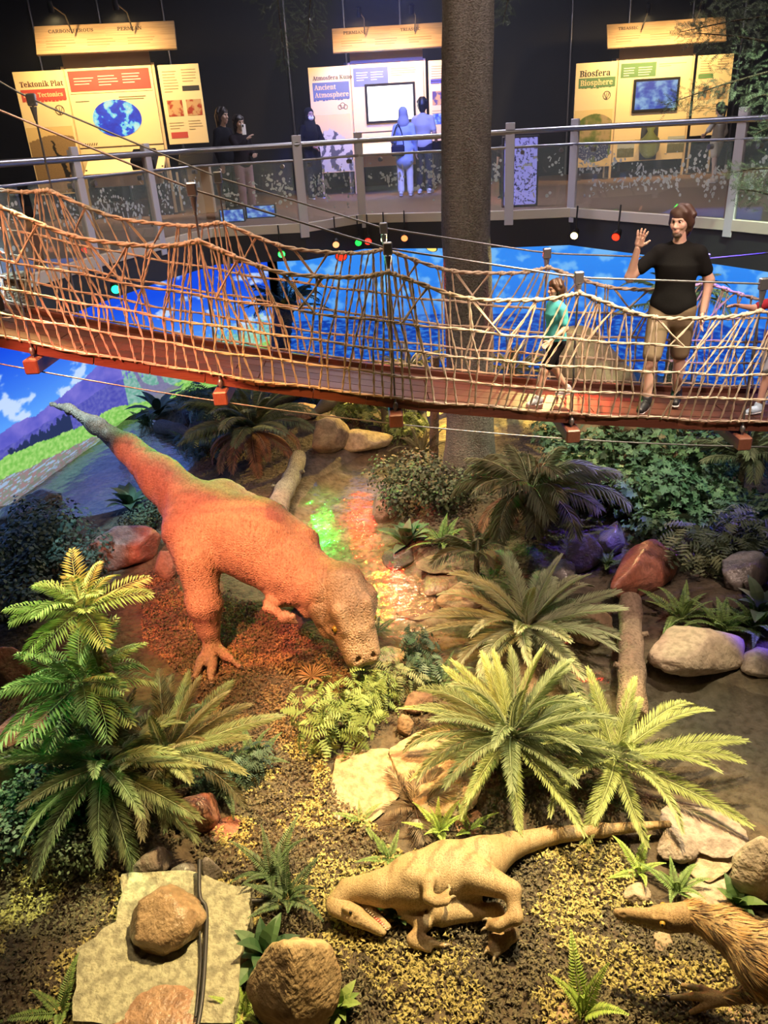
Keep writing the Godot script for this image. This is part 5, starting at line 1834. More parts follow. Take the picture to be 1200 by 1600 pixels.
	e.ball(Vector3(-0.361, 0.203, -3.262), Vector3.ONE * 0.021, 12, 8)
	e.col = Color(0.01, 0.01, 0.01)
	e.ball(Vector3(-0.360, 0.218, -3.251), Vector3.ONE * 0.011, 8, 6)
	obj("eye", e.done(), mat("gloss"), t)
	var g := MB.new()
	g.col = Color(0.55, 0.08, 0.06)
	g.tube(PackedVector3Array([Vector3(-0.243, 0.137, -3.308), Vector3(-0.186, 0.147, -3.234), Vector3(-0.135, 0.137, -3.185)]), [0.012, 0.016, 0.012], 8, true)
	obj("gums", g.done(), mat("gloss"), t).set_meta("label", "red gums in the open mouth")
	var ta := Vector3(-0.264, 0.185, -3.292)
	var tb := Vector3(-0.131, 0.156, -3.163)
	for i in 12:
		var p := ta.lerp(tb, i / 11.0)
		var tm := MB.new()
		tm.col = Color(0.75, 0.7, 0.55)
		tm.tube(PackedVector3Array([p, p + Vector3(0.012, 0.006, -0.004)]), [0.004, 0.0008], 5)
		obj("tooth", tm.done(), mat("gloss"), t)
	for a in [[Vector3(0.504, 0.204, -3.156), Vector3(-1, 0.1, -0.3)], [Vector3(0.487, 0.182, -3.122), Vector3(-1, 0, 0.2)], [Vector3(0.509, 0.100, -3.110), Vector3(-1, 0, 0.1)], [Vector3(0.484, 0.085, -3.047), Vector3(-1, 0, 0.6)], [Vector3(0.519, 0.071, -3.017), Vector3(-0.5, 0, 1)], [Vector3(0.271, 0.366, -3.264), Vector3(-0.2, 0.2, -1)], [Vector3(0.268, 0.361, -3.204), Vector3(1, 0, -0.6)], [Vector3(0.128, 0.111, -3.110), Vector3(1, 0, -0.4)], [Vector3(0.216, 0.099, -3.079), Vector3(1, 0, -0.2)]]:
		claw(t, a[0], a[1], 0.045, 0.013, Color(0.3, 0.24, 0.15))


func build_feathered_raptor():
	var t := thing("feathered_raptor", "brown feathered raptor leaning into the picture at the lower right", "dinosaur", Vector3.ZERO)
	var tint := func(p: Vector3, q: Vector3) -> Color:
		var e := nz.get_noise_3d(p.x * 9.0, p.y * 9.0, p.z * 9.0)
		return Color(0.36, 0.24, 0.12).lerp(Color(0.5, 0.34, 0.17), clampf(0.5 + e, 0, 1))
	var tip := Vector3(1.220, 0.500, -2.936)
	var eye := Vector3(1.466, 0.560, -2.844)
	var back := Vector3(1.605, 0.580, -2.836)
	var nk := Vector3(1.742, 0.620, -2.710)
	var ch := Vector3(1.863, 0.600, -2.553)
	var body := ch + Vector3(0.32, 0.12, 0.1)
	var hip := ch + Vector3(0.72, 0.14, 0.05)
	var b := [[back, nk, 0.075, 0.11], [nk, ch, 0.11, 0.16], [ch, body, 0.17, 0.2], [body, hip, 0.2, 0.17], [hip, hip + Vector3(0.9, 0.12, -0.1), 0.13, 0.03],
		[hip + Vector3(0, -0.05, 0.12), hip + Vector3(-0.16, -0.34, 0.16), 0.12, 0.07], [hip + Vector3(-0.16, -0.34, 0.16), hip + Vector3(0.02, -0.56, 0.16), 0.06, 0.04],
		[hip + Vector3(0, -0.05, -0.12), hip + Vector3(-0.12, -0.34, -0.16), 0.12, 0.07], [hip + Vector3(-0.12, -0.34, -0.16), hip + Vector3(0.04, -0.56, -0.16), 0.06, 0.04],
		[ch + Vector3(0.06, -0.08, 0.1), Vector3(1.900, 0.340, -2.561), 0.09, 0.06], [Vector3(1.900, 0.340, -2.561), Vector3(1.737, 0.200, -2.598), 0.055, 0.036]]
	for s in [-0.16, 0.16]:
		var f := Vector3(hip.x + 0.03, 0.05, hip.z + s)
		b.append([f + Vector3(0.0, maxf(hip.y - 0.6, 0.05), 0), f, 0.04, 0.035])
		b.append([f, f + Vector3(-0.16, -0.01, 0.04), 0.035, 0.022])
		b.append([f, f + Vector3(-0.15, -0.01, -0.05), 0.035, 0.022])
	# hand with three fingers
	var wrist := Vector3(1.737, 0.200, -2.598)
	var tips := [Vector3(1.574, 0.061, -2.775), Vector3(1.485, 0.051, -2.712), Vector3(1.565, 0.040, -2.627)]
	var fb := []
	for e in tips:
		var k: Vector3 = wrist.lerp(e, 0.55) + Vector3(0, 0.02, 0)
		fb.append([wrist, k, 0.03, 0.022])
		fb.append([k, e, 0.022, 0.014])
	var m := MB.new()
	blob(m, b, 0.016, 0.045, tint)
	blob(m, fb, 0.009, 0.012, tint)
	var f := (tip - eye).normalized()
	var s := f.cross(Vector3.UP).normalized()
	var u := s.cross(f)
	var hb := [[back, eye, 0.085, 0.078, s, 1.1], [eye, tip, 0.066, 0.034, s, 1.25], [eye - u * 0.06, tip - u * 0.035 + f * -0.03, 0.04, 0.024]]
	for k in [-1.0, 1.0]:
		hb.append_array([[eye + u * 0.04 + s * 0.04 * k, eye + f * 0.07 + u * 0.035 + s * 0.035 * k, 0.022, 0.014], [eye + f * 0.02 + u * 0.03 + s * 0.085 * k, eye + f * 0.04 + u * 0.03 + s * 0.085 * k, 0.034, 0.03, null, 1.0, true], [eye + f * 0.1 + u * 0.02 + s * 0.085 * k, eye + f * 0.22 + u * 0.012 + s * 0.065 * k, 0.036, 0.022, null, 1.0, true], [eye - u * 0.035 + s * 0.085 * k - f * 0.02, tip - u * 0.02 + s * 0.04 * k + f * 0.03, 0.022, 0.016, null, 1.0, true], [tip + u * 0.024 + s * 0.03 * k - f * 0.03, tip + u * 0.022 + s * 0.03 * k - f * 0.015, 0.011, 0.009, null, 1.0, true]])
	blob(m, hb, 0.0075, 0.014, tint)
	var bodyo := obj("body", m.done(), mat("skin_raptor"), t)
	for k in [-1.0, 1.0]:
		var e := MB.new()
		e.col = Color(0.45, 0.28, 0.05)
		e.ball(eye + f * 0.027 + u * 0.03 + s * 0.06 * k, Vector3.ONE * 0.017, 10, 7)
		e.col = Color(0.01, 0.01, 0.01)
		e.ball(eye + f * 0.027 + u * 0.033 + s * 0.07 * k, Vector3.ONE * 0.0095, 8, 5)
		obj("eye", e.done(), mat("gloss"), t)
	for i in 22:   # teeth along the jaw line on both sides
		var k := -1.0 if i % 2 else 1.0
		var o := (eye - u * 0.045 + f * 0.03 + s * 0.05 * k).lerp(tip - u * 0.028 - f * 0.01 + s * 0.022 * k, (i / 2) / 10.0)
		var tm := MB.new()
		tm.col = Color(0.75, 0.7, 0.55)
		tm.tube(PackedVector3Array([o + u * 0.012, o - u * 0.008]), [0.0045, 0.0008], 5)
		obj("tooth", tm.done(), mat("gloss"), t)
	for e in tips:
		claw(t, e, Vector3(e.x - wrist.x, 0.02, e.z - wrist.z), 0.075, 0.014)
	# coat of thin feathers that lie back along neck, chest and arm
	var r := RandomNumberGenerator.new()
	r.seed = 99
	var c := MB.new()
	var n := m.v.size()
	for i in 9000:
		var k := r.randi() % n
		var p := m.v[k]
		if p.x < back.x - 0.05 or p.y < 0.22 or p.x > ch.x + 0.5:
			continue
		var q := m.n[k]
		var lie := (Vector3(0.8, -0.2, 0.35) - q * q.dot(Vector3(0.8, -0.2, 0.35))).normalized()
		var side := lie.cross(q)
		var band := nz.get_noise_3d(p.x * 6.0, p.y * 4.0, p.z * 6.0)
		c.col = Color(0.4, 0.23, 0.09).lerp(Color(0.07, 0.04, 0.025), clampf(band * 3.0 + r.randf_range(-0.2, 0.4), 0, 1))
		if r.randf() < 0.25:
			c.col = Color(0.55, 0.38, 0.18)
		var l := r.randf_range(0.04, 0.1)
		var w := r.randf_range(0.003, 0.006)
		c.tri(p - side * w, p + lie * l + q * r.randf_range(0.006, 0.02), p + side * w)
	obj("plumage", c.done(), mat("plumage"), t).set_meta("kind", "stuff")


func build_background_dinosaurs():
	# small grey-green plant eater behind the bridge, its head lowered to the left
	var t := thing("small_plant_eater", "grey-green four-legged dinosaur grazing under the bridge with its neck low", "dinosaur", Vector3.ZERO)
	var tint := func(p: Vector3, q: Vector3) -> Color:
		return Color(0.2, 0.18, 0.11).lerp(Color(0.13, 0.13, 0.08), clampf(0.5 + nz.get_noise_3dv(p * 5.0), 0, 1))
	var z := -12.9
	var b := [[Vector3(0.014, 0.658, -12.900), Vector3(0.686, 0.610, -13.000), 0.32, 0.33], [Vector3(0.686, 0.610, -13.000), Vector3(1.748, 0.518, -13.400), 0.2, 0.05], [Vector3(0.018, 0.715, -12.900), Vector3(-0.538, 0.663, -12.700), 0.22, 0.14], [Vector3(-0.538, 0.663, -12.700), Vector3(-0.865, 0.588, -12.500), 0.13, 0.11], [Vector3(-0.843, 0.587, -12.500), Vector3(-1.110, 0.455, -12.400), 0.11, 0.06]]
	for a in [[Vector3(0.169, 0.539, -12.700), Vector3(0.142, 0.061, -12.259)], [Vector3(0.578, 0.498, -12.750), Vector3(0.506, 0.021, -11.999)], [Vector3(0.348, 0.444, -13.150), Vector3(0.331, 0.058, -12.618)], [Vector3(0.749, 0.403, -13.200), Vector3(0.750, 0.048, -12.573)]]:
		b.append([a[0], a[1] + Vector3(0, 0.08, 0), 0.13, 0.085])
		b.append([a[1] + Vector3(0, 0.08, 0), a[1] + Vector3(-0.03, 0.06, 0.06), 0.09, 0.07])
	var m := MB.new()
	blob(m, b, 0.03, 0.08, tint)
	obj("body", m.done(), mat("skin_raptor"), t)
	# large brown dinosaur whose hind legs and tail show under the right half of the bridge
	t = thing("large_plant_eater", "large brown dinosaur seen from behind under the bridge, its tail trailing right", "dinosaur", Vector3.ZERO)
	tint = func(p: Vector3, q: Vector3) -> Color:
		return Color(0.26, 0.165, 0.085).lerp(Color(0.36, 0.24, 0.13), clampf(0.5 + nz.get_noise_3dv(p * 4.0), 0, 1))
	b = [[Vector3(2.828, 1.655, -10.600), Vector3(3.085, 1.356, -10.000), 0.45, 0.42], [Vector3(3.087, 1.338, -10.000), Vector3(3.298, 1.105, -9.500), 0.4, 0.24], [Vector3(3.298, 1.105, -9.500), Vector3(3.518, 0.886, -9.100), 0.24, 0.14], [Vector3(3.518, 0.886, -9.100), Vector3(3.767, 0.713, -8.900), 0.14, 0.07],
		[Vector3(2.917, 1.276, -10.000), Vector3(2.863, 0.872, -9.800), 0.26, 0.2], [Vector3(2.863, 0.872, -9.800), Vector3(2.955, 0.278, -9.900), 0.18, 0.13], [Vector3(2.955, 0.278, -9.900), Vector3(2.627, 0.401, -8.713) + Vector3(0, 0.06, 0), 0.13, 0.12],
		[Vector3(3.464, 1.055, -10.300), Vector3(3.687, 0.426, -10.400), 0.24, 0.15], [Vector3(3.687, 0.426, -10.400), Vector3(3.255, 0.515, -9.069) + Vector3(0, 0.06, 0), 0.14, 0.12]]
	m = MB.new()
	blob(m, b, 0.035, 0.1, tint)
	obj("body", m.done(), mat("skin_raptor"), t)



# ------------------------------------------------------------------ people
var head_mb: MB
var hand_mb: MB
var open_hand_mb: MB


func make_hand(curl: float, spread: float, cell: float) -> MB:
	# right hand, wrist at the origin, fingers along -y, palm facing -x side, thumb towards +z
	var b := [[Vector3(0, 0.01, 0), Vector3(0, -0.03, 0), 0.024, 0.026, Vector3.RIGHT, 1.3], [Vector3(0, -0.035, 0.016), Vector3(0, -0.085, 0.022), 0.024, 0.019, Vector3.RIGHT, 1.5], [Vector3(0, -0.035, -0.016), Vector3(0, -0.08, -0.022), 0.024, 0.018, Vector3.RIGHT, 1.5]]
	var lens := [0.075, 0.083, 0.077, 0.06]
	for i in 4:
		var z := 0.03 - i * 0.02
		var a := Vector3(0, -0.088 + (0.006 if i == 3 else 0.0), z)
		var s := (1.5 - i) * spread
		var d1 := Vector3(-sin(curl * 0.5), -cos(curl * 0.5), s).normalized()
		var d2 := Vector3(-sin(curl), -cos(curl), s).normalized()
		var d3 := Vector3(-sin(curl * 1.6), -cos(curl * 1.6), s).normalized()
		var p1: Vector3 = a + d1 * lens[i] * 0.45
		var p2: Vector3 = p1 + d2 * lens[i] * 0.3
		var p3: Vector3 = p2 + d3 * lens[i] * 0.25
		b.append_array([[a, p1, 0.0095, 0.0088], [p1, p2, 0.0088, 0.008], [p2, p3, 0.008, 0.0068]])
	var t0 := Vector3(0, -0.03, 0.026)
	var t1 := Vector3(-0.012, -0.06, 0.05 + spread * 0.06)
	var t2 := Vector3(-0.02, -0.088, 0.06 + spread * 0.12)
	b.append_array([[t0, t1, 0.014, 0.011], [t1, t2, 0.0105, 0.008]])
	var m := MB.new()
	blob(m, b, cell, 0.008)
	return m


func make_head() -> MB:
	# centre of the skull at the origin, face along +z, about 0.23 m tall
	var b := [[Vector3(0, 0.03, -0.012), Vector3(0, 0.025, 0.015), 0.088, 0.085, Vector3.RIGHT, 1.16], [Vector3(0, -0.02, 0.02), Vector3(0, -0.085, 0.04), 0.072, 0.046, Vector3.RIGHT, 1.1], [Vector3(0, -0.1, 0.055), Vector3(0, -0.102, 0.06), 0.024, 0.022],
		[Vector3(0, 0.012, 0.088), Vector3(0, -0.03, 0.108), 0.01, 0.016], [Vector3(-0.012, -0.034, 0.098), Vector3(0.012, -0.034, 0.098), 0.01, 0.01],
		[Vector3(-0.035, 0.026, 0.082), Vector3(-0.01, 0.024, 0.09), 0.013, 0.012], [Vector3(0.035, 0.026, 0.082), Vector3(0.01, 0.024, 0.09), 0.013, 0.012],
		[Vector3(-0.018, -0.062, 0.088), Vector3(0.018, -0.062, 0.088), 0.009, 0.009], [Vector3(-0.014, -0.074, 0.087), Vector3(0.014, -0.074, 0.087), 0.009, 0.009],
		[Vector3(-0.04, -0.02, 0.062), Vector3(-0.036, -0.03, 0.064), 0.026, 0.024], [Vector3(0.04, -0.02, 0.062), Vector3(0.036, -0.03, 0.064), 0.026, 0.024],
		[Vector3(-0.03, 0.008, 0.096), Vector3(-0.03, 0.008, 0.094), 0.014, 0.014, null, 1.0, true], [Vector3(0.03, 0.008, 0.096), Vector3(0.03, 0.008, 0.094), 0.014, 0.014, null, 1.0, true]]
	for s in [-1.0, 1.0]:
		b.append([Vector3(0.079 * s, 0.018, -0.005), Vector3(0.077 * s, -0.022, 0.0), 0.017, 0.012, Vector3.RIGHT, 1.6])
	var m := MB.new()
	blob(m, b, 0.006, 0.014)
	return m


func lift(bones: Array, ids: Array, more: float) -> Array:
	var o := []
	for i in ids:
		var b: Array = bones[i].duplicate()
		b[2] += more
		b[3] += more
		o.append(b)
	return o


# pose: Dictionary of joints in a 1.75 m frame, facing +z
func person(label: String, at: Vector3, yaw: float, height: float, pose: Dictionary, look: Dictionary, group := ""):
	if head_mb == null:
		head_mb = make_head()
		hand_mb = make_hand(0.45, 0.03, 0.006)
		open_hand_mb = make_hand(0.12, 0.16, 0.004)
	var t := thing("person", label, "person", at, yaw, group)
	var sc := height / 1.75
	var fine: bool = look.get("fine", false)
	var cell := 0.014 if fine else 0.021
	var J := {"pelvis": Vector3(0, 0.95, 0), "chest": Vector3(0, 1.3, 0), "neck": Vector3(0, 1.48, 0.0), "head": Vector3(0, 1.63, 0.03),
		"sl": Vector3(0.175, 1.4, 0), "sr": Vector3(-0.175, 1.4, 0), "el": Vector3(0.24, 1.14, -0.02), "er": Vector3(-0.24, 1.14, -0.02), "wl": Vector3(0.25, 0.89, 0.06), "wr": Vector3(-0.25, 0.89, 0.06),
		"hl": Vector3(0.095, 0.92, 0), "hr": Vector3(-0.095, 0.92, 0), "kl": Vector3(0.1, 0.5, 0.03), "kr": Vector3(-0.1, 0.5, 0.03), "al": Vector3(0.105, 0.09, 0), "ar": Vector3(-0.105, 0.09, 0)}
	J.merge(pose, true)
	var fl: Vector3 = pose.get("fl", Vector3(0.02, -0.04, 0.16))
	var fr: Vector3 = pose.get("fr", Vector3(-0.02, -0.04, 0.16))
	var fat: float = look.get("fat", 1.0)
	var bk := Vector3.BACK
	var b := [
		[J.pelvis, J.pelvis + Vector3(0, 0.14, 0), 0.145 * fat, 0.13 * fat, bk, 1.35], [J.pelvis + Vector3(0, 0.12, 0), J.chest, 0.135 * fat, 0.155 * fat, bk, 1.35], [J.chest, J.neck + Vector3(0, -0.06, -0.01), 0.15 * fat, 0.085, bk, 1.2],   # 0..2
		[J.sl + Vector3(-0.03, 0.0, 0), J.sr + Vector3(0.03, 0.0, 0), 0.056, 0.056],   # 3
		[J.neck + Vector3(0, -0.06, -0.01), J.head + Vector3(0, -0.07, 0.0), 0.056, 0.05],   # 4
		[J.sl, J.el, 0.056, 0.042], [J.el, J.wl, 0.042, 0.027], [J.sr, J.er, 0.056, 0.042], [J.er, J.wr, 0.042, 0.027],   # 5..8
		[J.hl, J.kl, 0.088 * fat, 0.058], [J.kl, J.al, 0.057, 0.038], [J.hr, J.kr, 0.088 * fat, 0.058], [J.kr, J.ar, 0.057, 0.038],   # 9..12
		[J.al + Vector3(0, -0.02, -0.03), J.al + fl * 0.9, 0.042, 0.032], [J.ar + Vector3(0, -0.02, -0.03), J.ar + fr * 0.9, 0.042, 0.032]]   # 13, 14
	var skin: Color = look.get("skin", Color(0.5, 0.3, 0.2))
	var m := MB.new()
	m.col = skin
	blob(m, b, cell, 0.035)
	var hb := Basis(Vector3.UP, look.get("turn", 0.0)) * Basis(Vector3.RIGHT, look.get("nod", 0.0))
	var hp: Vector3 = J.head
	for i in head_mb.c.size():
		head_mb.c[i] = skin
	m.add(head_mb, Transform3D(hb, hp + Vector3(0, 0.02, 0)))
	for s in 2:
		var w: Vector3 = J.wl if s == 0 else J.wr
		var e: Vector3 = J.el if s == 0 else J.er
		var src: MB = open_hand_mb if s == 1 and look.get("wave", false) else hand_mb
		for i in src.c.size():
			src.c[i] = skin
		var y := (e - w).normalized()
		var z: Vector3 = look.get("thumb_r", Vector3(0, 0.2, 1)) if s == 1 else Vector3(0, 0.2, 1)
		z = (z - y * z.dot(y)).normalized()
		var x := y.cross(z)
		var bs := Basis(x, y, z)
		if s == 0:   # mirror for the left hand
			var mm := MB.new()
			for i in src.v.size():
				mm.col = skin
				mm.pt(src.v[i] * Vector3(-1, 1, 1), src.n[i] * Vector3(-1, 1, 1))
			for i in range(0, src.ix.size(), 3):
				mm.ix.append_array([src.ix[i], src.ix[i + 2], src.ix[i + 1]])
			src = mm
		m.add(src, Transform3D(bs, w))
	var X := Transform3D(Basis().scaled(Vector3.ONE * sc), Vector3.ZERO)
	obj("body", m.done(), mat("human_skin"), t, X)
	# eyes and mouth
	var em := MB.new()
	for s in [-1.0, 1.0]:
		em.col = Color(0.5, 0.46, 0.43)
		em.ball(hp + Vector3(0, 0.02, 0) + hb * Vector3(0.03 * s, 0.008, 0.08), Vector3.ONE * 0.0115, 10, 7)
		em.col = Color(0.04, 0.02, 0.015)
		em.ball(hp + Vector3(0, 0.02, 0) + hb * Vector3(0.03 * s, 0.008, 0.0875), Vector3.ONE * 0.0075, 8, 5)
	obj("eyes", em.done(), mat("gloss"), t, X)
	if look.has("mask"):
		var mk := MB.new()
		mk.col = Color(0.85, 0.86, 0.88)
		mk.ball(hp + Vector3(0, 0.02, 0) + hb * Vector3(0, -0.06, 0.05), Vector3(0.07, 0.055, 0.07), 14, 9, hb)
		obj("face_mask", mk.done(), mat("cloth"), t, X)
	elif not look.get("veil", false):
		var lm := MB.new()
		lm.col = skin.lerp(Color(0.45, 0.12, 0.1), 0.6)
		lm.ball(hp + Vector3(0, 0.02, 0) + hb * Vector3(0, -0.068, 0.09), Vector3(0.025, 0.0085, 0.01), 10, 6, hb)
		obj("lips", lm.done(), mat("human_skin"), t, X)
	if look.get("beard", false):
		var bm := MB.new()
		bm.col = Color(0.07, 0.045, 0.03)
		blob(bm, [[hp + Vector3(0, 0.02, 0) + hb * Vector3(-0.018, -0.098, 0.062), hp + Vector3(0, 0.02, 0) + hb * Vector3(0.018, -0.098, 0.062), 0.024, 0.024], [hp + Vector3(0, 0.02, 0) + hb * Vector3(0, -0.087, 0.078), hp + Vector3(0, 0.02, 0) + hb * Vector3(0, -0.1, 0.08), 0.012, 0.018]], 0.006, 0.012)
		obj("goatee", bm.done(), mat("hair"), t, X)
	# shirt: torso, shoulders and upper arms
	if look.has("shirt"):
		var sm := MB.new()
		sm.col = look.shirt
		var sb := lift(b, [0, 1, 2, 3], 0.014)
		sb.append([J.pelvis + Vector3(0, 0.06, 0), J.pelvis + Vector3(0, 0.0, 0), 0.15 * fat, 0.155 * fat, bk, 1.25])
		sb.append([J.hl + Vector3(-0.01, 0.05, 0), J.hr + Vector3(0.01, 0.05, 0), 0.104 * fat, 0.104 * fat])
		for s in [[J.sl, J.el, J.wl], [J.sr, J.er, J.wr]]:
			var short: float = look.get("sleeve", 0.75)
			sb.append([s[0] + Vector3(0, -0.015, 0), s[0].lerp(s[1], minf(short, 1.0)), 0.064, 0.062 if short < 1.0 else 0.056])
			if short > 1.0:
				sb.append([s[1], s[1].lerp(s[2], short - 1.0), 0.056, 0.044])
		if look.get("long", 0.0) > 0.0:   # tunic or dress
			sb.append([J.pelvis, J.pelvis + Vector3(0, -look.long, 0.0), 0.165, 0.2, bk, 1.2])
		blob(sm, sb, cell, 0.04)
		obj("shirt", sm.done(), mat("cloth"), t, X)
	if look.has("trousers"):
		var pm := MB.new()
		pm.col = look.trousers
		var lg: float = look.get("leg", 1.9)   # 1 = knee, 2 = ankle
		var pb := [[J.pelvis + Vector3(0, 0.02, 0), J.pelvis + Vector3(0, -0.06, 0), 0.155 * fat, 0.155 * fat, bk, 1.3]]
		for s in [[J.hl, J.kl, J.al], [J.hr, J.kr, J.ar]]:
			pb.append([s[0], s[0].lerp(s[1], minf(lg, 1.0)), 0.102 * fat, 0.085 if lg < 1.2 else 0.075])
			if lg > 1.0:
				pb.append([s[1], s[1].lerp(s[2], lg - 1.0), 0.075, 0.072])
		blob(pm, pb, cell, 0.03)
		obj("shorts" if lg < 1.3 else "trousers", pm.done(), mat("cloth"), t, X)
	for s in [[J.al, fl], [J.ar, fr]]:
		var um := MB.new()
		um.col = look.get("shoe", Color(0.02, 0.02, 0.02))
		var d: Vector3 = s[1]
		blob(um, [[s[0] + Vector3(0, -0.02, -0.035), s[0] + d * 0.55 + Vector3(0, -0.01, 0), 0.05, 0.044], [s[0] + d * 0.5, s[0] + d, 0.046, 0.036], [s[0], s[0] + Vector3(0, 0.03, 0), 0.05, 0.05]], 0.012, 0.02)
		var sh := obj("shoe", um.done(), mat("satin"), t, X)
		var so := MB.new()
		so.col = look.get("sole", Color(0.75, 0.75, 0.75))
		var flat_d := Vector3(d.x, 0, d.z)
		blob(so, [[s[0] + Vector3(0, -0.062, -0.04), s[0] + d + Vector3(0, -0.025, 0), 0.046, 0.038, Vector3.UP, 2.4]], 0.012, 0.02)
		obj("sole", so.done(), mat("satin"), sh)
	if look.has("hair"):
		var rm := MB.new()
		rm.col = look.hair
		var o := hp + Vector3(0, 0.02, 0)
		var q := [[o + hb * Vector3(0, 0.05, -0.025), o + hb * Vector3(0, 0.045, 0.015), 0.096, 0.086, hb.x, 1.12], [o + hb * Vector3(0, 0.0, -0.05), o + hb * Vector3(0, -0.07, -0.05), 0.088, 0.07]]
		for s in [-1.0, 1.0]:
			q.append([o + hb * Vector3(0.055 * s, 0.065, 0.04), o + hb * Vector3(0.08 * s, -0.01, 0.0), 0.034, 0.03])
			q.append([o + hb * Vector3(0.08 * s, 0.0, -0.01), o + hb * Vector3(0.075 * s, -0.06, -0.02), 0.03, 0.02])
			q.append([o + hb * Vector3(0.01 * s, 0.112, 0.04), o + hb * Vector3(0.055 * s, 0.085, 0.058), 0.03, 0.022])
			q.append([o + hb * Vector3(0.03 * s, 0.115, -0.03), o + hb * Vector3(0.085 * s, 0.06, -0.03), 0.035, 0.03])
		if look.get("tail", false):
			q.append_array([[o + hb * Vector3(0, 0.05, -0.1), o + hb * Vector3(0, 0.02, -0.16), 0.03, 0.04], [o + hb * Vector3(0, 0.02, -0.16), o + hb * Vector3(0, -0.2, -0.15), 0.04, 0.02]])
		if look.get("long_hair", false):
			q.append([o + hb * Vector3(0, -0.02, -0.06), o + hb * Vector3(0, -0.2, -0.07), 0.085, 0.06])
		blob(rm, q, 0.009, 0.02)
		obj("hair", rm.done(), mat("hair"), t, X)
	if look.has("scarf"):
		var km := MB.new()
		km.col = look.scarf
		var o := hp + Vector3(0, 0.02, 0)
		blob(km, [[o + hb * Vector3(0, 0.035, -0.03), o + hb * Vector3(0, 0.04, 0.0), 0.108, 0.1, hb.x, 1.1], [o + hb * Vector3(0, -0.03, -0.03), J.neck + Vector3(0, -0.02, 0.0), 0.098, 0.12], [J.neck, J.chest + Vector3(0, 0.08, 0.03), 0.13, 0.14, bk, 1.2], [o + hb * Vector3(-0.06, -0.06, 0.03), o + hb * Vector3(0.06, -0.06, 0.03), 0.05, 0.05], [o + hb * Vector3(0, -0.01, 0.13), o + hb * Vector3(0, -0.05, 0.13), 0.07, 0.06, null, 1.0, true]], 0.012, 0.03)
		obj("headscarf", km.done(), mat("cloth"), t, X)
	return t


func bag(label: String, at: Vector3, yaw: float, size: Vector3, c: Color):
	var t := thing("shoulder_bag", label, "bag", at, yaw)
	obj("pouch", one_box(Vector3.ZERO, size, Basis(), size.z * 0.35, c), mat("cloth"), t)
	var m := MB.new()
	m.col = c * 0.8
	m.tube(smooth(PackedVector3Array([Vector3(-size.x * 0.45, size.y * 0.45, 0), Vector3(-size.x * 0.2, 0.32, -0.04), Vector3(size.x * 0.1, 0.45, -0.06), Vector3(size.x * 0.35, 0.3, -0.02), Vector3(size.x * 0.45, size.y * 0.45, 0)]), 5), 0.011, 6)
	obj("strap", m.done(), mat("cloth"), t)


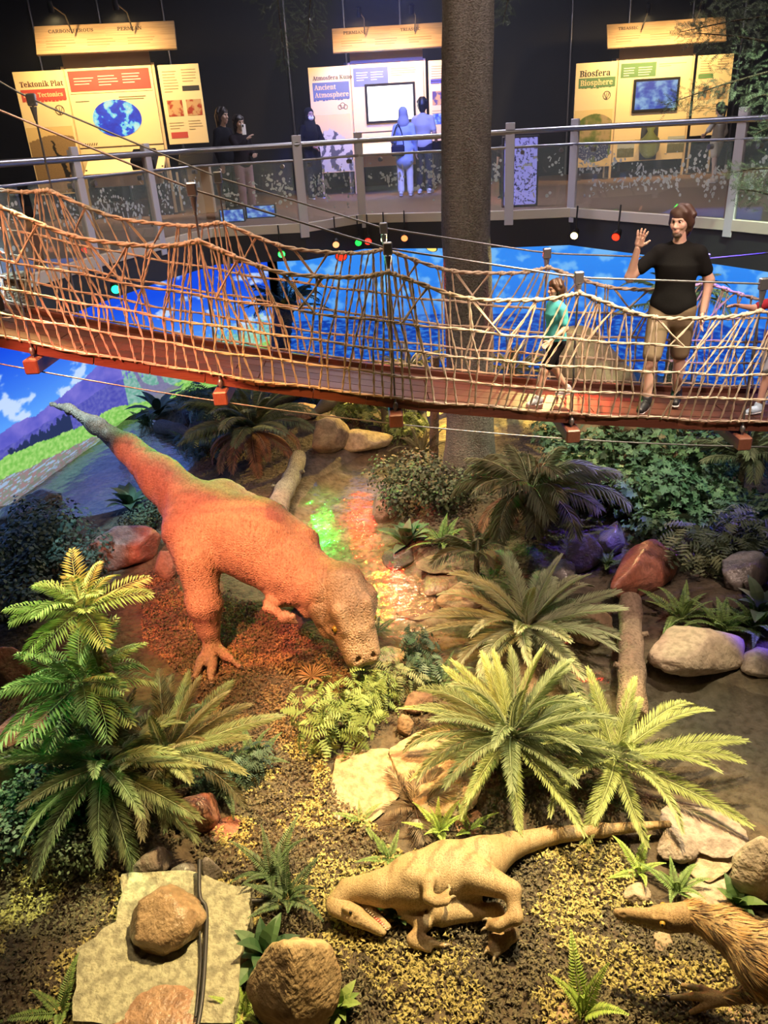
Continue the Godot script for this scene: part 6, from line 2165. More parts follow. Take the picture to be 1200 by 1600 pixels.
func build_people():
	var deck := func(x: float, z: float) -> Vector3: return Vector3(x, deck_y(x) + 0.003, z)
	# man on the bridge
	person("man in a black t-shirt and khaki shorts waving from the rope bridge", deck.call(2.46, -6.33), -0.5, 1.6, {
		"er": Vector3(-0.37, 1.2, 0.12), "wr": Vector3(-0.31, 1.46, 0.2), "el": Vector3(0.27, 1.16, -0.06), "wl": Vector3(0.26, 0.9, 0.02),
		"kl": Vector3(0.1, 0.5, -0.06), "al": Vector3(0.1, 0.085, -0.16), "kr": Vector3(-0.11, 0.51, 0.16), "ar": Vector3(-0.12, 0.085, 0.16)},
		{fine = true, skin = Color(0.62, 0.4, 0.31), shirt = Color(0.012, 0.012, 0.014), trousers = Color(0.2, 0.155, 0.1), leg = 0.95, hair = Color(0.055, 0.03, 0.02), wave = true, thumb_r = Vector3(0.9, 0.2, 0.4), beard = true, turn = -0.3, shoe = Color(0.015, 0.015, 0.018), sole = Color(0.7, 0.7, 0.75), sleeve = 0.62, fat = 1.08})
	person("small child in teal shirt and black shorts on the rope bridge", deck.call(1.5, -6.3), -1.3, 1.0, {
		"kl": Vector3(0.1, 0.52, 0.2), "al": Vector3(0.1, 0.1, 0.3), "kr": Vector3(-0.1, 0.5, -0.05), "ar": Vector3(-0.1, 0.12, -0.3), "wl": Vector3(0.3, 1.0, 0.25), "wr": Vector3(-0.28, 0.95, -0.15)},
		{skin = Color(0.5, 0.32, 0.24), shirt = Color(0.06, 0.34, 0.38), trousers = Color(0.015, 0.015, 0.018), leg = 0.8, hair = Color(0.05, 0.025, 0.015), long_hair = true, shoe = Color(0.3, 0.3, 0.34), fat = 1.1})
	person("child in red shirt cut off by the right edge of the bridge", deck.call(3.37, -6.3), -1.35, 1.15, {
		"er": Vector3(-0.28, 1.3, 0.2), "wr": Vector3(-0.26, 1.36, 0.46), "kl": Vector3(0.1, 0.52, 0.16), "al": Vector3(0.1, 0.1, 0.22), "ar": Vector3(-0.1, 0.12, -0.2)},
		{skin = Color(0.5, 0.3, 0.23), shirt = Color(0.3, 0.03, 0.04), trousers = Color(0.3, 0.32, 0.36), leg = 0.85, hair = Color(0.04, 0.02, 0.015), shoe = Color(0.45, 0.6, 0.75), sole = Color(0.8, 0.85, 0.9)})
	person("dark-clothed child at the left end of the rope bridge, cut off by the edge", deck.call(-3.08, -6.4), 0.9, 1.05, {}, {skin = Color(0.4, 0.24, 0.17), shirt = Color(0.02, 0.018, 0.018), trousers = Color(0.03, 0.025, 0.025), hair = Color(0.03, 0.018, 0.012), sleeve = 1.9})
	# visitors on the balcony
	var fy := Vector3(0, 0.003, 0)
	person("visitor in a black headscarf and white face mask left of the middle display", Vector3(-1.0264245292142713, FLOOR, -17.2) + fy, 0.5, 1.6527188200571077, {"wl": Vector3(0.08, 1.08, 0.2), "el": Vector3(0.26, 1.15, 0.02), "wr": Vector3(-0.06, 1.04, 0.2), "er": Vector3(-0.26, 1.15, 0.02)},
		{skin = Color(0.5, 0.32, 0.24), shirt = Color(0.015, 0.015, 0.018), trousers = Color(0.02, 0.02, 0.025), scarf = Color(0.02, 0.02, 0.022), mask = true, sleeve = 1.92, long = 0.35})
	person("visitor in pale blue tunic and white trousers facing the bright television", Vector3(0.8127309454648156, FLOOR, -16.5) + fy, PI - 0.15, 1.5545225539150929, {"wl": Vector3(0.2, 1.02, 0.16)},
		{skin = Color(0.5, 0.32, 0.24), shirt = Color(0.34, 0.42, 0.6), trousers = Color(0.7, 0.7, 0.66), scarf = Color(0.3, 0.32, 0.38), sleeve = 1.9, long = 0.2, shoe = Color(0.5, 0.5, 0.5), veil = true})
	person("visitor in a grey t-shirt and dark trousers facing the bright television", Vector3(1.2157603729978184, FLOOR, -16.9) + fy, PI - 0.35, 1.7039704723605045, {"wr": Vector3(-0.2, 1.05, 0.2)},
		{skin = Color(0.42, 0.27, 0.2), shirt = Color(0.42, 0.42, 0.46), trousers = Color(0.03, 0.03, 0.045), hair = Color(0.015, 0.012, 0.012), shoe = Color(0.7, 0.7, 0.7)})
	person("visitor with a ponytail, white shirt and pale shorts reading the biosphere boards", Vector3(6.46847439108126, FLOOR, -15.4) + fy, PI + 0.5, 1.2974676118510944, {"kl": Vector3(0.16, 0.5, -0.12), "al": Vector3(0.3, 0.09, -0.26), "kr": Vector3(-0.06, 0.5, 0.06), "wl": Vector3(0.2, 1.1, 0.22), "el": Vector3(0.34, 1.2, 0.0)},
		{skin = Color(0.6, 0.42, 0.32), shirt = Color(0.7, 0.68, 0.62), trousers = Color(0.62, 0.56, 0.44), leg = 0.7, hair = Color(0.015, 0.012, 0.012), tail = true, sleeve = 1.3, shoe = Color(0.65, 0.55, 0.45)})
	person("dark-haired visitor in a black coat looking right beside the tectonics boards", Vector3(-2.282018867142808, FLOOR, -14.2) + fy, 1.1, 1.629731646234342, {"wl": Vector3(0.1, 1.1, 0.3)},
		{skin = Color(0.5, 0.33, 0.26), shirt = Color(0.015, 0.015, 0.018), trousers = Color(0.03, 0.03, 0.035), hair = Color(0.015, 0.01, 0.01), long_hair = true, sleeve = 1.9})
	person("visitor in black holding a white phone up to the face", Vector3(-1.975674009173873, FLOOR, -13.9) + fy, 0.7, 1.497128026857598, {"wr": Vector3(-0.02, 1.36, 0.26), "er": Vector3(-0.2, 1.2, 0.2), "wl": Vector3(0.1, 1.1, 0.26)},
		{skin = Color(0.52, 0.35, 0.28), shirt = Color(0.02, 0.018, 0.02), trousers = Color(0.35, 0.22, 0.26), hair = Color(0.015, 0.01, 0.01), long_hair = true, sleeve = 1.9})
	var ph := thing("phone", "small white phone held by the visitor in black", "phone", Vector3(-1.8545623434009504, 4.815246856014462, -13.62), 0.7)
	obj("case", one_box(Vector3.ZERO, Vector3(0.075, 0.15, 0.01), Basis(), 0.003, Color(0.8, 0.8, 0.82)), mat("satin"), ph)
	obj("camera_bump", one_box(Vector3(-0.015, 0.05, 0.008), Vector3(0.03, 0.03, 0.006), Basis(), 0.002, Color(0.05, 0.05, 0.05)), mat("gloss"), ph)
	person("child half hidden behind the tree trunk on the balcony", Vector3(2.4491367004481135, FLOOR, -14.5) + fy, -0.6, 1.02, {}, {skin = Color(0.5, 0.33, 0.26), shirt = Color(0.05, 0.04, 0.05), trousers = Color(0.03, 0.03, 0.04), hair = Color(0.02, 0.012, 0.01)})
	bag("dark shoulder bag of the visitor in the pale blue tunic", Vector3(0.6817579975206458, 4.339275048995582, -16.36), 0.1, Vector3(0.26, 0.2, 0.08), Color(0.03, 0.03, 0.05))



# ------------------------------------------------------------------ plants
func frond(length: float, leaflet: float, width: float, pairs: int, rise: float, droop: float, ahead: float, vee: float, hang: float, c1: Color, c2: Color, seed_: int, shape := 0) -> ArrayMesh:
	# a feather leaf along +z from the origin; rise is its first slope, droop how far it bends down
	var r := RandomNumberGenerator.new()
	r.seed = seed_
	var m := MB.new()
	var path := PackedVector3Array()
	var steps := 12
	var p := Vector3.ZERO
	var sway := r.randf_range(-0.25, 0.25)
	for i in steps + 1:
		path.append(p)
		var k := i / float(steps)
		var a := rise - droop * k * k
		p += Vector3(sin(sway * k), sin(a), cos(a)) * (length / steps)
	var rr := []
	for i in steps + 1:
		rr.append(lerpf(0.009, 0.002, i / float(steps)) * (0.6 + length * 0.5))
	m.col = c1.lerp(c2, 0.3) * 0.9
	m.tube(path, rr, 4)
	for i in pairs:
		var k := (i + 0.5) / pairs
		k = 0.1 + 0.9 * k
		var f := k * steps
		var j := mini(int(f), steps - 1)
		var o := path[j].lerp(path[j + 1], f - j)
		var dir := (path[j + 1] - path[j]).normalized()
		var side := dir.cross(Vector3.UP).normalized()
		var up := side.cross(dir)
		var l: float
		if shape == 0:
			l = leaflet * (0.45 + 0.55 * sin(PI * minf(1.0, k * 0.9 + 0.12))) * (1.0 if k < 0.93 else 0.7)
		elif shape == 1:   # taper to the tip
			l = leaflet * clampf((1.05 - k) * 1.5, 0.12, 1.0)
		else:
			l = leaflet * (0.7 + 0.3 * sin(PI * k))
		for s in [-1.0, 1.0]:
			var aa := ahead + r.randf_range(-0.08, 0.08) + 0.35 * k
			var d: Vector3 = (side * s * cos(aa) + dir * sin(aa) + up * vee).normalized()
			var ll := l * r.randf_range(0.88, 1.08)
			var tip: Vector3 = o + d * ll + Vector3(0, -hang * ll, 0)
			var mid: Vector3 = o + d * ll * 0.5 + Vector3(0, -hang * ll * 0.2, 0)
			var w: Vector3 = d.cross(up).normalized() * width * 0.5
			m.col = c1.lerp(c2, r.randf())
			var fold := up * width * 0.18
			m.tri(o, mid + w + fold, tip)
			m.tri(o, tip, mid - w + fold)
	return m.done()


func crown(t: Node3D, meshes: Array, n: int, at: Vector3, scale: float, lo: float, hi: float, seed_: int, called := "frond", swirl := 0.0):
	var r := RandomNumberGenerator.new()
	r.seed = seed_
	for i in n:
		var k := i / float(maxi(1, n - 1))
		var az := i * 2.39996 + r.randf_range(-0.25, 0.25) + swirl
		var e := lerpf(hi, lo, sqrt(k)) + r.randf_range(-0.12, 0.12)
		var s := scale * r.randf_range(0.82, 1.1) * (0.72 + 0.28 * sqrt(k))
		var b := Basis(Vector3.UP, az) * Basis(Vector3.RIGHT, -e) * Basis(Vector3.BACK, r.randf_range(-0.3, 0.3))
		obj(called, meshes[r.randi() % meshes.size()], mat("leaf"), t, Transform3D(b.scaled_local(Vector3.ONE * s), at))


func palm(called: String, label: String, category: String, at: Vector3, height: float, lean: Vector3, meshes: Array, n: int, scale: float, lo: float, hi: float, seed_: int, trunk_r := 0.05, trunk_c := Color(0.2, 0.15, 0.1), group := ""):
	var t := thing(called, label, category, at, 0.0, group)
	var m := MB.new()
	var p := PackedVector3Array()
	var rr := []
	var steps := maxi(4, int(height / 0.05))
	for i in steps + 1:
		var k := i / float(steps)
		p.append(Vector3(0, -0.04 + (height + 0.04) * k, 0) + lean * k * k)
		rr.append(trunk_r * (1.1 - 0.2 * k) * (1.0 + 0.14 * (i % 2)))
	m.col = trunk_c
	m.tube(p, rr, 10, true)
	for i in m.v.size():
		m.c[i] = trunk_c.lerp(trunk_c * 1.7, clampf(0.5 + nz.get_noise_3dv(m.v[i] * 14.0), 0, 1))
	obj("stem", m.done(), mat("bark"), t)
	crown(t, meshes, n, p[-1], scale, lo, hi, seed_)
	return t


func leaf(m: MB, kind: int, o: Vector3, q: Vector3, d: Vector3, s: float):
	# one leaf at o that faces q and points along d
	var w := d.cross(q).normalized()
	match kind:
		0:   # lobed ivy
			var pts := [d * 0.0, w * 0.5 - d * 0.1, w * 0.36 + d * 0.3, w * 0.62 + d * 0.55, w * 0.22 + d * 0.6, d * 1.1, w * -0.22 + d * 0.6, w * -0.62 + d * 0.55, w * -0.36 + d * 0.3, w * -0.5 - d * 0.1]
			for i in range(1, 9):
				m.tri(o, o + pts[i] * s + q * 0.1 * s * (i % 2), o + pts[i + 1] * s)
		1:   # small oval
			m.tri(o, o + (d * 0.5 + w * 0.35) * s, o + d * s)
			m.tri(o, o + d * s, o + (d * 0.5 - w * 0.35) * s)
		2:   # feathery sprig
			for i in 6:
				var b := o + d * s * (0.12 + 0.15 * i) - q * s * 0.02 * i * i
				var l := s * (0.42 - 0.055 * i)
				for k in [-1.0, 1.0]:
					m.tri(b, b + (w * k * 0.9 + d * 0.3) * l, b + d * s * 0.13)
			m.tri(o, o + d * s * 1.0, o + w * s * 0.03)
		3:   # long strap
			var wd := [0.02, 0.07, 0.115, 0.13, 0.11, 0.065, 0.0]
			for i in 6:
				var a := o + d * s * (i / 6.0) + q * s * (0.16 * sin(i * 0.5))
				var b := o + d * s * ((i + 1) / 6.0) + q * s * (0.16 * sin((i + 1) * 0.5))
				for k in [-1.0, 1.0]:
					var a2: Vector3 = a + w * k * s * wd[i] + q * s * 0.3 * wd[i]
					var b2: Vector3 = b + w * k * s * wd[i + 1] + q * s * 0.3 * wd[i + 1]
					m.quad(a, b, b2, a2)
		4:   # needle tuft
			for i in 7:
				var b := o + d * s * i / 7.0
				for k in 4:
					var a := k * TAU / 4 + i
					var e := (w * cos(a) + q * sin(a)) * 0.8 + d * 0.55
					m.tri(b, b + e * s * 0.22 + d * 0.01 * s, b + d * s * 0.05 + w * s * 0.012)


func foliage(kind: int, n: int, size: Vector3, ls: float, c1: Color, c2: Color, seed_: int) -> Array:
	var r := RandomNumberGenerator.new()
	r.seed = seed_
	var m := MB.new()
	var st := MB.new()
	st.col = Color(0.09, 0.06, 0.035)
	var lumps := []
	for i in 7:
		lumps.append([Vector3(r.randf_range(-0.5, 0.5), r.randf_range(0.2, 0.62), r.randf_range(-0.5, 0.5)), r.randf_range(0.3, 0.48)])
	for l in lumps:
		st.tube(PackedVector3Array([Vector3(r.randf_range(-0.05, 0.05), -0.06, r.randf_range(-0.05, 0.05)), l[0] * size * 0.5 + Vector3(0, 0.02, 0), l[0] * size]), [0.014, 0.01, 0.006], 5)
	for i in n:
		var l: Array = lumps[r.randi() % lumps.size()]
		var q := Vector3(r.randfn(), r.randfn() * 0.8 + 0.35, r.randfn()).normalized()
		var o: Vector3 = (l[0] + q * l[1] * r.randf_range(0.55, 1.0)) * size
		if o.y < 0.0:
			o.y = r.randf_range(0.0, 0.06)
		var face := (q + Vector3(r.randf_range(-0.6, 0.6), r.randf_range(0.0, 0.9), r.randf_range(-0.6, 0.6))).normalized()
		var d := (q * 0.5 + Vector3(r.randf_range(-1, 1), r.randf_range(-0.6, 0.3), r.randf_range(-1, 1)))
		if kind == 2 or kind == 3:
			d = q + Vector3(r.randf_range(-0.5, 0.5), r.randf_range(-0.1, 0.6), r.randf_range(-0.5, 0.5))
		d = (d - face * d.dot(face)).normalized()
		m.col = c1.lerp(c2, r.randf())
		leaf(m, kind, o, face, d, ls * r.randf_range(0.75, 1.25))
	return [m.done(), st.done()]


func bush(label: String, at: Vector3, made: Array, scale: Vector3, turn: float, called := "bush", category := "bush", group := ""):
	var t := thing(called, label, category, at, turn, group)
	obj("foliage", made[0], mat("leaf"), t, Transform3D(Basis().scaled(scale), Vector3.ZERO))
	obj("stems", made[1], mat("bark"), t, Transform3D(Basis().scaled(scale), Vector3.ZERO))


func build_plants():
	var g := func(len_: float, ll: float, w: float, n: int, ahead: float, vee: float, hang: float, a: Color, b: Color, s: int, shape: int, bends: Array) -> Array:
		var o := []
		for i in bends.size():
			o.append(frond(len_, ll, w, n, bends[i][0], bends[i][1], ahead, vee, hang, a, b, s + i, shape))
		return o
	var bends := [[0.3, 0.5], [0.25, 0.9], [0.35, 1.3]]
	var arch := [[0.4, 1.2], [0.5, 1.7], [0.3, 0.9]]
	var pale: Array = g.call(1.0, 0.16, 0.0115, 72, 0.75, 0.25, 0.15, Color(0.26, 0.29, 0.16), Color(0.4, 0.42, 0.26), 10, 0, bends)
	var green: Array = g.call(1.0, 0.16, 0.0115, 72, 0.75, 0.2, 0.2, Color(0.17, 0.21, 0.1), Color(0.3, 0.35, 0.19), 20, 0, bends)
	var lime: Array = g.call(1.0, 0.135, 0.0115, 72, 0.75, 0.25, 0.15, Color(0.26, 0.3, 0.1), Color(0.42, 0.47, 0.2), 30, 0, bends)
	var brown: Array = g.call(1.0, 0.16, 0.012, 50, 0.75, 0.2, 0.25, Color(0.14, 0.13, 0.07), Color(0.24, 0.22, 0.13), 40, 0, bends)
	var broad: Array = g.call(1.0, 0.27, 0.03, 20, 0.5, 0.12, 0.3, Color(0.2, 0.26, 0.08), Color(0.36, 0.42, 0.18), 50, 0, bends)
	var emer: Array = g.call(1.0, 0.27, 0.03, 20, 0.5, 0.12, 0.3, Color(0.14, 0.22, 0.1), Color(0.28, 0.36, 0.17), 60, 0, bends)
	var dark: Array = g.call(1.0, 0.17, 0.016, 50, 0.4, 0.05, 0.3, Color(0.07, 0.1, 0.05), Color(0.15, 0.18, 0.1), 70, 0, arch)
	var rust: Array = g.call(1.0, 0.17, 0.016, 50, 0.4, 0.05, 0.3, Color(0.26, 0.13, 0.08), Color(0.36, 0.2, 0.12), 80, 0, [[0.1, 1.6], [0.2, 1.9]])
	var droop: Array = g.call(1.0, 0.27, 0.022, 30, 0.65, 0.05, 0.5, Color(0.12, 0.12, 0.07), Color(0.22, 0.21, 0.13), 90, 0, arch)
	var fern: Array = g.call(0.5, 0.075, 0.02, 26, 0.25, 0.05, 0.1, Color(0.1, 0.18, 0.04), Color(0.2, 0.3, 0.08), 100, 1, bends)
	var limefern: Array = g.call(0.5, 0.075, 0.022, 26, 0.25, 0.05, 0.1, Color(0.22, 0.34, 0.05), Color(0.36, 0.46, 0.1), 110, 1, bends)
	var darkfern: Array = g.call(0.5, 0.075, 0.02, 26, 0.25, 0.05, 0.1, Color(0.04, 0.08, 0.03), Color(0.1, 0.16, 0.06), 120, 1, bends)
	var dry: Array = g.call(0.5, 0.17, 0.012, 26, 0.7, 0.05, 0.1, Color(0.12, 0.09, 0.055), Color(0.2, 0.15, 0.09), 130, 0, [[0.1, 0.3], [0.15, 0.5]])

	palm("cycad", "pale grey-green cycad with a round open crown above the brown stream", "cycad", Vector3(1.366, -0.143, -6.405), 0.22, Vector3.ZERO, pale, 32, 1.12, -0.15, 1.0, 1, 0.07)
	palm("cycad", "big green cycad with a dense crown left of the yellow-green one", "cycad", Vector3(0.890, 0.110, -4.606), 0.22, Vector3.ZERO, green + lime.slice(0, 1), 40, 0.98, -0.25, 1.1, 2, 0.07)
	palm("cycad", "yellow-green cycad with few spread fronds beside the right pool", "cycad", Vector3(1.664, 0.013, -4.438), 0.2, Vector3.ZERO, lime, 20, 0.98, -0.2, 0.8, 3, 0.06)
	palm("cycad", "olive cycad at the left drooping towards the lower left corner", "cycad", Vector3(-2.211, 0.166, -4.506), 0.3, Vector3(0, 0, 0.1), green + brown.slice(0, 1), 30, 0.95, -0.4, 0.7, 4, 0.07)
	palm("cycad", "brownish cycad with thin fronds right of the drooping one", "cycad", Vector3(-1.804, 0.112, -4.614), 0.25, Vector3.ZERO, brown + green.slice(0, 1), 26, 0.92, -0.2, 0.95, 5, 0.07)
	palm("palm", "tall bright yellow-green palm at the left with broad leaflets", "palm", Vector3(-2.114, 0.195, -4.728), 1.45, Vector3(-0.1, 0, 0), broad, 19, 0.54, -0.15, 1.1, 6, 0.045, Color(0.16, 0.13, 0.08))
	palm("palm", "lower emerald palm at the left under the taller bright one", "palm", Vector3(-2.221, 0.205, -4.712), 0.85, Vector3(-0.12, 0, 0.05), emer + broad.slice(0, 1), 26, 0.68, -0.45, 0.9, 7, 0.05, Color(0.12, 0.1, 0.07))
	var h = palm("tree_fern", "dark tree fern with rust-red lower fronds behind the tyrannosaur", "tree fern", Vector3(-1.999, 0.051, -11.473), 0.55, Vector3.ZERO, dark, 26, 1.25, 0.0, 1.1, 8, 0.09, Color(0.1, 0.08, 0.06))
	var low := RandomNumberGenerator.new()
	low.seed = 3
	for i in 9:
		obj("frond", rust[i % 2], mat("leaf"), h, Transform3D((Basis(Vector3.UP, -1.5 + i * 0.4) * Basis(Vector3.RIGHT, low.randf_range(-0.05, 0.35))).scaled_local(Vector3.ONE * low.randf_range(0.8, 1.0)), Vector3(0, 0.5, 0)))
	palm("palm", "dusky drooping palm right of the tree trunk", "palm", Vector3(1.759, 0.133, -8.242), 0.62, Vector3.ZERO, droop + [rust[0]], 30, 1.15, -0.25, 0.7, 9, 0.05)
	palm("palm", "small dark palm at the right among the ivy", "palm", Vector3(4.368, 0.182, -8.466), 0.7, Vector3.ZERO, droop, 14, 0.75, 0.0, 1.1, 10, 0.04)
	palm("palm", "dark palm behind the rope net in front of the gap between the screens", "palm", Vector3(-1.918, 0.000, -14.921), 1.75, Vector3(0.25, 0, 0), dark, 20, 1.0, -0.1, 1.0, 11, 0.2, Color(0.1, 0.11, 0.12))
	palm("cycad", "olive cycad behind the rope net left of the tree trunk", "cycad", Vector3(0.561, 0.000, -13.184), 0.9, Vector3.ZERO, brown, 18, 0.85, -0.1, 0.9, 12, 0.08)
	palm("cycad", "pale brown cycad behind the rope net right of the tree trunk", "cycad", Vector3(2.334, 0.100, -12.746), 0.8, Vector3.ZERO, brown, 18, 0.95, -0.1, 0.9, 13, 0.08)
	palm("palm", "dark tall palm rising behind the waving man", "palm", Vector3(3.784364991657116, ground(3.784364991657116, -9.6), -9.6), 2.0986788019297546, Vector3.ZERO, dark, 18, 0.85, -0.2, 1.1, 14, 0.06, Color(0.08, 0.07, 0.06))
	palm("yucca", "pale strap-leaved plant at the foot of the slim ringed stem", "plant", Vector3(0.638, 0.022, -10.998), 0.15, Vector3.ZERO, brown, 14, 0.6, 0.2, 1.2, 15, 0.04)
	palm("palm", "low dark palm beneath the dusky drooping palm", "palm", Vector3(1.011, 0.016, -7.510), 0.35, Vector3.ZERO, droop, 11, 0.6, 0.0, 0.9, 16, 0.03)
	palm("cycad", "small grey palm at the right edge of the ivy near the bridge", "cycad", Vector3(5.350, 0.052, -9.838), 0.5, Vector3.ZERO, pale, 10, 0.6, 0.0, 0.9, 17, 0.04)

	# ferns
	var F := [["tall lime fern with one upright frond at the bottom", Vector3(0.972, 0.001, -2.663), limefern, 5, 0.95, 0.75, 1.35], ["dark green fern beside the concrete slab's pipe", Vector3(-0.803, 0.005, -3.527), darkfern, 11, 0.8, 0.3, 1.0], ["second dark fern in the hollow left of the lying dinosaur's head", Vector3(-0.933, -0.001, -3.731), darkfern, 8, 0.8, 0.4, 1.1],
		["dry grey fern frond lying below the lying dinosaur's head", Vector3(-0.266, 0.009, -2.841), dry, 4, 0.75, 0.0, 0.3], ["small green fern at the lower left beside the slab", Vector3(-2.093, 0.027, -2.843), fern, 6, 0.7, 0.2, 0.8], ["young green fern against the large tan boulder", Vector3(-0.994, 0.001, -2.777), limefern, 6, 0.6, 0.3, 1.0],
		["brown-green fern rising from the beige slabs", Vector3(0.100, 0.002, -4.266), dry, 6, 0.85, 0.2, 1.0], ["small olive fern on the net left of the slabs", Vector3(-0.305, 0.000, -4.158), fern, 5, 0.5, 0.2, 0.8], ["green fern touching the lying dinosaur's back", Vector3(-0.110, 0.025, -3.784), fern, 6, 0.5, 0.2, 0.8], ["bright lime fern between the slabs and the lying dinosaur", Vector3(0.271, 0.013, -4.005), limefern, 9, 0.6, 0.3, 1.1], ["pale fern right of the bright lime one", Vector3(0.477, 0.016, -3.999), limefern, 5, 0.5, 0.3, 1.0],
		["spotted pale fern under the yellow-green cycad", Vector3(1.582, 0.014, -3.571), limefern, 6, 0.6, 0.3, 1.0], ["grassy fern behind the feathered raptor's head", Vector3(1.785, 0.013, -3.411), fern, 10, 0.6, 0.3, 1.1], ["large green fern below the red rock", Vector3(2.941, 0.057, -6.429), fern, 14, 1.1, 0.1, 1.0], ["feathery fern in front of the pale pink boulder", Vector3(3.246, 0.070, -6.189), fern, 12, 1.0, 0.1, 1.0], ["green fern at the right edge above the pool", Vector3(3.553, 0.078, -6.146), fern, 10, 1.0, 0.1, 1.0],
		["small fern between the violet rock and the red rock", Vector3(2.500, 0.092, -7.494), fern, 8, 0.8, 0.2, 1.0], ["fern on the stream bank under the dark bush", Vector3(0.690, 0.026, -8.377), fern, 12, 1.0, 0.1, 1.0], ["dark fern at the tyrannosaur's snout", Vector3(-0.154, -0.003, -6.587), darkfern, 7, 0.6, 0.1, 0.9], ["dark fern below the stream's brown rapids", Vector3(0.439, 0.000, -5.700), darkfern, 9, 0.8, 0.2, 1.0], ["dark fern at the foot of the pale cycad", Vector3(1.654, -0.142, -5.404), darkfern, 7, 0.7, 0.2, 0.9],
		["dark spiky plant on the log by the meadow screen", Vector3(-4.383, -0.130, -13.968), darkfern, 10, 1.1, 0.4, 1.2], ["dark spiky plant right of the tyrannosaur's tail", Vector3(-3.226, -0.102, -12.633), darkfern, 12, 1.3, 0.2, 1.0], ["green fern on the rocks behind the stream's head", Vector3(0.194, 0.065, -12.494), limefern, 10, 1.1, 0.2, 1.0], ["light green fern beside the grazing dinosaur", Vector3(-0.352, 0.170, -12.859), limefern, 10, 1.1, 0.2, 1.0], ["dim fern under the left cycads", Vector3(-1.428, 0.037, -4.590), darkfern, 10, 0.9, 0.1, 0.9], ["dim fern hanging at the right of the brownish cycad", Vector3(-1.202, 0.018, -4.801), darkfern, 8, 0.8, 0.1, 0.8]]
	var k := 0
	for a in F:
		var t := thing("fern", a[0], "fern", a[1])
		crown(t, a[2], a[3], Vector3(0, 0.01, 0), a[4], a[5], a[6], 200 + k, "frond", 0.5 * k)
		k += 1
	# broad-leaved rosettes
	for a in [["dark glossy broad-leaved plant between the slab and the large boulder", Vector3(-0.909, 0.000, -3.124), 0.3, Color(0.03, 0.08, 0.03), Color(0.07, 0.14, 0.05), 11], ["light green five-fingered plant at the bottom edge", Vector3(-0.429, 0.004, -2.779), 0.17, Color(0.14, 0.22, 0.05), Color(0.22, 0.3, 0.08), 14], ["dark bird's-nest plant on the stream bank", Vector3(0.264, -0.070, -8.523), 0.45, Color(0.05, 0.1, 0.05), Color(0.1, 0.16, 0.08), 16], ["dark bromeliad on the root by the meadow screen", Vector3(-4.206, 0.023, -14.163), 0.6, Color(0.03, 0.05, 0.03), Color(0.06, 0.09, 0.05), 12], ["dark leafy plant left of the tyrannosaur's leg", Vector3(-3.590, 0.002, -9.914), 0.5, Color(0.05, 0.09, 0.04), Color(0.1, 0.15, 0.08), 18], ["broad-leaved plant at the feathered raptor's neck", Vector3(2.107, 0.009, -3.275), 0.22, Color(0.05, 0.1, 0.03), Color(0.1, 0.17, 0.05), 10], ["leafy plant under the lying dinosaur's chin", Vector3(-0.054, 0.045, -3.299), 0.16, Color(0.05, 0.1, 0.03), Color(0.1, 0.16, 0.05), 9], ["pale-leaved plant at the right edge by the pale boulder", Vector3(3.659, 0.136, -6.327), 0.4, Color(0.12, 0.18, 0.1), Color(0.3, 0.34, 0.24), 10]]:
		var t := thing("rosette_plant", a[0], "plant", a[1])
		var r := RandomNumberGenerator.new()
		r.seed = 300 + k
		k += 1
		var lm := []
		for v in 2:
			var m := MB.new()
			m.col = a[3].lerp(a[4], v)
			leaf(m, 3, Vector3.ZERO, Vector3.UP, Vector3.BACK, 1.0)
			lm.append(m.done())
		for i in a[5]:
			obj("leaf", lm[i % 2], mat("leaf"), t, Transform3D((Basis(Vector3.UP, i * 2.4) * Basis(Vector3.RIGHT, -r.randf_range(0.15, 1.1))).scaled_local(Vector3(1.4, 1, 1) * a[2] * r.randf_range(0.75, 1.1)), Vector3(0, 0.01, 0)))
	# dried fan leaf
	var fan := thing("dry_fan_leaf", "dried orange fan-shaped palm leaf on the litter before the tyrannosaur", "leaf", Vector3(-0.776, 0.050, -5.864))
	for i in 22:
		var m := MB.new()
		m.col = Color(0.42, 0.26, 0.14).lerp(Color(0.52, 0.36, 0.2), rng.randf())
		var az := TAU * i / 22.0 + rng.randf_range(-0.06, 0.06)
		var l := rng.randf_range(0.14, 0.2)
		var d := Vector3(cos(az), 0.35 + rng.randf_range(-0.15, 0.15), sin(az))
		var w := Vector3(-sin(az), 0, cos(az)) * 0.008
		m.tri(Vector3.ZERO, d * l * 0.6 + w, d * l + Vector3(0, -0.02, 0))
		m.tri(Vector3.ZERO, d * l + Vector3(0, -0.02, 0), d * l * 0.6 - w)
		obj("blade", m.done(), mat("leaf"), fan)

	# bushes
	var ivy := [foliage(0, 420, Vector3(0.55, 0.6, 0.5), 0.062, Color(0.05, 0.1, 0.045), Color(0.12, 0.19, 0.08), 1), foliage(0, 420, Vector3(0.55, 0.5, 0.5), 0.062, Color(0.05, 0.11, 0.06), Color(0.11, 0.18, 0.1), 2)]
	var box := [foliage(1, 1500, Vector3(0.5, 0.5, 0.5), 0.035, Color(0.035, 0.05, 0.02), Color(0.09, 0.1, 0.045), 3), foliage(1, 1500, Vector3(0.5, 0.5, 0.5), 0.04, Color(0.03, 0.06, 0.04), Color(0.07, 0.12, 0.08), 4)]
	var spr := [foliage(2, 230, Vector3(0.5, 0.45, 0.5), 0.14, Color(0.13, 0.2, 0.05), Color(0.27, 0.35, 0.11), 5), foliage(2, 230, Vector3(0.5, 0.45, 0.5), 0.14, Color(0.1, 0.13, 0.06), Color(0.2, 0.22, 0.11), 6), foliage(2, 230, Vector3(0.5, 0.45, 0.5), 0.15, Color(0.03, 0.07, 0.05), Color(0.08, 0.13, 0.09), 7)]
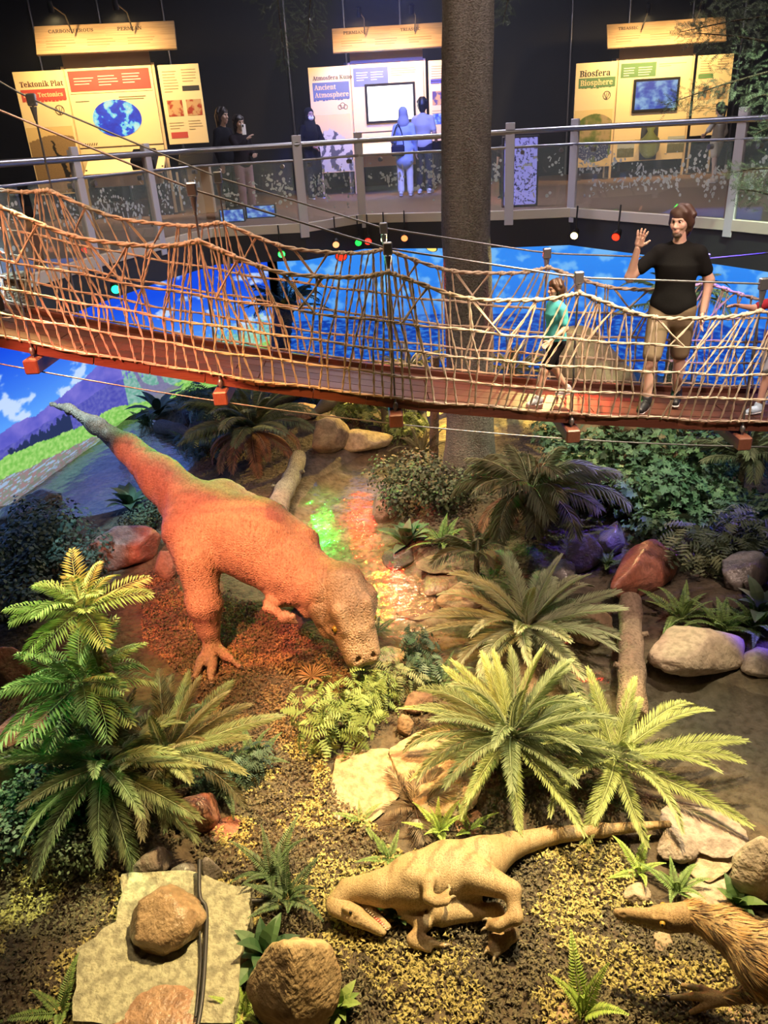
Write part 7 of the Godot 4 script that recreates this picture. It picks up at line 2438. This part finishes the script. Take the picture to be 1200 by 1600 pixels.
	var I := [[Vector3(2.625, 0.412, -10.053), 1.2, "dark ivy bush right of the tree trunk under the bridge"], [Vector3(2.616, 0.493, -9.326), 1.3, "ivy bush above the dusky drooping palm"], [Vector3(3.029, 0.512, -9.007), 1.4, "ivy bush in front of the large brown dinosaur's legs"], [Vector3(3.226, 0.359, -8.439), 1.4, "blue-lit ivy bush above the red rock"], [Vector3(2.703, 0.326, -8.396), 1.3, "ivy bush above the violet rocks"], [Vector3(3.589, 0.297, -8.335), 1.4, "ivy bush behind the olive fern bush"], [Vector3(3.152, 0.073, -11.958), 1.2, "far ivy bush behind the bridge's edge beam"], [Vector3(4.130, 0.341, -9.345), 1.3, "ivy bush at the tip of the brown dinosaur's tail"], [Vector3(3.050, 0.188, -7.862), 1.0, "ivy bush hanging just over the red rock"], [Vector3(4.203, 0.234, -8.565), 1.2, "ivy bush left of the small dark palm"], [Vector3(2.256, 0.315, -8.664), 1.2, "ivy bush behind the dusky palm's right fronds"], [Vector3(3.291, 0.114, -11.290), 1.3, "ivy bush between the brown dinosaur's hind legs"], [Vector3(3.575, 0.483, -9.654), 1.2, "ivy bush beneath the brown dinosaur's tail"], [Vector3(3.787, 0.186, -8.014), 1.1, "ivy bush above the violet rock at the right edge"], [Vector3(3.641, 0.444, -8.968), 1.3, "ivy bush in the middle of the right bank"], [Vector3(3.031, 0.366, -8.449), 1.2, "low ivy bush behind the second violet rock"], [Vector3(4.135, 0.127, -7.919), 1.2, "ivy bush under the small dark palm"], [Vector3(4.863, 0.118, -9.990), 1.3, "ivy bush near the bridge at the right"]]
	for i in I.size():
		var s: float = I[i][1]
		bush(I[i][2], I[i][0], ivy[i % 2], Vector3(s, s, s), i * 1.3, "ivy_bush", "bush", "ivy bushes on the right bank")
	for a in [["dark round bush on the stream bank before the tree trunk", Vector3(0.346, 0.026, -9.331), 0, 1.6, 0.2], ["dark bush at the foot of the tree trunk", Vector3(0.864, 0.105, -9.296), 0, 1.5, 1.1], ["blue-green bush at the left edge below the screen", Vector3(-4.488, 0.047, -8.166), 1, 1.5, 0.4], ["blue-green bush under the screen's dark rocks", Vector3(-4.282, 0.088, -8.627), 1, 1.5, 2.0], ["low blue-green bush left of the pink rock", Vector3(-3.814, 0.007, -8.080), 1, 1.2, 3.0], ["dark blue-green bush at the left edge below the others", Vector3(-4.047, 0.000, -7.162), 1, 1.3, 4.0], ["dark bush behind the tyrannosaur's leg", Vector3(-3.158, -0.001, -9.271), 0, 1.1, 5.0], ["dark mossy bush at the left edge by the lower corner", Vector3(-2.811, 0.051, -4.150), 1, 1.0, 1.0], ["dark mossy bush under the olive cycad", Vector3(-2.252, 0.043, -3.892), 0, 0.8, 2.0], ["dark mossy bush right of the shiny red rock", Vector3(-2.714, 0.097, -4.372), 1, 0.8, 3.3]]:
		bush(a[0], a[1], box[a[2]], Vector3.ONE * a[3], a[4], "round_bush")
	for a in [["bright green fern bush in front of the tyrannosaur's head", Vector3(-0.529, -0.003, -5.185), 0, 1.0, 0.3], ["smaller bright fern bush above the beige slabs", Vector3(-0.306, -0.003, -5.458), 0, 0.8, 1.3], ["dim fern bush between the snout and the dark brown stone", Vector3(-0.099, -0.001, -5.613), 1, 0.8, 2.3], ["olive fern bush above the violet rock at the right", Vector3(3.574, 0.112, -7.551), 1, 1.5, 0.2], ["second olive fern bush at the right", Vector3(3.888, 0.080, -7.422), 1, 1.3, 1.8], ["dark fern bush at the right edge of the ivy", Vector3(4.395, 0.082, -7.810), 2, 1.4, 2.2], ["light fern bush behind the yellow flat rock", Vector3(0.367, 0.029, -12.003), 0, 1.1, 2.8], ["light fern bush below the bridge left of the ringed stem", Vector3(-0.351, 0.170, -12.426), 0, 1.2, 3.6], ["dark undergrowth bush at the foot of the meadow screen", Vector3(-3.086, 0.306, -13.133), 2, 1.4, 4.2], ["dark undergrowth bush beside the tree fern", Vector3(-2.777, 0.028, -11.789), 2, 1.2, 5.0], ["dark undergrowth bush between the cycads and the stream", Vector3(0.245, -0.003, -5.913), 2, 0.8, 0.6], ["dim undergrowth bush behind the olive cycad", Vector3(-2.510, 0.198, -4.976), 2, 0.9, 1.6], ["dim undergrowth right of the brownish cycad", Vector3(-1.252, 0.019, -4.595), 2, 0.7, 2.6], ["undergrowth bush behind the rope net in front of the sea screen", Vector3(-0.368, 0.000, -13.903), 2, 1.6, 2.0], ["undergrowth bush behind the man's legs", Vector3(4.563, 0.079, -10.893), 1, 1.5, 2.4], ["undergrowth bush at the right end of the bridge", Vector3(5.559, 0.013, -10.900), 1, 1.5, 3.4], ["undergrowth bush right of the dark palm behind the net", Vector3(-1.121, 0.000, -14.437), 2, 1.7, 1.2]]:
		bush(a[0], a[1], spr[a[2]], Vector3.ONE * a[3], a[4], "fern_bush")
	# conifer branches that hang into the picture from above
	var C := [[Vector3(-0.943, 6.331, -11.414), Vector3(0.02, -1.0, 0.1), 0.9, "spruce twig hanging into the picture at the top left of centre"], [Vector3(-0.506, 6.343, -11.420), Vector3(-0.15, -0.9, 0.1), 0.7, "shorter spruce twig beside the long hanging one"], [Vector3(1.759, 6.010, -10.145), Vector3(-0.3, -1.0, 0), 0.35, "small spruce tip right of the trunk at the top edge"],
		[Vector3(4.124, 5.453, -8.761), Vector3(-1, -0.1, 0.1), 1.0, "dark spruce branch at the upper right corner"], [Vector3(4.108, 5.201, -8.638), Vector3(-1, 0.15, 0.1), 0.9, "dark spruce branch beneath the corner one"], [Vector3(4.093, 4.977, -8.528), Vector3(-1, -0.22, 0.1), 1.15, "long dark spruce branch reaching before the biosphere boards"], [Vector3(4.078, 4.752, -8.419), Vector3(-1, -0.05, 0.1), 0.32, "dark spruce branch at the right edge over the boards"], [Vector3(4.059, 4.472, -8.282), Vector3(-1, -0.2, 0.2), 0.26, "short dark spruce branch right of the ponytailed visitor"], [Vector3(4.035, 4.107, -8.104), Vector3(-1, 0.0, 0.1), 0.5, "lowest dark spruce branch beside the railing's end"], [Vector3(4.029, 5.649, -8.634), Vector3(-1, 0.05, 0.1), 0.8, "dark spruce branch touching the top edge at the right"], [Vector3(4.019, 3.855, -7.981), Vector3(-1, 0.25, 0.1), 0.45, "dark spruce tip below the balcony's right end"]]
	for i in C.size():
		var a: Array = C[i]
		var t := thing("spruce_branch", a[3], "branch", a[0], 0.0, "spruce branches hanging into the picture")
		var d: Vector3 = a[1].normalized()
		var r := RandomNumberGenerator.new()
		r.seed = 500 + i
		var l: float = a[2]
		var tw := MB.new()
		tw.col = Color(0.06, 0.045, 0.03)
		tw.tube(PackedVector3Array([d * -0.3, d * l * 0.5 + Vector3(0, 0.02, 0), d * l]), [0.014, 0.009, 0.003], 6)
		obj("twig", tw.done(), mat("bark"), t)
		var m := MB.new()
		var n := int(l * 190)
		for j in n:
			var u := float(j) / n
			var side := d.cross(Vector3(r.randfn(), r.randfn(), r.randfn())).normalized()
			var reach := (0.3 * (1.0 - u) + 0.06) * r.randf_range(0.1, 1.0) * minf(1.0, l * 1.4)
			var o := d * l * u + side * reach + Vector3(0, -0.12 * reach, 0)
			m.col = Color(0.05, 0.075, 0.055).lerp(Color(0.12, 0.15, 0.1), r.randf())
			var q := Vector3(r.randfn(), r.randfn() + 1.0, r.randfn()).normalized()
			var dd := (d * 0.8 + side * 0.7)
			leaf(m, 4, o, q, (dd - q * q.dot(dd)).normalized(), r.randf_range(0.07, 0.12))
		obj("needles", m.done(), mat("leaf"), t)


# ------------------------------------------------------------------ leaf litter and camouflage netting
func build_litter():
	var shapes := []
	for i in 3:
		var r := RandomNumberGenerator.new()
		r.seed = 40 + i
		var m := MB.new()
		var n := 6
		for k in n:
			var a := TAU * k / n
			var b := TAU * (k + 1) / n
			var ra := r.randf_range(0.5, 1.0) if k % 2 else r.randf_range(0.25, 0.45)
			var rb := r.randf_range(0.5, 1.0) if (k + 1) % 2 else 0.35
			m.tri(Vector3(0, 0.15, 0), Vector3(cos(a) * ra, 0.3 * sin(a * 2.0 + i) * ra, sin(a) * ra), Vector3(cos(b) * rb, 0.3 * sin(b * 2.0 + i) * rb, sin(b) * rb))
		shapes.append(m.done())
	var zones := [
		[PackedVector2Array([Vector2(-3.08, -4.08), Vector2(-2.37, -3.97), Vector2(-1.99, -3.78), Vector2(-1.85, -3.35), Vector2(-2.05, -3.13), Vector2(-1.92, -2.65), Vector2(-2.57, -2.64)]), "olive camouflage netting heaped in the lower left corner", 0, 3000],
		[PackedVector2Array([Vector2(-1.55, -4.03), Vector2(-1.33, -4.14), Vector2(-1.19, -4.66), Vector2(-0.83, -5.13), Vector2(-0.60, -4.81), Vector2(-0.48, -4.39), Vector2(-0.21, -4.12), Vector2(-0.03, -3.84), Vector2(0.76, -3.78), Vector2(1.49, -3.83), Vector2(1.54, -3.41), Vector2(1.75, -3.30), Vector2(2.30, -3.14), Vector2(2.03, -2.43), Vector2(-1.05, -2.61), Vector2(-0.99, -3.13), Vector2(-1.01, -3.49), Vector2(-1.34, -3.63)]), "yellow and brown camouflage netting spread around the lying dinosaur", 0, 3600],
		[PackedVector2Array([Vector2(-3.00, -8.00), Vector2(-2.71, -8.35), Vector2(-2.30, -7.43), Vector2(-1.81, -7.51), Vector2(-0.95, -6.72), Vector2(-0.34, -6.12), Vector2(0.16, -6.02), Vector2(-0.10, -5.71), Vector2(-0.69, -5.62), Vector2(-0.83, -5.13), Vector2(-1.19, -4.66), Vector2(-1.68, -4.73), Vector2(-1.83, -5.77), Vector2(-2.56, -6.60)]), "brown dead leaves heaped around the tyrannosaur's foot", 1, 3400],
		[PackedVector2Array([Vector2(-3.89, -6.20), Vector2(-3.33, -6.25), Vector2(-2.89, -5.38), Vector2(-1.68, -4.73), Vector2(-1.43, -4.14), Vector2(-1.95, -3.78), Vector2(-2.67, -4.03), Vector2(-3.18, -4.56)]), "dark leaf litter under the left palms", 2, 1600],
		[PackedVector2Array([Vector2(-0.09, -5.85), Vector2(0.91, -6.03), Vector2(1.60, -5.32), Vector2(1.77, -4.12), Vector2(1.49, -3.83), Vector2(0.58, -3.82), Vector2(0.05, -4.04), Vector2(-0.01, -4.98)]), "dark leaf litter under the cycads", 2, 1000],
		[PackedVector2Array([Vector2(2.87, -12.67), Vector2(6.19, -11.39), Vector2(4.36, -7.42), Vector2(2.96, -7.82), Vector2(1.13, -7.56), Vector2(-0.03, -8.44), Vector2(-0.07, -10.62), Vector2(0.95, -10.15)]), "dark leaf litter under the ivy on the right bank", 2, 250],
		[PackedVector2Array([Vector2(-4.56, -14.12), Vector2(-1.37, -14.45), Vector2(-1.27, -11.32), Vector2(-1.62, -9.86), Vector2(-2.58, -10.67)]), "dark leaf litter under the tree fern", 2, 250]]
	var r := RandomNumberGenerator.new()
	r.seed = 4
	for zn in zones:
		var poly: PackedVector2Array = zn[0]
		var lo := Vector2.INF
		var hi := -Vector2.INF
		for p in poly:
			lo = lo.min(p)
			hi = hi.max(p)
		var want := int((hi.x - lo.x) * (hi.y - lo.y) * zn[3])
		var xf := []
		var cs := []
		for i in want:
			var p := Vector2(r.randf_range(lo.x, hi.x), r.randf_range(lo.y, hi.y))
			if not Geometry2D.is_point_in_polygon(p, poly):
				continue
			var y := ground(p.x, p.y)
			if y < -0.02:
				continue
			y += 0.05 * nz.get_noise_2d(p.x * 3.0 + 4.0, p.y * 3.0) + r.randf_range(0.0, 0.035) + 0.015
			var b := Basis(Vector3.UP, r.randf() * TAU) * Basis(Vector3.RIGHT, r.randfn() * 0.55) * Basis(Vector3.BACK, r.randfn() * 0.55)
			var s := r.randf_range(0.014, 0.027)
			xf.append(Transform3D(b.scaled_local(Vector3.ONE * s), Vector3(p.x, y, p.y)))
			var e := nz.get_noise_2d(p.x * 1.5, p.y * 1.5) + r.randf_range(-0.1, 0.1)
			var c: Color
			if zn[2] == 0:
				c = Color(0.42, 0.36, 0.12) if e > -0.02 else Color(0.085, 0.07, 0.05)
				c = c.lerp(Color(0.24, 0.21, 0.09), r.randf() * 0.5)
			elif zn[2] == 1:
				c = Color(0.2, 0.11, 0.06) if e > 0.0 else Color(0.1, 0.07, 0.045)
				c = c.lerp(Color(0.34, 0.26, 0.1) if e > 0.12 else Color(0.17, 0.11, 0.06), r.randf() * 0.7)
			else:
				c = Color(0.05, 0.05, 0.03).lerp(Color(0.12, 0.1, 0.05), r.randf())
			cs.append(c)
		var mm := MultiMesh.new()
		mm.transform_format = MultiMesh.TRANSFORM_3D
		mm.use_colors = true
		mm.mesh = shapes[0]
		mm.instance_count = xf.size()
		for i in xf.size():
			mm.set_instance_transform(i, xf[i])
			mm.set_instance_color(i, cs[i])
		var o := MultiMeshInstance3D.new()
		o.name = numbered("leaf_litter")
		o.multimesh = mm
		o.material_override = mat("litter")
		add_child(o)
		o.set_meta("kind", "stuff")
		tag(o, zn[1], "leaf litter")


# ------------------------------------------------------------------ theatrical haze that shows the beams
func build_haze():
	var fv := FogVolume.new()
	fv.name = "haze"
	fv.shape = RenderingServer.FOG_VOLUME_SHAPE_BOX
	fv.size = Vector3(23.0, 5.2, 10.6)
	var fm := FogMaterial.new()
	fm.density = 0.006
	fm.albedo = Color(0.9, 0.93, 1.0)
	fv.material = fm
	add_child(fv)
	fv.position = Vector3(0, 6.15, -15.4)
	fv.set_meta("kind", "stuff")
	tag(fv, "thin theatrical haze drifting over the far balcony", "haze")
